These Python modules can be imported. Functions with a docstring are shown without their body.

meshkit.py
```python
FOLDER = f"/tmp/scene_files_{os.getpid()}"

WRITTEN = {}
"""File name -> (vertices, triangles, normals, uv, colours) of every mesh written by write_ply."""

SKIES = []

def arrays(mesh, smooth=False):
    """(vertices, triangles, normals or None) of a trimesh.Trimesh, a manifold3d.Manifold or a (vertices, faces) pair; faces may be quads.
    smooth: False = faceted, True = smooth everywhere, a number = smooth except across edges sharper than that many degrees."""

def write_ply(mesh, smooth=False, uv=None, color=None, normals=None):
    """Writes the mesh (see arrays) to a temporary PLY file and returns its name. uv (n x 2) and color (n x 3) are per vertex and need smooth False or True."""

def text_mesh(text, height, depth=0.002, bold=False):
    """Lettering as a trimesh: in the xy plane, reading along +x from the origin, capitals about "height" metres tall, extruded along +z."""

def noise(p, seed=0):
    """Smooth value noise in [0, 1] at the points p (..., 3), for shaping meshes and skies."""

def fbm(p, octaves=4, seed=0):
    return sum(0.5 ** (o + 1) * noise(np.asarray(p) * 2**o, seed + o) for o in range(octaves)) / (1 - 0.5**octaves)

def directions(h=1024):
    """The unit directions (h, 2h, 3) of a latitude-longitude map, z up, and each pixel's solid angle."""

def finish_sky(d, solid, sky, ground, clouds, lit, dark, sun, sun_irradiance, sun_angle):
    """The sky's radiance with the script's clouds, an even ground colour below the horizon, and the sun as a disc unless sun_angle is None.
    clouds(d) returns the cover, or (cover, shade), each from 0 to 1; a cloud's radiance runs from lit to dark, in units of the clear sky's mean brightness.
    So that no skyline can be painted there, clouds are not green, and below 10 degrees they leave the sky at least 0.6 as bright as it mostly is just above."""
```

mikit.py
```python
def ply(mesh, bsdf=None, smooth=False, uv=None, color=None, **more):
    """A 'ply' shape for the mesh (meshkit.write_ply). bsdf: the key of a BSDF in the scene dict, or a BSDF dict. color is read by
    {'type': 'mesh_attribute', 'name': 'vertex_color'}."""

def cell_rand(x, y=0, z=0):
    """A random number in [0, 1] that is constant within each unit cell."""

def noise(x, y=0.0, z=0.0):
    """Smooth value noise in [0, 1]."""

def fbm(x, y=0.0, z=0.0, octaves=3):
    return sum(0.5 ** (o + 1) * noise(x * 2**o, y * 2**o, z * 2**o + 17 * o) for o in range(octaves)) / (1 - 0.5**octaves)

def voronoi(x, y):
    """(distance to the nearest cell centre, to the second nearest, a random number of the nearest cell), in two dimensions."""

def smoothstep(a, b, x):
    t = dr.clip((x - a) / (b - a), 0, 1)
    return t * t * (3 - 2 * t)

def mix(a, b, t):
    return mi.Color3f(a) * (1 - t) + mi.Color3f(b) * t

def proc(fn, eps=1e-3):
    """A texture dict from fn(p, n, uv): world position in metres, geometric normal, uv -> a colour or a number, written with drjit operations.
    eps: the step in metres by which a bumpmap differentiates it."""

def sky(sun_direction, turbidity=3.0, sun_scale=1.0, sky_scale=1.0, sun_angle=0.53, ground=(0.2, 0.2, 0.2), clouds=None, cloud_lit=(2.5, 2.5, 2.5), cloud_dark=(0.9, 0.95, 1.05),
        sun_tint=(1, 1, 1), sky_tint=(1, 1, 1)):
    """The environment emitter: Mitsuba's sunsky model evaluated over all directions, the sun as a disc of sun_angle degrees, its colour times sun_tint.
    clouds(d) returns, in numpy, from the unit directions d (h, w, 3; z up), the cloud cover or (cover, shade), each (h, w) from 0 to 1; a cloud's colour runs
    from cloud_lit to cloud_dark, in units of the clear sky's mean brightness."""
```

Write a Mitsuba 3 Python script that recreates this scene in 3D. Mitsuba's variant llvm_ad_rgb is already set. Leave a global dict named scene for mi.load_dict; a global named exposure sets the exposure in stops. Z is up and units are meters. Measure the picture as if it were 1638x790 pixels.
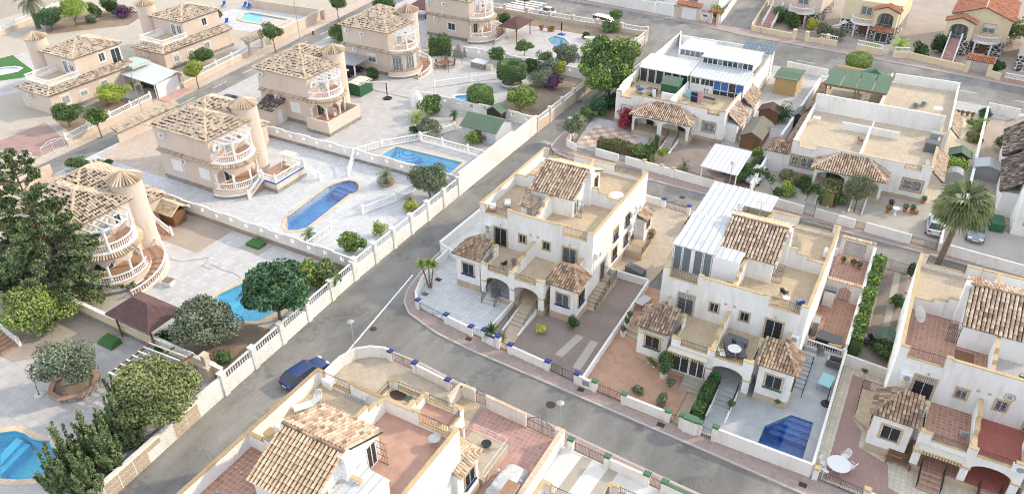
import math, random
import numpy as np, trimesh, drjit as dr, mitsuba as mi, mikit, meshkit
from shapely.geometry import Polygon, LineString, Point
from shapely.ops import triangulate as _tri
from mikit import proc, noise, fbm, voronoi, cell_rand, smoothstep, mix

T = mi.ScalarTransform4f
scene, labels = {'type': 'scene'}, {}
rng = np.random.default_rng(7)

# ---------------------------------------------------------------- camera, sky, exposure
CAM = [0, 0, 46.0]
FWD = [-0.41305, 0.72318, -0.55353]
scene['camera'] = {'type': 'perspective', 'fov': 67.19, 'fov_axis': 'x', 'near_clip': 0.5, 'far_clip': 3000.0,
    'to_world': T().look_at(origin=CAM, target=[CAM[i] + 10 * FWD[i] for i in range(3)], up=[-0.2637, 0.4868, 0.8328])}
SUN_EL, SUN_AZ = math.radians(28.5), math.radians(47)
SUN = [math.cos(SUN_EL) * math.cos(SUN_AZ), math.cos(SUN_EL) * math.sin(SUN_AZ), math.sin(SUN_EL)]
def thin_cloud(d):
 x, y = d[..., 0] / (d[..., 2] + 0.25), d[..., 1] / (d[..., 2] + 0.25)
 n = 0.5 + 0.25 * np.sin(2.1 * x + 1.3 * np.sin(1.7 * y)) + 0.25 * np.sin(3.3 * y + 1.1 * np.sin(2.3 * x + 1))
 return 0.5 + 0.35 * n, 0.15 * n
scene['sky'] = mikit.sky(SUN, turbidity=3, sun_scale=0.47, sun_angle=1.6, clouds=thin_cloud, cloud_lit=(3.7, 3.85, 4.05), cloud_dark=(2.4, 2.5, 2.7), sun_tint=(0.91, 0.97, 1.07))
exposure = 2.52

# ---------------------------------------------------------------- helpers: frames, meshes, naming
class Frame:
 def __init__(s, x=0, y=0, z=0, rot=0, flip=None):
  s.o, s.flip = np.array([x, y, z], float), flip
  a = math.radians(rot); s.R = np.array([[math.cos(a), -math.sin(a), 0], [math.sin(a), math.cos(a), 0], [0, 0, 1]])
 def __call__(s, v):
  v = np.array(v, float)
  if s.flip is not None: v[:, 0] = s.flip - v[:, 0]
  return v @ s.R.T + s.o
 def sub(s, x=0, y=0, z=0, rot=0, flip=None): return Sub(s, Frame(x, y, z, rot, flip))
class Sub:
 def __init__(s, a, b): s.a, s.b = a, b
 def __call__(s, v): return s.a(s.b(v))
 def sub(s, x=0, y=0, z=0, rot=0, flip=None): return Sub(s, Frame(x, y, z, rot, flip))
WORLD = Frame()
FR = [WORLD]
class at:
 """with at(frame): everything built inside stands in that frame"""
 def __init__(s, fr): s.fr = fr
 def __enter__(s): FR.append(s.fr); return s.fr
 def __exit__(s, *a): FR.pop()

def poly_tri(p, holes=()):
 P = Polygon(p, holes)
 v, f = trimesh.creation.triangulate_polygon(P, engine='earcut')
 return np.array(v), np.array(f)

class B:
 def __init__(s): s.V, s.F, s.C, s.n = [], [], [], 0
 def add(s, v, f, c=None):
  v = FR[-1](np.asarray(v, float)); f = np.asarray(f, int)
  if f.shape[1] == 4: f = np.vstack([f[:, :3], f[:, [0, 2, 3]]])
  s.V.append(v); s.F.append(f + s.n); s.n += len(v)
  s.C.append(np.broadcast_to((1, 1, 1) if c is None else c, (len(v), 3)))
  return s
 def box(s, x0, y0, z0, x1, y1, z1, c=None):
  v = [[x, y, z] for x in (x0, x1) for y in (y0, y1) for z in (z0, z1)]
  return s.add(v, [[0, 1, 3, 2], [4, 6, 7, 5], [0, 4, 5, 1], [2, 3, 7, 6], [0, 2, 6, 4], [1, 5, 7, 3]], c)
 def wall(s, p, q, th, z0, z1, z1b=None, c=None, off=0.0):
  """upright slab along p-q; off shifts it sideways (left of p->q)"""
  p, q = np.array(p, float), np.array(q, float); d = q - p; L = np.hypot(*d); n = np.array([-d[1], d[0]]) / L
  a, b = n * (off - th / 2), n * (off + th / 2); e = z1 if z1b is None else z1b
  r = [p + a, p + b, q + b, q + a]
  v = [[*r[i], z0] for i in range(4)] + [[*r[0], z1], [*r[1], z1], [*r[2], e], [*r[3], e]]
  return s.add(v, [[0, 1, 2, 3], [4, 7, 6, 5], [0, 4, 5, 1], [1, 5, 6, 2], [2, 6, 7, 3], [3, 7, 4, 0]], c)
 def prism(s, p, z0, z1, holes=(), c=None, top=True, bottom=False):
  rings = [np.array(p, float)[:, :2]] + [np.array(h, float)[:, :2] for h in holes]
  for r in rings:
   n = len(r); v = np.vstack([np.c_[r, np.full(n, z0)], np.c_[r, np.full(n, z1)]]); i = np.arange(n); j = (i + 1) % n
   s.add(v, np.c_[i, j, j + n, i + n], c)
  v, f = poly_tri(p, holes)
  if top: s.add(np.c_[v, np.full(len(v), z1)], f, c)
  if bottom: s.add(np.c_[v, np.full(len(v), z0)], f, c)
  return s
 def sheet(s, p, z, holes=(), c=None):
  v, f = poly_tri(p, holes); return s.add(np.c_[v, np.full(len(v), z)], f, c)
 def face(s, pts, c=None):
  """flat convex polygon in space"""
  n = len(pts); return s.add(pts, [[0, i, i + 1] for i in range(1, n - 1)], c)
 def upright(s, p, q, poly, th, holes=(), c=None):
  """a polygon drawn in (distance along p->q, z), th thick to the left of p->q"""
  p, q = np.array(p, float), np.array(q, float); d = (q - p) / np.hypot(*(q - p)); n = np.array([-d[1], d[0]])
  v, f = poly_tri(poly, holes)
  for o in (0, th): s.add(np.c_[p + v[:, :1] * d + n * o, v[:, 1]], f, c)
  for r in [np.array(poly, float)] + [np.array(h, float) for h in holes]:
   m = len(r); i = np.arange(m); j = (i + 1) % m
   a, b = np.c_[p + r[:, :1] * d, r[:, 1]], np.c_[p + r[:, :1] * d + n * th, r[:, 1]]
   s.add(np.vstack([a, b]), np.c_[i, j, j + m, i + m], c)
  return s
 def cyl(s, p, q, r0, r1=None, n=8, cap=True, c=None):
  p, q = np.array(p, float), np.array(q, float); r1 = r0 if r1 is None else r1
  d = q - p; d = d / max(np.linalg.norm(d), 1e-9)
  a = np.cross(d, [0, 0, 1] if abs(d[2]) < 0.9 else [1, 0, 0]); a /= np.linalg.norm(a); b = np.cross(d, a)
  t = np.arange(n) * 2 * np.pi / n; ring = np.cos(t)[:, None] * a + np.sin(t)[:, None] * b
  v = np.vstack([p + ring * r0, q + ring * r1]); i = np.arange(n); j = (i + 1) % n
  s.add(v, np.c_[i, j, j + n, i + n], c)
  if cap:
   s.add(np.vstack([q + ring * r1, [q]]), np.c_[i, j, np.full(n, n)], c); s.add(np.vstack([p + ring * r0, [p]]), np.c_[j, i, np.full(n, n)], c)
  return s
 def tube(s, pts, r, n=6, c=None):
  for k in range(len(pts) - 1):
   rr = r if np.isscalar(r) else r[k]; r2 = r if np.isscalar(r) else r[k + 1]
   s.cyl(pts[k], pts[k + 1], rr, r2, n, True, c)
  return s
 def lathe(s, x, y, prof, n=12, c=None, a0=0, a1=360):
  """prof: (radius, z) from the bottom"""
  full = a1 - a0 >= 360; m = n if full else n + 1
  t = np.radians(a0 + (a1 - a0) * np.arange(m) / n); pr = np.array(prof, float)
  v = np.stack([x + pr[:, :1] * np.cos(t), y + pr[:, :1] * np.sin(t), np.repeat(pr[:, 1:], m, 1)], -1).reshape(-1, 3)
  f = [[k * m + i, k * m + (i + 1) % m, (k + 1) * m + (i + 1) % m, (k + 1) * m + i] for k in range(len(pr) - 1) for i in range(n)]
  return s.add(v, f, c)
 def arrays(s): return np.vstack(s.V), np.vstack(s.F), np.vstack(s.C)

def numbered(name):
 if name not in USED: USED[name] = 0; return name
 USED[name] += 1; return '%s_%03d' % (name, USED[name])
USED = {}
def emit(key, b, m, smooth=False):
 v, f, c = b.arrays()
 sh = mikit.ply(trimesh.Trimesh(v, f, process=False), 'mat_' + m, smooth=smooth, color=c if m in VCOL else None)
 scene[key] = sh
 return key
VCOL = {'tile', 'leaf', 'patch', 'needle'}
def thing(name, label, cat, group=None):
 k = numbered(name); labels[k] = {'label': label, 'category': cat}
 if group: labels[k]['group'] = group
 return k
def part(parent, name, b, m, label=None, kind=None, smooth=False):
 if b.n == 0: return None
 k = numbered(parent + '__' + name); emit(k, b, m, smooth)
 if label or kind: labels[k] = {}
 if label: labels[k]['label'] = label
 if kind: labels[k]['kind'] = kind
 return k
def solo(name, label, cat, b, m, group=None, smooth=False):
 k = thing(name, label, cat, group); emit(k, b, m, smooth); return k
def struct(name, b, m, label=None):
 k = numbered(name); emit(k, b, m); labels[k] = {'kind': 'structure', 'label': label or name.replace('_', ' ')}; return k

# ---------------------------------------------------------------- materials
def mat(key, base, rough=0.8, spec=0.2, bump=None, **more):
 d = {'type': 'principled', 'base_color': {'type': 'rgb', 'value': list(base)} if isinstance(base, (tuple, list)) else base, 'roughness': rough, 'specular': spec, **more}
 if bump: d = {'type': 'bumpmap', 'arbitrary': bump[0], 'scale': bump[1], 'nested': d}
 scene['mat_' + key] = {'type': 'twosided', 'b': d}
def stained(c, c2, sc=0.7, amt=0.5):
 """plaster with broad worn patches and streaks"""
 def fn(p, n, uv):
  a = fbm(p.x * sc, p.y * sc, p.z * sc * 0.4, 4); b = fbm(p.x * 4, p.y * 4, p.z * 0.5, 3); s = smoothstep(0.56, 0.78, noise(p.x * 7, p.y * 7, p.z * 0.35)) * smoothstep(0.4, 0.65, noise(p.x * 0.6, p.y * 0.6, p.z * 0.5))
  return mix(c, c2, dr.clip(amt * (smoothstep(0.42, 0.75, 0.6 * a + 0.4 * b) + 0.4 * s), 0, 1))
 return proc(fn)
def grid(c, joint, sx, sy, w=0.03, vary=0.15, rot=0.0, c2=None, ox=0.0, oy=0.0):
 """slabs with joints, each a little different"""
 cr, sr = math.cos(math.radians(rot)), math.sin(math.radians(rot))
 def fn(p, n, uv):
  x, y = ((p.x - ox) * cr + (p.y - oy) * sr) / sx, ((p.y - oy) * cr - (p.x - ox) * sr) / sy
  fx, fy = x - dr.floor(x), y - dr.floor(y)
  e = dr.minimum(dr.minimum(fx, 1 - fx) * sx, dr.minimum(fy, 1 - fy) * sy)
  r = cell_rand(dr.floor(x), dr.floor(y), 3)
  col = mix(c, c2, r) if c2 is not None else mi.Color3f(c) * (1 - vary + 2 * vary * r)
  col *= 0.9 + 0.2 * fbm(p.x * 1.3, p.y * 1.3, 0, 3)
  return mix(joint, col, smoothstep(w * 0.5, w, e))
 return proc(fn)
def speck(c, c2, fine=9.0, broad=0.5, amt=0.6):
 def fn(p, n, uv):
  a = noise(p.x * fine, p.y * fine, p.z * fine); b = fbm(p.x * broad, p.y * broad, 1.0, 4)
  return mix(c, c2, dr.clip(amt * (0.55 * a + 1.1 * (b - 0.5)) + 0.15, 0, 1))
 return proc(fn)
def cobble(c, joint, sc=2.6, c2=None, w=0.12):
 """irregular stones"""
 def fn(p, n, uv):
  u = p.x + p.y; d1, d2, r = voronoi(u * sc, (p.z * 1.2 + (p.y - p.x) * 0.3) * sc)
  col = mix(c, c2 if c2 is not None else [0.6 * v for v in c], r)
  return mix(joint, col, smoothstep(w * 0.4, w, d2 - d1))
 return proc(fn)
def paving_cells(c, joint, sc, c2, w=0.1):
 def fn(p, n, uv):
  d1, d2, r = voronoi(p.x * sc, p.y * sc)
  return mix(joint, mix(c, c2, r), smoothstep(w * 0.4, w, d2 - d1))
 return proc(fn)

mat('white', stained((0.80, 0.80, 0.79), (0.58, 0.55, 0.50), 0.5, 0.55), 0.9, 0.1)
mat('white_garden', stained((0.78, 0.77, 0.75), (0.55, 0.50, 0.44), 0.6, 0.45), 0.9, 0.1)
mat('white_clean', (0.80, 0.80, 0.80), 0.6, 0.3)
mat('grey_render', stained((0.60, 0.58, 0.54), (0.45, 0.43, 0.39), 0.6, 0.5), 0.95, 0.1)
mat('peach', stained((0.66, 0.565, 0.49), (0.56, 0.46, 0.38), 0.4, 0.5), 0.95, 0.1)
mat('peach_wall', stained((0.64, 0.54, 0.45), (0.50, 0.40, 0.31), 0.5, 0.6), 0.95, 0.1)
mat('cream', stained((0.70, 0.60, 0.42), (0.58, 0.48, 0.33), 0.5, 0.5), 0.95, 0.1)
mat('ochre', stained((0.55, 0.42, 0.245), (0.42, 0.33, 0.21), 1.5, 0.7), 0.9, 0.1)
mat('ochre_worn', stained((0.40, 0.29, 0.16), (0.28, 0.21, 0.13), 1.5, 0.7), 0.9, 0.1)
mat('tan_plinth', stained((0.50, 0.41, 0.31), (0.40, 0.32, 0.24), 1.2, 0.6), 0.9, 0.1)
mat('tan_floor', grid((0.51, 0.41, 0.29), (0.43, 0.34, 0.25), 0.33, 0.33, 0.02, 0.08), 0.8, 0.2)
mat('pale_floor', grid((0.49, 0.41, 0.315), (0.41, 0.345, 0.265), 0.33, 0.33, 0.02, 0.07), 0.8, 0.2)
mat('terracotta_floor', grid((0.37, 0.205, 0.155), (0.47, 0.33, 0.27), 0.36, 0.36, 0.03, 0.12), 0.7, 0.3)
mat('red_floor', grid((0.34, 0.12, 0.10), (0.30, 0.11, 0.09), 0.36, 0.36, 0.02, 0.06), 0.8, 0.2)
mat('rose_floor', speck((0.52, 0.33, 0.26), (0.40, 0.24, 0.19), 5, 1.5, 0.8), 0.8, 0.2)
mat('rose_tile', grid((0.46, 0.27, 0.24), (0.52, 0.38, 0.34), 0.4, 0.4, 0.03, 0.1), 0.8, 0.2)
mat('orange_paving', paving_cells((0.50, 0.305, 0.215), (0.46, 0.32, 0.24), 2.0, (0.43, 0.255, 0.18)), 0.85, 0.2)
mat('white_tile', grid((0.53, 0.54, 0.56), (0.42, 0.435, 0.46), 0.45, 0.45, 0.03, 0.08), 0.5, 0.4)
mat('white_slab', grid((0.52, 0.515, 0.525), (0.43, 0.425, 0.43), 0.6, 0.6, 0.03, 0.07), 0.8, 0.2)
mat('pale_slab', grid((0.46, 0.445, 0.44), (0.39, 0.375, 0.37), 0.8, 0.8, 0.03, 0.06), 0.85, 0.2)
mat('grey_tile', speck((0.34, 0.36, 0.38), (0.46, 0.48, 0.50), 4, 1.2, 0.9), 0.6, 0.3)
mat('pink_paver', grid((0.38, 0.26, 0.24), (0.33, 0.22, 0.20), 0.2, 0.2, 0.02, 0.07), 0.9, 0.1)
mat('ivory_paver', grid((0.60, 0.55, 0.45), (0.45, 0.41, 0.34), 0.4, 0.4, 0.025, 0.08), 0.85, 0.1)
mat('ivory_floor', grid((0.47, 0.40, 0.32), (0.40, 0.34, 0.27), 0.35, 0.35, 0.02, 0.08), 0.85, 0.1)
def _asphalt(p, n, uv):
 a = fbm(p.x * 0.12, p.y * 0.12, 0, 4); b = noise(p.x * 14, p.y * 14, 0); d = fbm(p.x * 0.9, p.y * 0.35, 5, 3)
 c = mix((0.20, 0.198, 0.195), (0.30, 0.287, 0.268), dr.clip(2.0 * (a - 0.5) + 0.5, 0, 1))
 v1, v2, r = voronoi(p.x * 0.2 + 0.6 * a, p.y * 0.13); w1, w2, q = voronoi(p.x * 0.35 + 2 * d, p.y * 0.35 + 2 * a)
 spot = smoothstep(0.62, 0.75, noise(p.x * 0.55, p.y * 0.55, 9)) * smoothstep(0.4, 0.7, noise(p.x * 3.1, p.y * 3.1, 2))
 crack = (1 - smoothstep(0.008, 0.03, w2 - w1)) * smoothstep(0.5, 0.6, fbm(p.x * 0.2, p.y * 0.2, 3, 2))
 return c * (0.84 + 0.2 * b + 0.4 * (d - 0.5)) * (1 - 0.13 * dr.select(r > 0.82, 1, 0)) * (1 - 0.17 * spot) * (1 - 0.14 * crack)
mat('asphalt', proc(_asphalt), 0.95, 0.15)
mat('pavement', grid((0.37, 0.29, 0.27), (0.30, 0.24, 0.22), 0.3, 0.3, 0.02, 0.09), 0.95, 0.1)
mat('pavement_pale', grid((0.50, 0.42, 0.36), (0.42, 0.35, 0.30), 0.4, 0.4, 0.025, 0.08), 0.95, 0.1)
mat('kerb', speck((0.50, 0.46, 0.43), (0.38, 0.35, 0.33), 6), 0.95, 0.1)
mat('concrete', speck((0.46, 0.42, 0.36), (0.36, 0.33, 0.29), 7, 0.8), 0.95, 0.1)
mat('gravel', speck((0.33, 0.272, 0.245), (0.21, 0.172, 0.155), 16, 0.6, 0.9), 1.0, 0.05)
mat('gravel_pale', speck((0.45, 0.42, 0.385), (0.35, 0.325, 0.29), 14, 0.6, 0.8), 1.0, 0.05)
mat('gravel_white', speck((0.74, 0.74, 0.73), (0.52, 0.51, 0.49), 14, 1.1, 0.7), 1.0, 0.05)
mat('earth', speck((0.30, 0.235, 0.185), (0.19, 0.15, 0.12), 10, 0.7, 0.9), 1.0, 0.05)
mat('earth_pale', speck((0.42, 0.36, 0.31), (0.32, 0.27, 0.235), 10, 0.5, 0.8), 1.0, 0.05)
mat('ground', speck((0.38, 0.34, 0.29), (0.27, 0.245, 0.21), 3, 0.06, 0.9), 1.0, 0.05)
mat('lawn', speck((0.07, 0.16, 0.06), (0.09, 0.20, 0.07), 18, 0.8), 0.9, 0.1)
mat('stone', cobble((0.30, 0.28, 0.26), (0.42, 0.40, 0.37), 2.6, (0.20, 0.18, 0.17)), 0.95, 0.1)
mat('stone_tan', cobble((0.40, 0.31, 0.24), (0.46, 0.40, 0.34), 3.0, (0.28, 0.21, 0.17)), 0.95, 0.1)
mat('stone_black', cobble((0.10, 0.11, 0.12), (0.72, 0.70, 0.66), 1.6, (0.05, 0.055, 0.06), 0.2), 0.7, 0.3)
mat('tile', {'type': 'mesh_attribute', 'name': 'vertex_color'}, 0.9, 0.1)
mat('patch', {'type': 'mesh_attribute', 'name': 'vertex_color'}, 0.9, 0.1)
scene['mat_leaf'] = {'type': 'twosided', 'b': {'type': 'principled', 'base_color': {'type': 'mesh_attribute', 'name': 'vertex_color'}, 'roughness': 0.6, 'specular': 0.3}}
mat('deck_dark', (0.075, 0.058, 0.048), 0.95, 0.1)
mat('deck_tan', (0.34, 0.26, 0.19), 0.95, 0.1)
mat('bark', speck((0.22, 0.17, 0.13), (0.12, 0.09, 0.07), 9, 2), 1.0, 0.05)
mat('palm_bark', speck((0.26, 0.21, 0.16), (0.15, 0.12, 0.09), 11, 3), 1.0, 0.05)
mat('iron', (0.025, 0.025, 0.028), 0.5, 0.4)
mat('glass_dark', (0.035, 0.045, 0.055), 0.12, 0.6)
mat('glass_mid', (0.16, 0.19, 0.21), 0.12, 0.6)
mat('glass_blue', (0.05, 0.14, 0.42), 0.3, 0.5)
scene['mat_pane'] = {'type': 'thindielectric'}
scene['mat_water'] = {'type': 'thindielectric', 'int_ior': 1.33}
mat('pvc_white', (0.78, 0.79, 0.80), 0.35, 0.5)
mat('sheet_white', grid((0.56, 0.58, 0.605), (0.43, 0.45, 0.47), 0.6, 30.0, 0.08, 0.02), 0.4, 0.4)
mat('steel_grey', (0.30, 0.32, 0.34), 0.45, 0.5)
mat('galv', (0.42, 0.44, 0.46), 0.4, 0.5, metallic=0.5)
mat('blue_tile', (0.02, 0.04, 0.22), 0.3, 0.5)
mat('green_tile', (0.08, 0.17, 0.10), 0.5, 0.4)
mat('wood', speck((0.22, 0.12, 0.07), (0.14, 0.075, 0.04), 7, 1.5), 0.7, 0.3)
mat('wood_tan', speck((0.52, 0.38, 0.20), (0.44, 0.31, 0.16), 5, 1.2), 0.8, 0.2)
mat('reed', speck((0.46, 0.34, 0.22), (0.34, 0.25, 0.16), 20, 2), 0.95, 0.1)
mat('felt_green', speck((0.14, 0.20, 0.15), (0.10, 0.15, 0.11), 8, 1.0), 0.95, 0.1)
mat('felt_brown', grid((0.135, 0.085, 0.085), (0.10, 0.062, 0.06), 0.5, 0.18, 0.02, 0.12), 0.95, 0.1)
mat('felt_grey', speck((0.22, 0.21, 0.18), (0.16, 0.15, 0.13), 8, 1.0), 0.95, 0.1)
mat('plastic_white', (0.72, 0.72, 0.71), 0.45, 0.4)
mat('plastic_grey', (0.13, 0.14, 0.15), 0.6, 0.3)
mat('plastic_green', (0.035, 0.12, 0.06), 0.5, 0.3)
mat('cloth_blue', (0.04, 0.12, 0.42), 0.9, 0.1)
mat('cloth_pink', (0.50, 0.30, 0.34), 0.9, 0.1)
mat('cloth_navy', (0.03, 0.035, 0.09), 0.9, 0.1)
mat('cloth_sky', (0.32, 0.56, 0.62), 0.9, 0.1)
mat('canvas', (0.62, 0.58, 0.50), 0.9, 0.1)
mat('pot', (0.40, 0.19, 0.11), 0.9, 0.1)
mat('red', (0.40, 0.02, 0.02), 0.4, 0.5)
mat('red_tile', speck((0.44, 0.29, 0.21), (0.36, 0.23, 0.165), 6, 1), 0.9, 0.1)
def pool(c, c2, sz=0.25):
 def fn(p, n, uv):
  r = cell_rand(dr.floor(p.x / sz), dr.floor(p.y / sz), dr.floor(p.z / sz)); w = fbm(p.x * 1.6, p.y * 1.6, 0, 3)
  return mix(c, c2, dr.clip(0.5 * r + 1.2 * (w - 0.35), 0, 1))
 return proc(fn)
mat('pool_deep', pool((0.022, 0.18, 0.46), (0.035, 0.26, 0.56)), 0.5, 0.3)
mat('pool_navy', pool((0.02, 0.09, 0.32), (0.03, 0.15, 0.42)), 0.5, 0.3)
mat('pool_sky', pool((0.035, 0.44, 0.68), (0.06, 0.52, 0.74)), 0.5, 0.3)
mat('pool_turq', pool((0.04, 0.38, 0.58), (0.07, 0.46, 0.64)), 0.5, 0.3)
mat('coping', grid((0.62, 0.50, 0.38), (0.50, 0.40, 0.30), 0.5, 0.5, 0.03, 0.08), 0.9, 0.1)
for k_, c_ in dict(blue=(0.016, 0.042, 0.15), navy=(0.02, 0.025, 0.05), red=(0.30, 0.01, 0.012), silver=(0.50, 0.53, 0.56), grey=(0.22, 0.25, 0.30), white=(0.75, 0.75, 0.75), bright=(0.01, 0.07, 0.35)).items():
 mat('paint_' + k_, c_, 0.3, 0.5, clearcoat=0.8, clearcoat_gloss=0.9)
scene['mat_silver_cloth'] = {'type': 'twosided', 'b': {'type': 'principled', 'base_color': speck((0.62, 0.63, 0.64), (0.46, 0.47, 0.49), 3, 1.5, .9), 'roughness': 0.45, 'specular': 0.5, 'metallic': 0.2}}
mat('pale_green', (0.40, 0.50, 0.45), 0.4, 0.4)
mat('paint_green', (0.05, 0.35, 0.06), 0.5, 0.4)
mat('tyre', (0.02, 0.02, 0.02), 0.9, 0.1)
mat('lamp_red', (0.35, 0.02, 0.02), 0.3, 0.5)
mat('solar', grid((0.10, 0.14, 0.19), (0.30, 0.33, 0.36), 0.5, 1.0, 0.03, 0.1), 0.15, 0.6)

# ---------------------------------------------------------------- shared building pieces
TILE_PAL = {
 'mixed': [((0.54, 0.42, 0.32), 4), ((0.60, 0.49, 0.39), 4), ((0.40, 0.29, 0.21), 3), ((0.27, 0.20, 0.155), 1.5), ((0.47, 0.33, 0.235), 2)],
 'brown': [((0.35, 0.245, 0.175), 4), ((0.45, 0.33, 0.235), 3), ((0.26, 0.19, 0.14), 3), ((0.19, 0.145, 0.115), 1.5)],
 'sand': [((0.66, 0.52, 0.37), 6), ((0.60, 0.44, 0.30), 3), ((0.50, 0.36, 0.25), 1)],
 'cream': [((0.60, 0.51, 0.41), 7), ((0.50, 0.41, 0.32), 3), ((0.36, 0.29, 0.235), 1)],
 'honey': [((0.62, 0.50, 0.37), 5), ((0.56, 0.44, 0.31), 3), ((0.40, 0.31, 0.23), 2)],
 'black': [((0.12, 0.10, 0.09), 6), ((0.42, 0.34, 0.28), 2), ((0.24, 0.19, 0.16), 3)],
 'red': [((0.50, 0.24, 0.16), 5), ((0.44, 0.19, 0.12), 3), ((0.38, 0.16, 0.10), 2)],
}
def pal_pick(pal, n, r=None):
 r = r or rng
 cs = np.array([c for c, w in TILE_PAL[pal]]); w = np.array([w for c, w in TILE_PAL[pal]], float)
 return cs[r.choice(len(cs), n, p=w / w.sum())] * r.uniform(0.88, 1.12, (n, 1))
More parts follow.
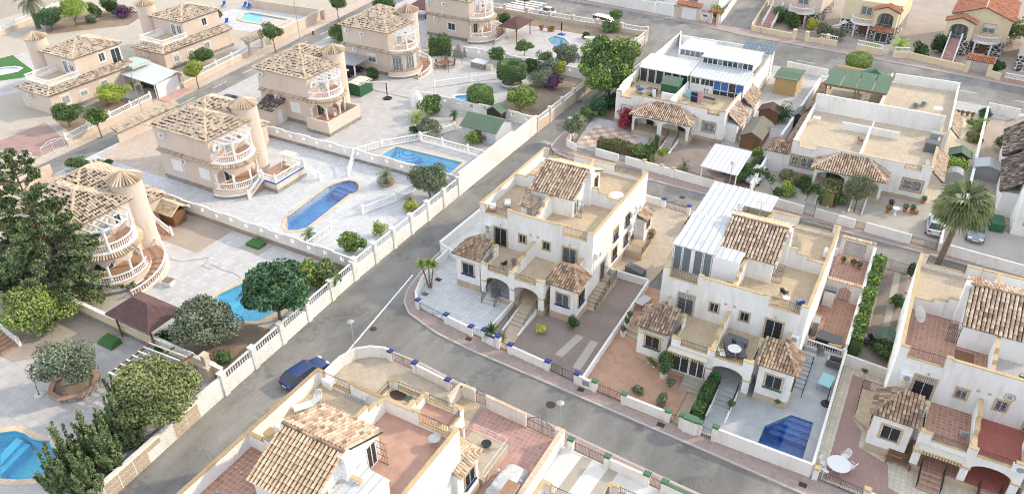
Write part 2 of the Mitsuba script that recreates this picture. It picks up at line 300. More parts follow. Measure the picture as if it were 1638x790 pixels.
def roof_plane(bt, bd, pts, pal, pitch=0.25, row=0.40, r=0.11, gap=0):
 """pts: planar polygon, pts[0]->pts[1] is the eave. Barrel tiles into bt, the bed under them into bd"""
 P = np.array(pts, float); ex = P[1] - P[0]; ex /= np.linalg.norm(ex)
 nn = np.cross(ex, P[2] - P[0]); nn /= np.linalg.norm(nn)
 if nn[2] < 0: nn = -nn
 up = np.cross(nn, ex)
 if up[2] < 0: up = -up
 q = np.c_[(P - P[0]) @ ex, (P - P[0]) @ up]
 bd.face(P - nn * 0.02); bd.face(P - nn * 0.10)
 for i in range(len(P)): a, b = P[i], P[(i + 1) % len(P)]; bd.face([a - nn * .02, b - nn * .02, b - nn * .1, a - nn * .1])
 poly = Polygon(q)
 us = np.arange(q[:, 0].min() + pitch / 2, q[:, 0].max(), pitch); vs = np.arange(q[:, 1].min(), q[:, 1].max() - 0.05, row)
 U, Vv = np.meshgrid(us, vs); U, Vv = U.ravel(), Vv.ravel()
 import shapely
 keep = shapely.contains_xy(poly.buffer(0.06), U, Vv + row * 0.45); U, Vv = U[keep], Vv[keep]
 if not len(U): return
 n = len(U); ang = np.radians([0, 50, 90, 130, 180]); cs, sn = np.cos(ang), np.sin(ang)
 ju = rng.normal(0, 0.008, n); jl = rng.normal(0, 0.015, n)
 def ring(v, rad, lift): return (P[0] + (U + ju)[:, None, None] * ex + v[:, None, None] * up + (rad * cs)[None, :, None] * ex + (rad * sn + lift)[None, :, None] * nn)
 lo, hi = ring(Vv + jl - 0.04, r * 1.12, 0.025), ring(Vv + row * np.where(rng.random(n) < gap, rng.uniform(.38, .66, n), 1.0) + np.minimum(jl, 0), r * 0.9, 0.0)
 v = np.concatenate([lo, hi], 1)
 f = [[i, i + 1, i + 6, i + 5] for i in range(4)] + [[0, 4, 3, 1], [1, 3, 2, 2]]
 f = np.array([[a, b, c_] for a, b, c_, d in f] + [[a, c_, d] for a, b, c_, d in f[:5]])
 F = (f[None] + 10 * np.arange(n)[:, None, None]).reshape(-1, 3)
 bt.add(v.reshape(-1, 3), F, np.repeat(pal_pick(pal, n), 10, 0))
def ridge_line(bt, p, q, pal, r=0.12, step=0.4):
 p, q = np.array(p, float), np.array(q, float); L = np.linalg.norm(q - p); n = max(1, int(L / step))
 for i, c in zip(range(n), pal_pick(pal, n)): bt.cyl(p + (q - p) * i / n, p + (q - p) * (i + 1.05) / n, r * 1.1, r * 0.92, 6, True, c)
def roof(parent, planes, pal, ridges=(), deck='deck_dark', rp=None, label=None, **k):
 bt, bd = B(), B()
 for p in planes: roof_plane(bt, bd, p, pal, **k)
 for a, b in ridges: ridge_line(bt, a, b, rp or pal)
 n = part(parent, 'roof', bd, deck, label)
 if parent.count('__') == 0: part(n, 'roof_tiles', bt, 'tile', kind='stuff')
 else: part(parent, 'roof_tiles', bt, 'tile', kind='stuff')
 return n
def hip(x0, y0, x1, y1, z0, h, ov=0.3):
 """hip roof planes and ridges over a rectangle"""
 x0, y0, x1, y1 = x0 - ov, y0 - ov, x1 + ov, y1 + ov; w, d = x1 - x0, y1 - y0; m = min(w, d) / 2; s = h / m;
 a = [x0 + m, y0 + m if w >= d else y0 + m, z0 + h]; b = [x1 - m, y1 - m, z0 + h]
 if w >= d: a[1] = b[1] = (y0 + y1) / 2
 else: a[0] = b[0] = (x0 + x1) / 2
 A, Bc, C, D = [x0, y0, z0], [x1, y0, z0], [x1, y1, z0], [x0, y1, z0]
 pl = [[A, Bc, b, a], [Bc, C, b], [C, D, a, b], [D, A, a]] if w >= d else [[A, Bc, a], [Bc, C, b, a], [C, D, b], [D, A, a, b]]
 rd = [(A, a), (Bc, b if w >= d else a), (C, b), (D, a if w >= d else b), (a, b)]
 return pl, rd
def gable(x0, y0, x1, y1, z0, h, ov=0.2, axis='x'):
 if axis == 'x':
  y0, y1 = y0 - ov, y1 + ov; x0, x1 = x0 - ov, x1 + ov; m = (y0 + y1) / 2; a, b = [x0, m, z0 + h], [x1, m, z0 + h]
  return [[[x0, y0, z0], [x1, y0, z0], b, a], [[x1, y1, z0], [x0, y1, z0], a, b]], [(a, b)]
 y0, y1 = y0 - ov, y1 + ov; x0, x1 = x0 - ov, x1 + ov; m = (x0 + x1) / 2; a, b = [m, y0, z0 + h], [m, y1, z0 + h]
 return [[[x0, y0, z0], [x0, y1, z0], b, a], [[x1, y1, z0], [x1, y0, z0], a, b]], [(a, b)]

def iron_rail(parent, p, q, z0, z1, name='railing', gap=0.13, z0b=None, z1b=None, m='iron', r=0.012, posts=True):
 """iron railing between two points (2D) from z0 to z1; a 'bars' sub-part below it"""
 p, q = np.array(p, float), np.array(q, float); L = np.hypot(*(q - p)); z0b = z0 if z0b is None else z0b; z1b = z1 if z1b is None else z1b
 fr, bars = B(), B()
 e = 0.06
 for k in (z1, z0 + e): fr.cyl([*p, k], [*q, z1b if k == z1 else z0b + e], 0.02, n=5)
 if posts: fr.cyl([*p, z0], [*p, z1 + 0.03], 0.025, n=5); fr.cyl([*q, z0b], [*q, z1b + 0.03], 0.025, n=5)
 for i in range(1, max(2, int(L / gap))):
  t = i / max(2, int(L / gap)); c = p + (q - p) * t; bars.cyl([*c, z0 + (z0b - z0) * t + e], [*c, z1 + (z1b - z1) * t], r, n=4, cap=False)
 k = part(parent, name, fr, m)
 if parent.count('__') == 0: part(k, 'bars', bars, m, kind='stuff')
 else: part(parent, 'bars', bars, m, kind='stuff')
 return k
def baluster(bb, x, y, z0, h, r=0.055, n=6):
 bb.lathe(x, y, [(r * .9, z0), (r * .9, z0 + h * .08), (r * .5, z0 + h * .14), (r * 1.05, z0 + h * .38), (r * .5, z0 + h * .68), (r * .45, z0 + h * .86), (r * .9, z0 + h * .92), (r * .9, z0 + h)], n)
def balustrade_into(bb, rail, p, q, z, h=0.8, zb=None, gap=0.2, w=0.16, rt=None):
 p, q = np.array(p, float), np.array(q, float); zb = z if zb is None else zb; L = np.hypot(*(q - p)); n = max(1, int(round(L / gap)))
 rail.wall(p, q, w, z, z + 0.08) if zb == z else rail.add(*_slope(p, q, w, z, zb, 0.08))
 rt.wall(p, q, w, z + h - 0.1, z + h) if zb == z else rt.add(*_slope(p, q, w, z + h - .1, zb + h - .1, 0.1))
 for i in range(n):
  t = (i + .5) / n; c = p + (q - p) * t; baluster(bb, c[0], c[1], z + (zb - z) * t + 0.08, h - 0.18)
def _slope(p, q, w, za, zb, t):
 d = (q - p) / np.hypot(*(q - p)); n = np.array([-d[1], d[0]]) * w / 2
 r = [p - n, p + n, q + n, q - n]; z = [za, za, zb, zb]
 v = [[*r[i], z[i]] for i in range(4)] + [[*r[i], z[i] + t] for i in range(4)]
 return v, [[0, 1, 2, 3], [4, 7, 6, 5], [0, 4, 5, 1], [1, 5, 6, 2], [2, 6, 7, 3], [3, 7, 4, 0]]
def balustrade(parent, pts, z, h=0.8, posts=True, m='white_clean', zs=None, ph=0.15, name='balusters', gap=0.2):
 """white balustrade along a polyline as rail, balusters and posts of one thing or part"""
 bb, rl, po, rt = B(), B(), B(), B()
 for i in range(len(pts) - 1):
  a, b = (z, z) if zs is None else (zs[i], zs[i + 1])
  balustrade_into(bb, rl, pts[i], pts[i + 1], a, h, b, gap, rt=rt)
 if posts:
  for i, p in enumerate(pts):
   zz = z if zs is None else zs[i]
   po.box(p[0] - .12, p[1] - .12, zz - (0.0 if zs is None else .1), p[0] + .12, p[1] + .12, zz + h + ph); po.lathe(p[0], p[1], [(.1, zz + h + ph), (.12, zz + h + ph + .08), (.05, zz + h + ph + .2), (0, zz + h + ph + .22)], 6)
 part(parent, 'bottom_rail', rl, m); part(parent, 'top_rail', rt, m); part(parent, name, bb, m, kind='stuff')
 if posts: part(parent, 'posts', po, m, kind='stuff')
def window(parent, p, q, z0, z1, frame='ochre', fw=0.12, grille='iron', glass='glass_dark', sill=None, name='window', mull=1, pvc='pvc_white', deep=0.03, bars=0.12):
 """window on a wall; p->q along the wall seen from outside left to right (outside is to the right of p->q). Frame, pane, mullions, grille"""
 p, q = np.array(p, float), np.array(q, float); d = (q - p); L = np.hypot(*d); d /= L; n = np.array([d[1], -d[0]])
 fr = B()
 o = n * 0.0
 def bar(b, a0, a1, za, zb, t0, t1):
  r = [p + d * a0 + n * t0, p + d * a1 + n * t0, p + d * a1 + n * t1, p + d * a0 + n * t1]
  v = [[*c, za] for c in r] + [[*c, zb] for c in r]; b.add(v, [[0, 3, 2, 1], [4, 5, 6, 7], [0, 1, 5, 4], [1, 2, 6, 5], [2, 3, 7, 6], [3, 0, 4, 7]])
 if frame:
  bar(fr, -fw, 0, z0 - (0 if sill else fw), z1 + fw, -.02, 0.06); bar(fr, L, L + fw, z0 - (0 if sill else fw), z1 + fw, -.02, 0.06)
  bar(fr, 0, L, z1, z1 + fw, -.02, .058)
  if not sill: bar(fr, 0, L, z0 - fw, z0, -.02, .058)
 gl = B(); bar(gl, 0, L, z0, z1, -.02, 0.012)
 mu = B()
 for a in np.linspace(0, L, mull + 2): bar(mu, min(max(a - .03, 0), L - .06), min(max(a - .03, 0), L - .06) + .06, z0, z1, 0.012, .032)
 bar(mu, .06, L - .06, z1 - .06, z1, .012, .03); bar(mu, .06, L - .06, z0, z0 + .06, .012, .03)
 if glass == 'glass_dark' and rng.random() < .3: glass = 'glass_mid'
 k = part(parent, name, gl, glass);
 sub = parent.count('__') == 0
 dst = k if sub else parent
 if frame: part(dst, 'frame', fr, frame)
 part(dst, 'mullions', mu, pvc)
 if rng.random() < .35: sb = B(); bar(sb, .06, L - .06, z1 - .06 - (z1 - z0) * rng.uniform(.15, .55), z1 - .06, .012, .022); part(dst, 'blind', sb, 'canvas')
 if sill: sb = B(); bar(sb, -fw, L + fw, z0 - .1, z0, -.02, .16); part(dst, 'sill', sb, sill)
 if grille:
  gb = B()
  for a in np.arange(bars / 2, L, bars): bar(gb, a - .012, a + .012, z0 + .02, z1 - .02, .08, .10)
  for z in np.linspace(z0 + .05, z1 - .05, 3 if z1 - z0 < 1.6 else 5): bar(gb, 0.0, L, z - .014, z + .014, .075, .079)
  part(dst, 'grille', gb, grille, kind='stuff')
 return k
def aircon(p, z, face, label, name='air_conditioner', group='air conditioning units on walls', pipe=0.0):
 """outdoor unit; p at the wall, face = outward direction in degrees (in the current frame)"""
 k = thing(name, label, 'air conditioner', group)
 with at(FR[-1].sub(p[0], p[1], z, face)):
  b = B(); b.box(.06, -.42, 0, .38, .42, .62); part(k, 'casing', b, 'pvc_white')
  f = B(); f.cyl([.38, .1, .31], [.395, .1, .31], .25, n=12); part(k, 'fan_grille', f, 'steel_grey')
  a = B(); a.box(0, -.35, -.05, .36, -.3, -.001); a.box(0, .3, -.05, .36, .35, -.001); part(k, 'brackets', a, 'galv')
  if pipe: t = B(); t.box(.003, -.5, -pipe, .05, -.43, .3); part(k, 'pipe_cover', t, 'white_clean')
 return k
def stairs(b, x0, x1, y0, z0, y1, z1, n):
 """solid steps in the current frame climbing from y0,z0 to y1,z1 (n risers)"""
 for i in range(n):
  ya, yb = y0 + (y1 - y0) * i / n, y0 + (y1 - y0) * (i + 1) / n
  b.box(x0, min(ya, yb), 0 if z0 >= 0 else z0, x1, max(ya, yb), z0 + (z1 - z0) * (i + 1) / n)
def arch(x0, x1, zs, zt, n=10):
 """points of an arch opening from (x0,0-level) up: springing zs, crown zt"""
 t = np.linspace(np.pi, 0, n); return [((x0 + x1) / 2 + (x1 - x0) / 2 * math.cos(a), zs + (zt - zs) * math.sin(a)) for a in t]

# ================================================================ ground, roads, pavements
struct('ground', B().sheet([(-420, -60), (260, -60), (260, 620), (-420, 620)], -0.03, [[(-86, 5), (-48, 5), (-48, 124), (-86, 124)], [(-7.5, 44.6), (-.6, 44.6), (-.6, 51), (-7.5, 51)]]), 'ground', 'dry beige ground under the whole estate')
struct('road', B().sheet([(-46, -20), (60, -20), (60, 84), (-36, 84), (-36, 126), (60, 122), (60, 139.5), (-16, 141.5), (-31, 142.5), (-45, 144.5), (-75, 148), (-140, 152), (-140, 131), (-46, 131)], 0.0, [[(-7.5, 44.6), (-.6, 44.6), (-.6, 51), (-7.5, 51)]]), 'asphalt', 'grey worn asphalt roads between the white houses')
struct('left_street', B().sheet([(-94.2, 5), (-93.4, 45), (-94.8, 80), (-98.5, 131), (-105.5, 131), (-101.6, 95), (-98.2, 60), (-97.6, 45), (-97, 5)], 0.0), 'asphalt', 'asphalt street between the two rows of peach villas')
def pavement(pts, z=0.13, m='pavement', label='pinkish paved pavement with pale kerb', kerb=None):
 struct('pavement', B().prism(pts, -0.02, z), m, label)
 if kerb:
  kb = B()
  for a, b in zip(kerb[:-1], kerb[1:]): kb.wall(a, b, 0.18, 0, z + 0.004)
  struct('kerb', kb, 'kerb', 'pale concrete kerb')
kB = [(-40.6, 56), (-40.4, 52.5), (-40.0, 50.2), (-39.6, 48.2), (-38.8, 46.6), (-37.4, 45.4), (-35, 44.65), (-33.2, 44.15), (-29.2, 43.7), (-24.5, 43.45), (-17.5, 43.05), (-7.8, 42.5), (-2, 42.1), (9, 41.4), (24, 40.4)]
pavement(kB + [(24, 42.9), (0, 43.7), (-9, 43.8), (-18, 44.4), (-27, 45.2), (-34, 46), (-37.5, 48.5), (-39, 56)], kerb=kB, label='curved pinkish pavement in front of the first white house')
kN = [(-38.9, 36.0), (-38.6, 37.6), (-37.6, 38.8), (-35.2, 40.1), (-32.3, 40.1), (-28, 39.6), (-20, 39.2), (-12, 38.6), (-2, 38.0), (12, 37.4)]
pavement(kN + [(12, 34), (-34, 34), (-38, 34.5)], kerb=kN, label='narrow pinkish pavement along the near garden walls')
kF = [(-42.6, 100), (-42.0, 90), (-41.9, 86), (-41.5, 83.6), (-40.3, 82.3), (-38, 81.6), (-27, 81.1), (-13, 80.7), (-4, 80.1), (8, 79.5), (24, 78.6)]
pavement(kF + [(24, 83.5), (-38, 84.6), (-39.6, 86), (-41, 100)], kerb=kF, label='pinkish pavement in front of the white bungalows')
kM = [(-38.6, 79), (-36, 77.4), (-24, 76.6), (-10, 75.6), (4, 74.4), (24, 73)]
pavement(kM + [(24, 70), (-36, 74)], kerb=kM, label='narrow pavement behind the white semi-detached houses')
kX = [(-160, 156.5), (-70.7, 145.9), (-57, 145.1), (-42.7, 143.2), (-30.9, 140.4), (-6.6, 138.3), (9.5, 136.3), (40, 133)]
pavement(kX + [(40, 137), (-6, 141.5), (-30, 143.8), (-70, 149), (-160, 160)], kerb=kX, m='pavement', label='pavement along the far side of the upper road')
kS = [(-97, 5), (-97.6, 45), (-98.3, 60), (-101.7, 95), (-105.6, 131), (-140, 131)]
pavement(kS + [(-140, 134), (-109.3, 134), (-105.2, 95), (-101.6, 60), (-101, 45), (-100.5, 5)], m='pavement_pale', kerb=kS, label='pale pavement on the far side of the villa street')
kS2 = [(-94.2, 5), (-93.4, 45), (-94.8, 80), (-98.3, 130.8), (-56, 130.8)]
pavement(kS2 + [(-56, 129.6), (-96, 129.6), (-93, 80), (-91.8, 45), (-92.6, 5)], m='pavement_pale', kerb=kS2, label='pale pavement on the near side of the villa street')
struct('road_line', B().wall((-38.95, 37.9), (-40.75, 50.8), 0.16, 0.004, 0.0045), 'white_clean', 'white painted edge line across the junction')
ml = B()
for y in (70, 77, 84, 91, 98, 105, 112): ml.wall((-96.5 - (y - 60) * .085, y), (-96.75 - (y - 60) * .085, y + 3), .12, .004, .0045)
struct('road_marking', ml, 'white_clean', 'white dashes along the villa street')
ml = B()
for i in range(8): ml.wall((-80 + i * .2, 132.6 + i * 1.35), (-73.5 + i * .2, 132.2 + i * 1.35), .55, .004, .0045)
struct('pedestrian_crossing', ml, 'white_clean', 'white zebra crossing stripes on the upper road')
ml = B()
for i in range(7): ml.wall((-28 + i * 8, 132.6 - i * .55), (-25 + i * 8, 132.4 - i * .55), .12, .004, .0045)
struct('road_marking', ml, 'white_clean', 'faint centre dashes on the upper road')
def manhole(x, y, r, label, sq=False, z=0.006, m='deck_dark'):
 b = B(); b.box(x - r, y - r * .8, 0, x + r, y + r * .8, z) if sq else b.lathe(x, y, [(r, 0), (r, z), (0, z + .002)], 16)
 solo('manhole_cover', label, 'manhole cover', b, m, 'manhole covers and drain lids')
manhole(-38.95,41.91, .34, 'rust brown round manhole cover beside the white junction line')
manhole(-20.03,41.18, .42, 'rust brown round manhole cover in the road near the small street lamp')
manhole(-30.27,44.85, .3, 'dark square drain lid in the pavement by the first blue gate', True, .145)
manhole(-18.55,43.83, .28, 'dark square drain lid in the pavement by the gravel yard gate', True, .145)
manhole(-11.30,43.31, .3, 'dark square drain lid in the pavement below the terracotta yard', True, .145)
manhole(-0.17,42.71, .28, 'dark square drain lid in the pavement below the navy pool wall', True, .145)
manhole(-21.76,78.96, .35, 'brown round manhole cover in the middle road behind the houses')
manhole(-66.53,69.68, .3, 'manhole cover in the villa street')

def yard(name, pts, m, label, z=0.2, zb=-0.02, holes=()):
 struct(name, B().prism(pts, zb, z, holes), m, label)
# ================================================================ white semi-detached houses
W, D = 12.25, 13.9
def parapet(w, cp, p, q, z0, segs, th=0.2, ov=0.04):
 """wall pieces along p->q: (from, to, top) with an ochre coping following the steps"""
 p, q = np.array(p, float), np.array(q, float); d = (q - p) / np.hypot(*(q - p)); prev = None
 for a, b, z in segs:
  w.wall(p + d * a, p + d * b, th, z0, z); cp.wall(p + d * (a - .02), p + d * (b + .02), th + 2 * ov, z, z + .07)
  if prev is not None and abs(prev - z) > .08:
   lo, hi = min(prev, z), max(prev, z); s = -1 if z > prev else 1
   c = p + d * a; cp.wall(c + d * min(0, s * .05), c + d * max(0, s * .05), th + 2 * ov - .004, lo, hi)
  prev = z
def bay(k, o, bx, by, sill):
 s = B(); s.box(bx, -4.1 + by, 0, 12.6, -1.5 + by, 4.15); part(k, 'bay', s, 'white')
 s = B(); s.box(bx - .03, -4.13 + by, 0, 12.63, -1.5 + by, .95); part(k, 'bay_plinth', s, 'tan_plinth')
 e, c = [bx - .25, -4.4 + by, 4.12], [12.9, -4.4 + by, 4.12]
 pl = [[e, c, [11.35, -1.93 + by, 5.0], [bx - .25, -1.93 + by, 5.0]], [c, [12.9, -1.5 + by, 4.12], [11.35, -1.5 + by, 5.05], [11.35, -1.93 + by, 5.0]]]
 roof(k, pl, o.get('bay_tiles', 'brown'), [(c, [11.35, -1.93 + by, 5.02])], rp='brown')
 for p, q in (((10.6, -4.1 + by), (11.9, -4.1 + by)), ((12.6, -3.6 + by), (12.6, -2.4 + by))): window(k, p, q, 1.95, 3.25, sill=sill, name='bay_window', bars=.14)
def half(k, o):
 """the right-hand home of a pair (x from 6.125 to 12.25)"""
 M = W / 2
 w, cp, fl = B(), B(), B()
 # roof terrace floors
 if o.get('front_floor'): f = B(); f.sheet([(M + .1, .2), (W - .2, .2), (W - .2, 6.9), (8.4, 6.9), (8.4, 3.6), (M + .1, 3.6)], 6.405); part(k, 'roof_terrace_floor', f, o['front_floor'])
 f = B(); f.sheet([(8.4, 7.1), (W - .2, 7.1), (W - .2, D - .2), (M, D - .2), (M, 10.1), (8.4, 10.1)], 6.405); part(k, 'rear_terrace_floor', f, o.get('rear_floor', 'tan_floor'))
 # parapets
 seg = [(0, 2.6, 7.6), (2.6, 3.0, 7.72), (3.0, 5.5, 6.72), (5.5, M, 7.6)]
 parapet(w, cp, (M, .1), (W, .1), 6.35, seg)
 parapet(w, cp, (W - .1, 0.2), (W - .1, D - .2), 6.35, [(0, D - .4, 7.6)])
 parapet(w, cp, (M, D - .1), (W, D - .1), 6.35, [(0, 2.4, 7.6), (2.4, 5.5, 6.85), (5.5, M, 7.6)])
 parapet(w, cp, (8.9, 7.0), (W - .2, 7.0), 6.35, [(0, .75, 8.35), (.75, 1.75, 7.95), (1.75, 3.15, 7.6)])
 pw = part(k, 'parapet', w, 'white'); part(k, 'coping', cp, o.get('cop', 'ochre'))
 iron_rail(k, (9.15, .1), (11.6, .1), 6.8, 7.62, 'terrace_railing')
 iron_rail(k, (8.6, D - .1), (11.55, D - .1), 6.92, 7.55, 'rear_railing', gap=.1)
 # first floor door and window on the facade
 window(k, (9.2, 0), (10.6, 0), 3.36, 5.45, name='terrace_door', bars=.14)
 window(k, (7.05, 0), (7.8, 0), 4.5, 5.4, mull=1, bars=.16)
 # porch: slab, arched front, terrace over it
 pf = o.get('pfloor', 'tan_floor'); s = B(); s.box(M, -4.55, 0, 9.45, 0, .84); part(k, 'porch_base', s, 'tan_plinth')
 s = B(); s.box(M, -4.6, .84, 9.5, 0, .9); part(k, 'porch_floor', s, pf)
 s = B()
 fr = [(0, .9), (.25, .9)] + [(x, z) for x, z in arch(.25, 2.85, 2.3, 2.95)] + [(2.85, .9), (3.375, .9), (3.375, 4.15), (2.6, 4.15), (2.6, 3.6), (.32, 3.6), (.32, 4.15), (0, 4.15)]
 s.upright((M, -4.6), (9.5, -4.6), fr, .22)
 sd = [(0.22, 2.2)] + [(.35, 2.2)] + arch(.45, 2.6, 2.3, 2.95)[1:] + [(2.6, .9), (3.1, .9), (3.1, 4.5), (2.45, 4.5), (2.45, 4.15), (2.1, 4.15), (2.1, 3.6), (.45, 3.6), (.45, 4.15), (.22, 4.15)]
 s.upright((9.5, -4.6), (9.5, -1.5), sd, .22)
 part(k, 'porch_arches', s, 'white')
 s = B(); s.box(M, -4.38, 3.05, 9.28, 0, 3.3); part(k, 'terrace_slab', s, 'white')
 f = B(); f.sheet([(M + .1, -4.38), (9.28, -4.38), (9.28, -1.7), (11.2, -1.7), (11.2, 0), (M + .1, 0)], 3.305); part(k, 'terrace_floor', f, o.get('tfloor', 'tan_floor'))
 cp = B()
 for a, b, z in ((M, 6.46, 4.15), (6.44, 8.73, 3.6), (8.71, 9.52, 4.15)): cp.wall((a, -4.49), (b, -4.49), .3, z, z + .07)
 for a, b, z in ((-4.34, -4.15, 4.15), (-4.15, -2.5, 3.6), (-2.5, -2.15, 4.15), (-2.15, -1.5, 4.5)): cp.wall((9.39, a), (9.39, b), .298, z, z + .07)
 w = B(); parapet(w, cp, (9.3, -1.8), (11.4, -1.8), 3.3, [(0, .5, 4.5), (.5, 2.1, 4.35)]); parapet(w, cp, (11.3, -1.7), (11.3, 0), 3.3, [(0, .8, 4.35), (.8, 1.7, 4.7)])
 part(k, 'terrace_parapet', w, 'white'); part(k, 'terrace_coping', cp, o.get('cop2', o.get('cop', 'ochre')))
 iron_rail(k, (6.5, -4.49), (8.68, -4.49), 3.68, 4.2, 'balcony_railing'); iron_rail(k, (9.39, -4.1), (9.39, -2.55), 3.68, 4.2, 'balcony_railing')
 cb = B(); cb.box(M - .02, -4.68, 2.2, 6.45, -4.3, 2.3); cb.box(8.9, -4.68, 2.2, 9.58, -4.05, 2.3); part(k, 'column_bands', cb, 'ochre', kind='stuff')
 dr = B(); window(k, (6.9, -.01), (7.9, -.01), .92, 2.9, name='porch_door', frame=None, bars=.15)
 # corner bay room
 by = o.get('bay_dy', 0.0); bx = 9.95
 s = B(); s.box(9.5, -1.9, 0, W, 0, 3.3); part(k, 'bay_back', s, 'white')
 sill = o.get('sill', 'blue_tile')
 if o.get('bay', True): bay(k, o, bx, by, sill)
 # side wall windows, doors
 if o.get('side', True):
  for y in (5.1, 8.1): window(k, (W, y), (W, y + 1.15), 4.0, 5.3, sill=sill, name='side_window', bars=.14)
  for y in (5.1, 8.1): window(k, (W, y), (W, y + 1.1), 1.7, 2.95, sill=sill, name='side_window', bars=.14)
  window(k, (W, 2.2), (W, 3.1), .95, 3.0, name='side_door', glass='glass_mid', bars=.2)
  window(k, (W, 10.0), (W, 10.9), .95, 3.0, name='side_door', bars=.2)
  s = B(); s.box(W, 11.7, 0, 13.15, D, 3.1); part(k, 'rear_annex', s, 'white')
  roof(k, [[[13.4, 11.5, 3.1], [13.4, D + .1, 3.1], [W, D + .1, 3.75], [W, 11.5, 3.75]]], 'mixed')
  window(k, (13.15, 12.3), (13.15, 13.3), 1.7, 2.9, name='annex_window', bars=.14)
 s = B(); s.box(W, -1.5, 0, W + .03, D - 2.2 if o.get('side', True) else D, .95); s.box(M, 0, 0, W, -.03, .9); part(k, 'plinth', s, 'tan_plinth')
 # stair house side: gable wall, pier, doors
 s = B(); s.box(8.4, 6.55, 6.4, 8.95, 7.3, 10.15); part(k, 'pier', s, 'white')
 window(k, (8.4, 4.0), (8.4, 4.9), 6.42, 8.4, name='stair_house_door', grille=None, frame=None)
 gt = B()
 for i in range(7): gt.cyl([8.45 + .13 * i, 3.95, 6.45], [8.45 + .13 * i, 3.95, 8.35], .014, n=4, cap=False)
 for z in (6.45, 7.1, 7.7, 8.35): gt.cyl([8.42, 3.95, z], [9.3, 3.95, z], .02, n=4)
 part(k, 'door_grille', gt, 'iron', kind='stuff')
 window(k, (8.4, 8.6), (8.4, 9.5), 6.42, 8.4, name='stair_house_door', grille='iron', frame='ochre', fw=.06)
 window(k, (8.4, 7.6), (8.4, 8.1), 7.2, 8.2, name='stair_house_window', mull=0, frame='ochre', fw=.06)
def semi(fr, label, o):
 k = thing('white_house', label, 'house', 'white semi-detached houses with tiled stair towers'); hip_ = o.get
 with at(fr):
  s = B(); s.box(0, 0, 0, W, D, 6.4); part(k, 'walls', s, 'white')
  s = B(); s.box(3.85, 3.6, 6.4, 8.4, 10.1, 8.62)
  gb = [(0, 8.62), (6.5, 8.62), (3.25, 10.12)]
  s.upright((8.4, 3.6), (8.4, 10.1), gb, .2); s.upright((4.05, 3.6), (4.05, 10.1), gb, .2); part(k, 'stair_house', s, 'white')
  A_ = [[3.65, 3.3, 8.58], [8.62, 3.3, 8.58], [8.62, 6.85, 10.2], [3.65, 6.85, 10.2]]; B_ = [[8.62, 10.4, 8.58], [3.65, 10.4, 8.58], [3.65, 6.85, 10.2], [8.62, 6.85, 10.2]]
  roof(k, [A_], o['tiles'], [([3.65, 6.85, 10.2], [8.62, 6.85, 10.2])], rp='brown', pitch=.3, row=.42, r=.115); roof(k, [B_], o['tiles2'], pitch=.3, row=.42, r=.115)
  for a, b, z, sg, th in (((W / 2, .2), (W / 2, 3.6), 6.35, [(0, .8, 7.6), (.8, 1.7, 7.95), (1.7, 3.4, 8.4)], .2), ((W / 2, 10.1), (W / 2, D - .2), 6.35, [(0, 1.7, 8.2), (1.7, 3.6, 7.6)], .2),
    ((W / 2, -4.3), (W / 2, 0), 3.3, [(0, 1.2, 4.15), (1.2, 2.3, 4.6), (2.3, 4.3, 5.0)], .26)):
   w, cp = B(), B(); parapet(w, cp, a, b, z, sg, th); q = part(k, 'party_wall', w, 'white'); part(q, 'coping', cp, o.get('cop', 'ochre'))
  s = B(); s.wall((W / 2, -4.35), (W / 2, 0), .2, .9, 3.05); part(k, 'porch_party_wall', s, 'white')
  s = B()
  for x in (5.75, 6.5): s.box(x - .12, -.05, 5.55, x + .12, 0, 5.75)
  part(k, 'wall_vents', s, 'tan_plinth', kind='stuff')
  s = B()
  for x in (2.4, 9.9): s.cyl([x, -.02, 5.85], [x, -.14, 5.85], .05, .09, 8)
  part(k, 'wall_lamps', s, 'steel_grey', kind='stuff')
 with at(fr): half(k, {**o, **o.get('R', {})})
 with at(fr.sub(flip=W)): half(k, {**o, **o.get('L', {})})
 return k
FB, FC, FD = Frame(-35.25, 55.4), Frame(-15.65, 53.75), Frame(3.48, 52.45)
FA, FE = Frame(-21.05, 29.45, 0, 180), Frame(-2.0, 28.4, 0, 180)
semi(FB, 'white semi-detached house at the road corner, the only one with a blue-silled bay window', dict(tiles='mixed', tiles2='sand', front_floor='tan_floor', L=dict(pfloor='white_tile', side=False), R={}))
semi(FC, 'white semi-detached house behind the navy corner pool, a white panel roof over its left terrace', dict(tiles='mixed', tiles2='sand', front_floor='tan_floor', sill='green_tile', L=dict(side=False), R=dict(pfloor='grey_tile', side=False)))
semi(FD, 'white semi-detached house at the right edge with red terracotta roof terraces', dict(tiles='mixed', tiles2='mixed', front_floor='terracotta_floor', sill=None, rear_floor='pale_floor', L=dict(tfloor='terracotta_floor', pfloor='terracotta_floor', side=False), R=dict(tfloor='red_floor', pfloor='red_floor', front_floor='pale_slab', rear_floor='pale_slab')))
semi(FA, 'white semi-detached house at the bottom edge seen from behind, rose terraces and worn brown coping', dict(tiles='mixed', tiles2='sand', front_floor='rose_floor', R=dict(rear_floor='terracotta_floor', front_floor='tan_floor', cop='ochre_worn', side=False, bay=False), L=dict(tfloor='rose_floor', rear_floor='rose_floor', bay_dy=2.6, bay_tiles='honey', side=False)))  # tiles and tiles2 differ to paint a shaded and a sunny roof slope
semi(FE, 'white semi-detached house mostly below the bottom edge, only its ochre-capped balconies in view', dict(tiles='honey', tiles2='sand', front_floor='rose_floor', L=dict(side=False), R=dict(tfloor='rose_floor', bay=False)))

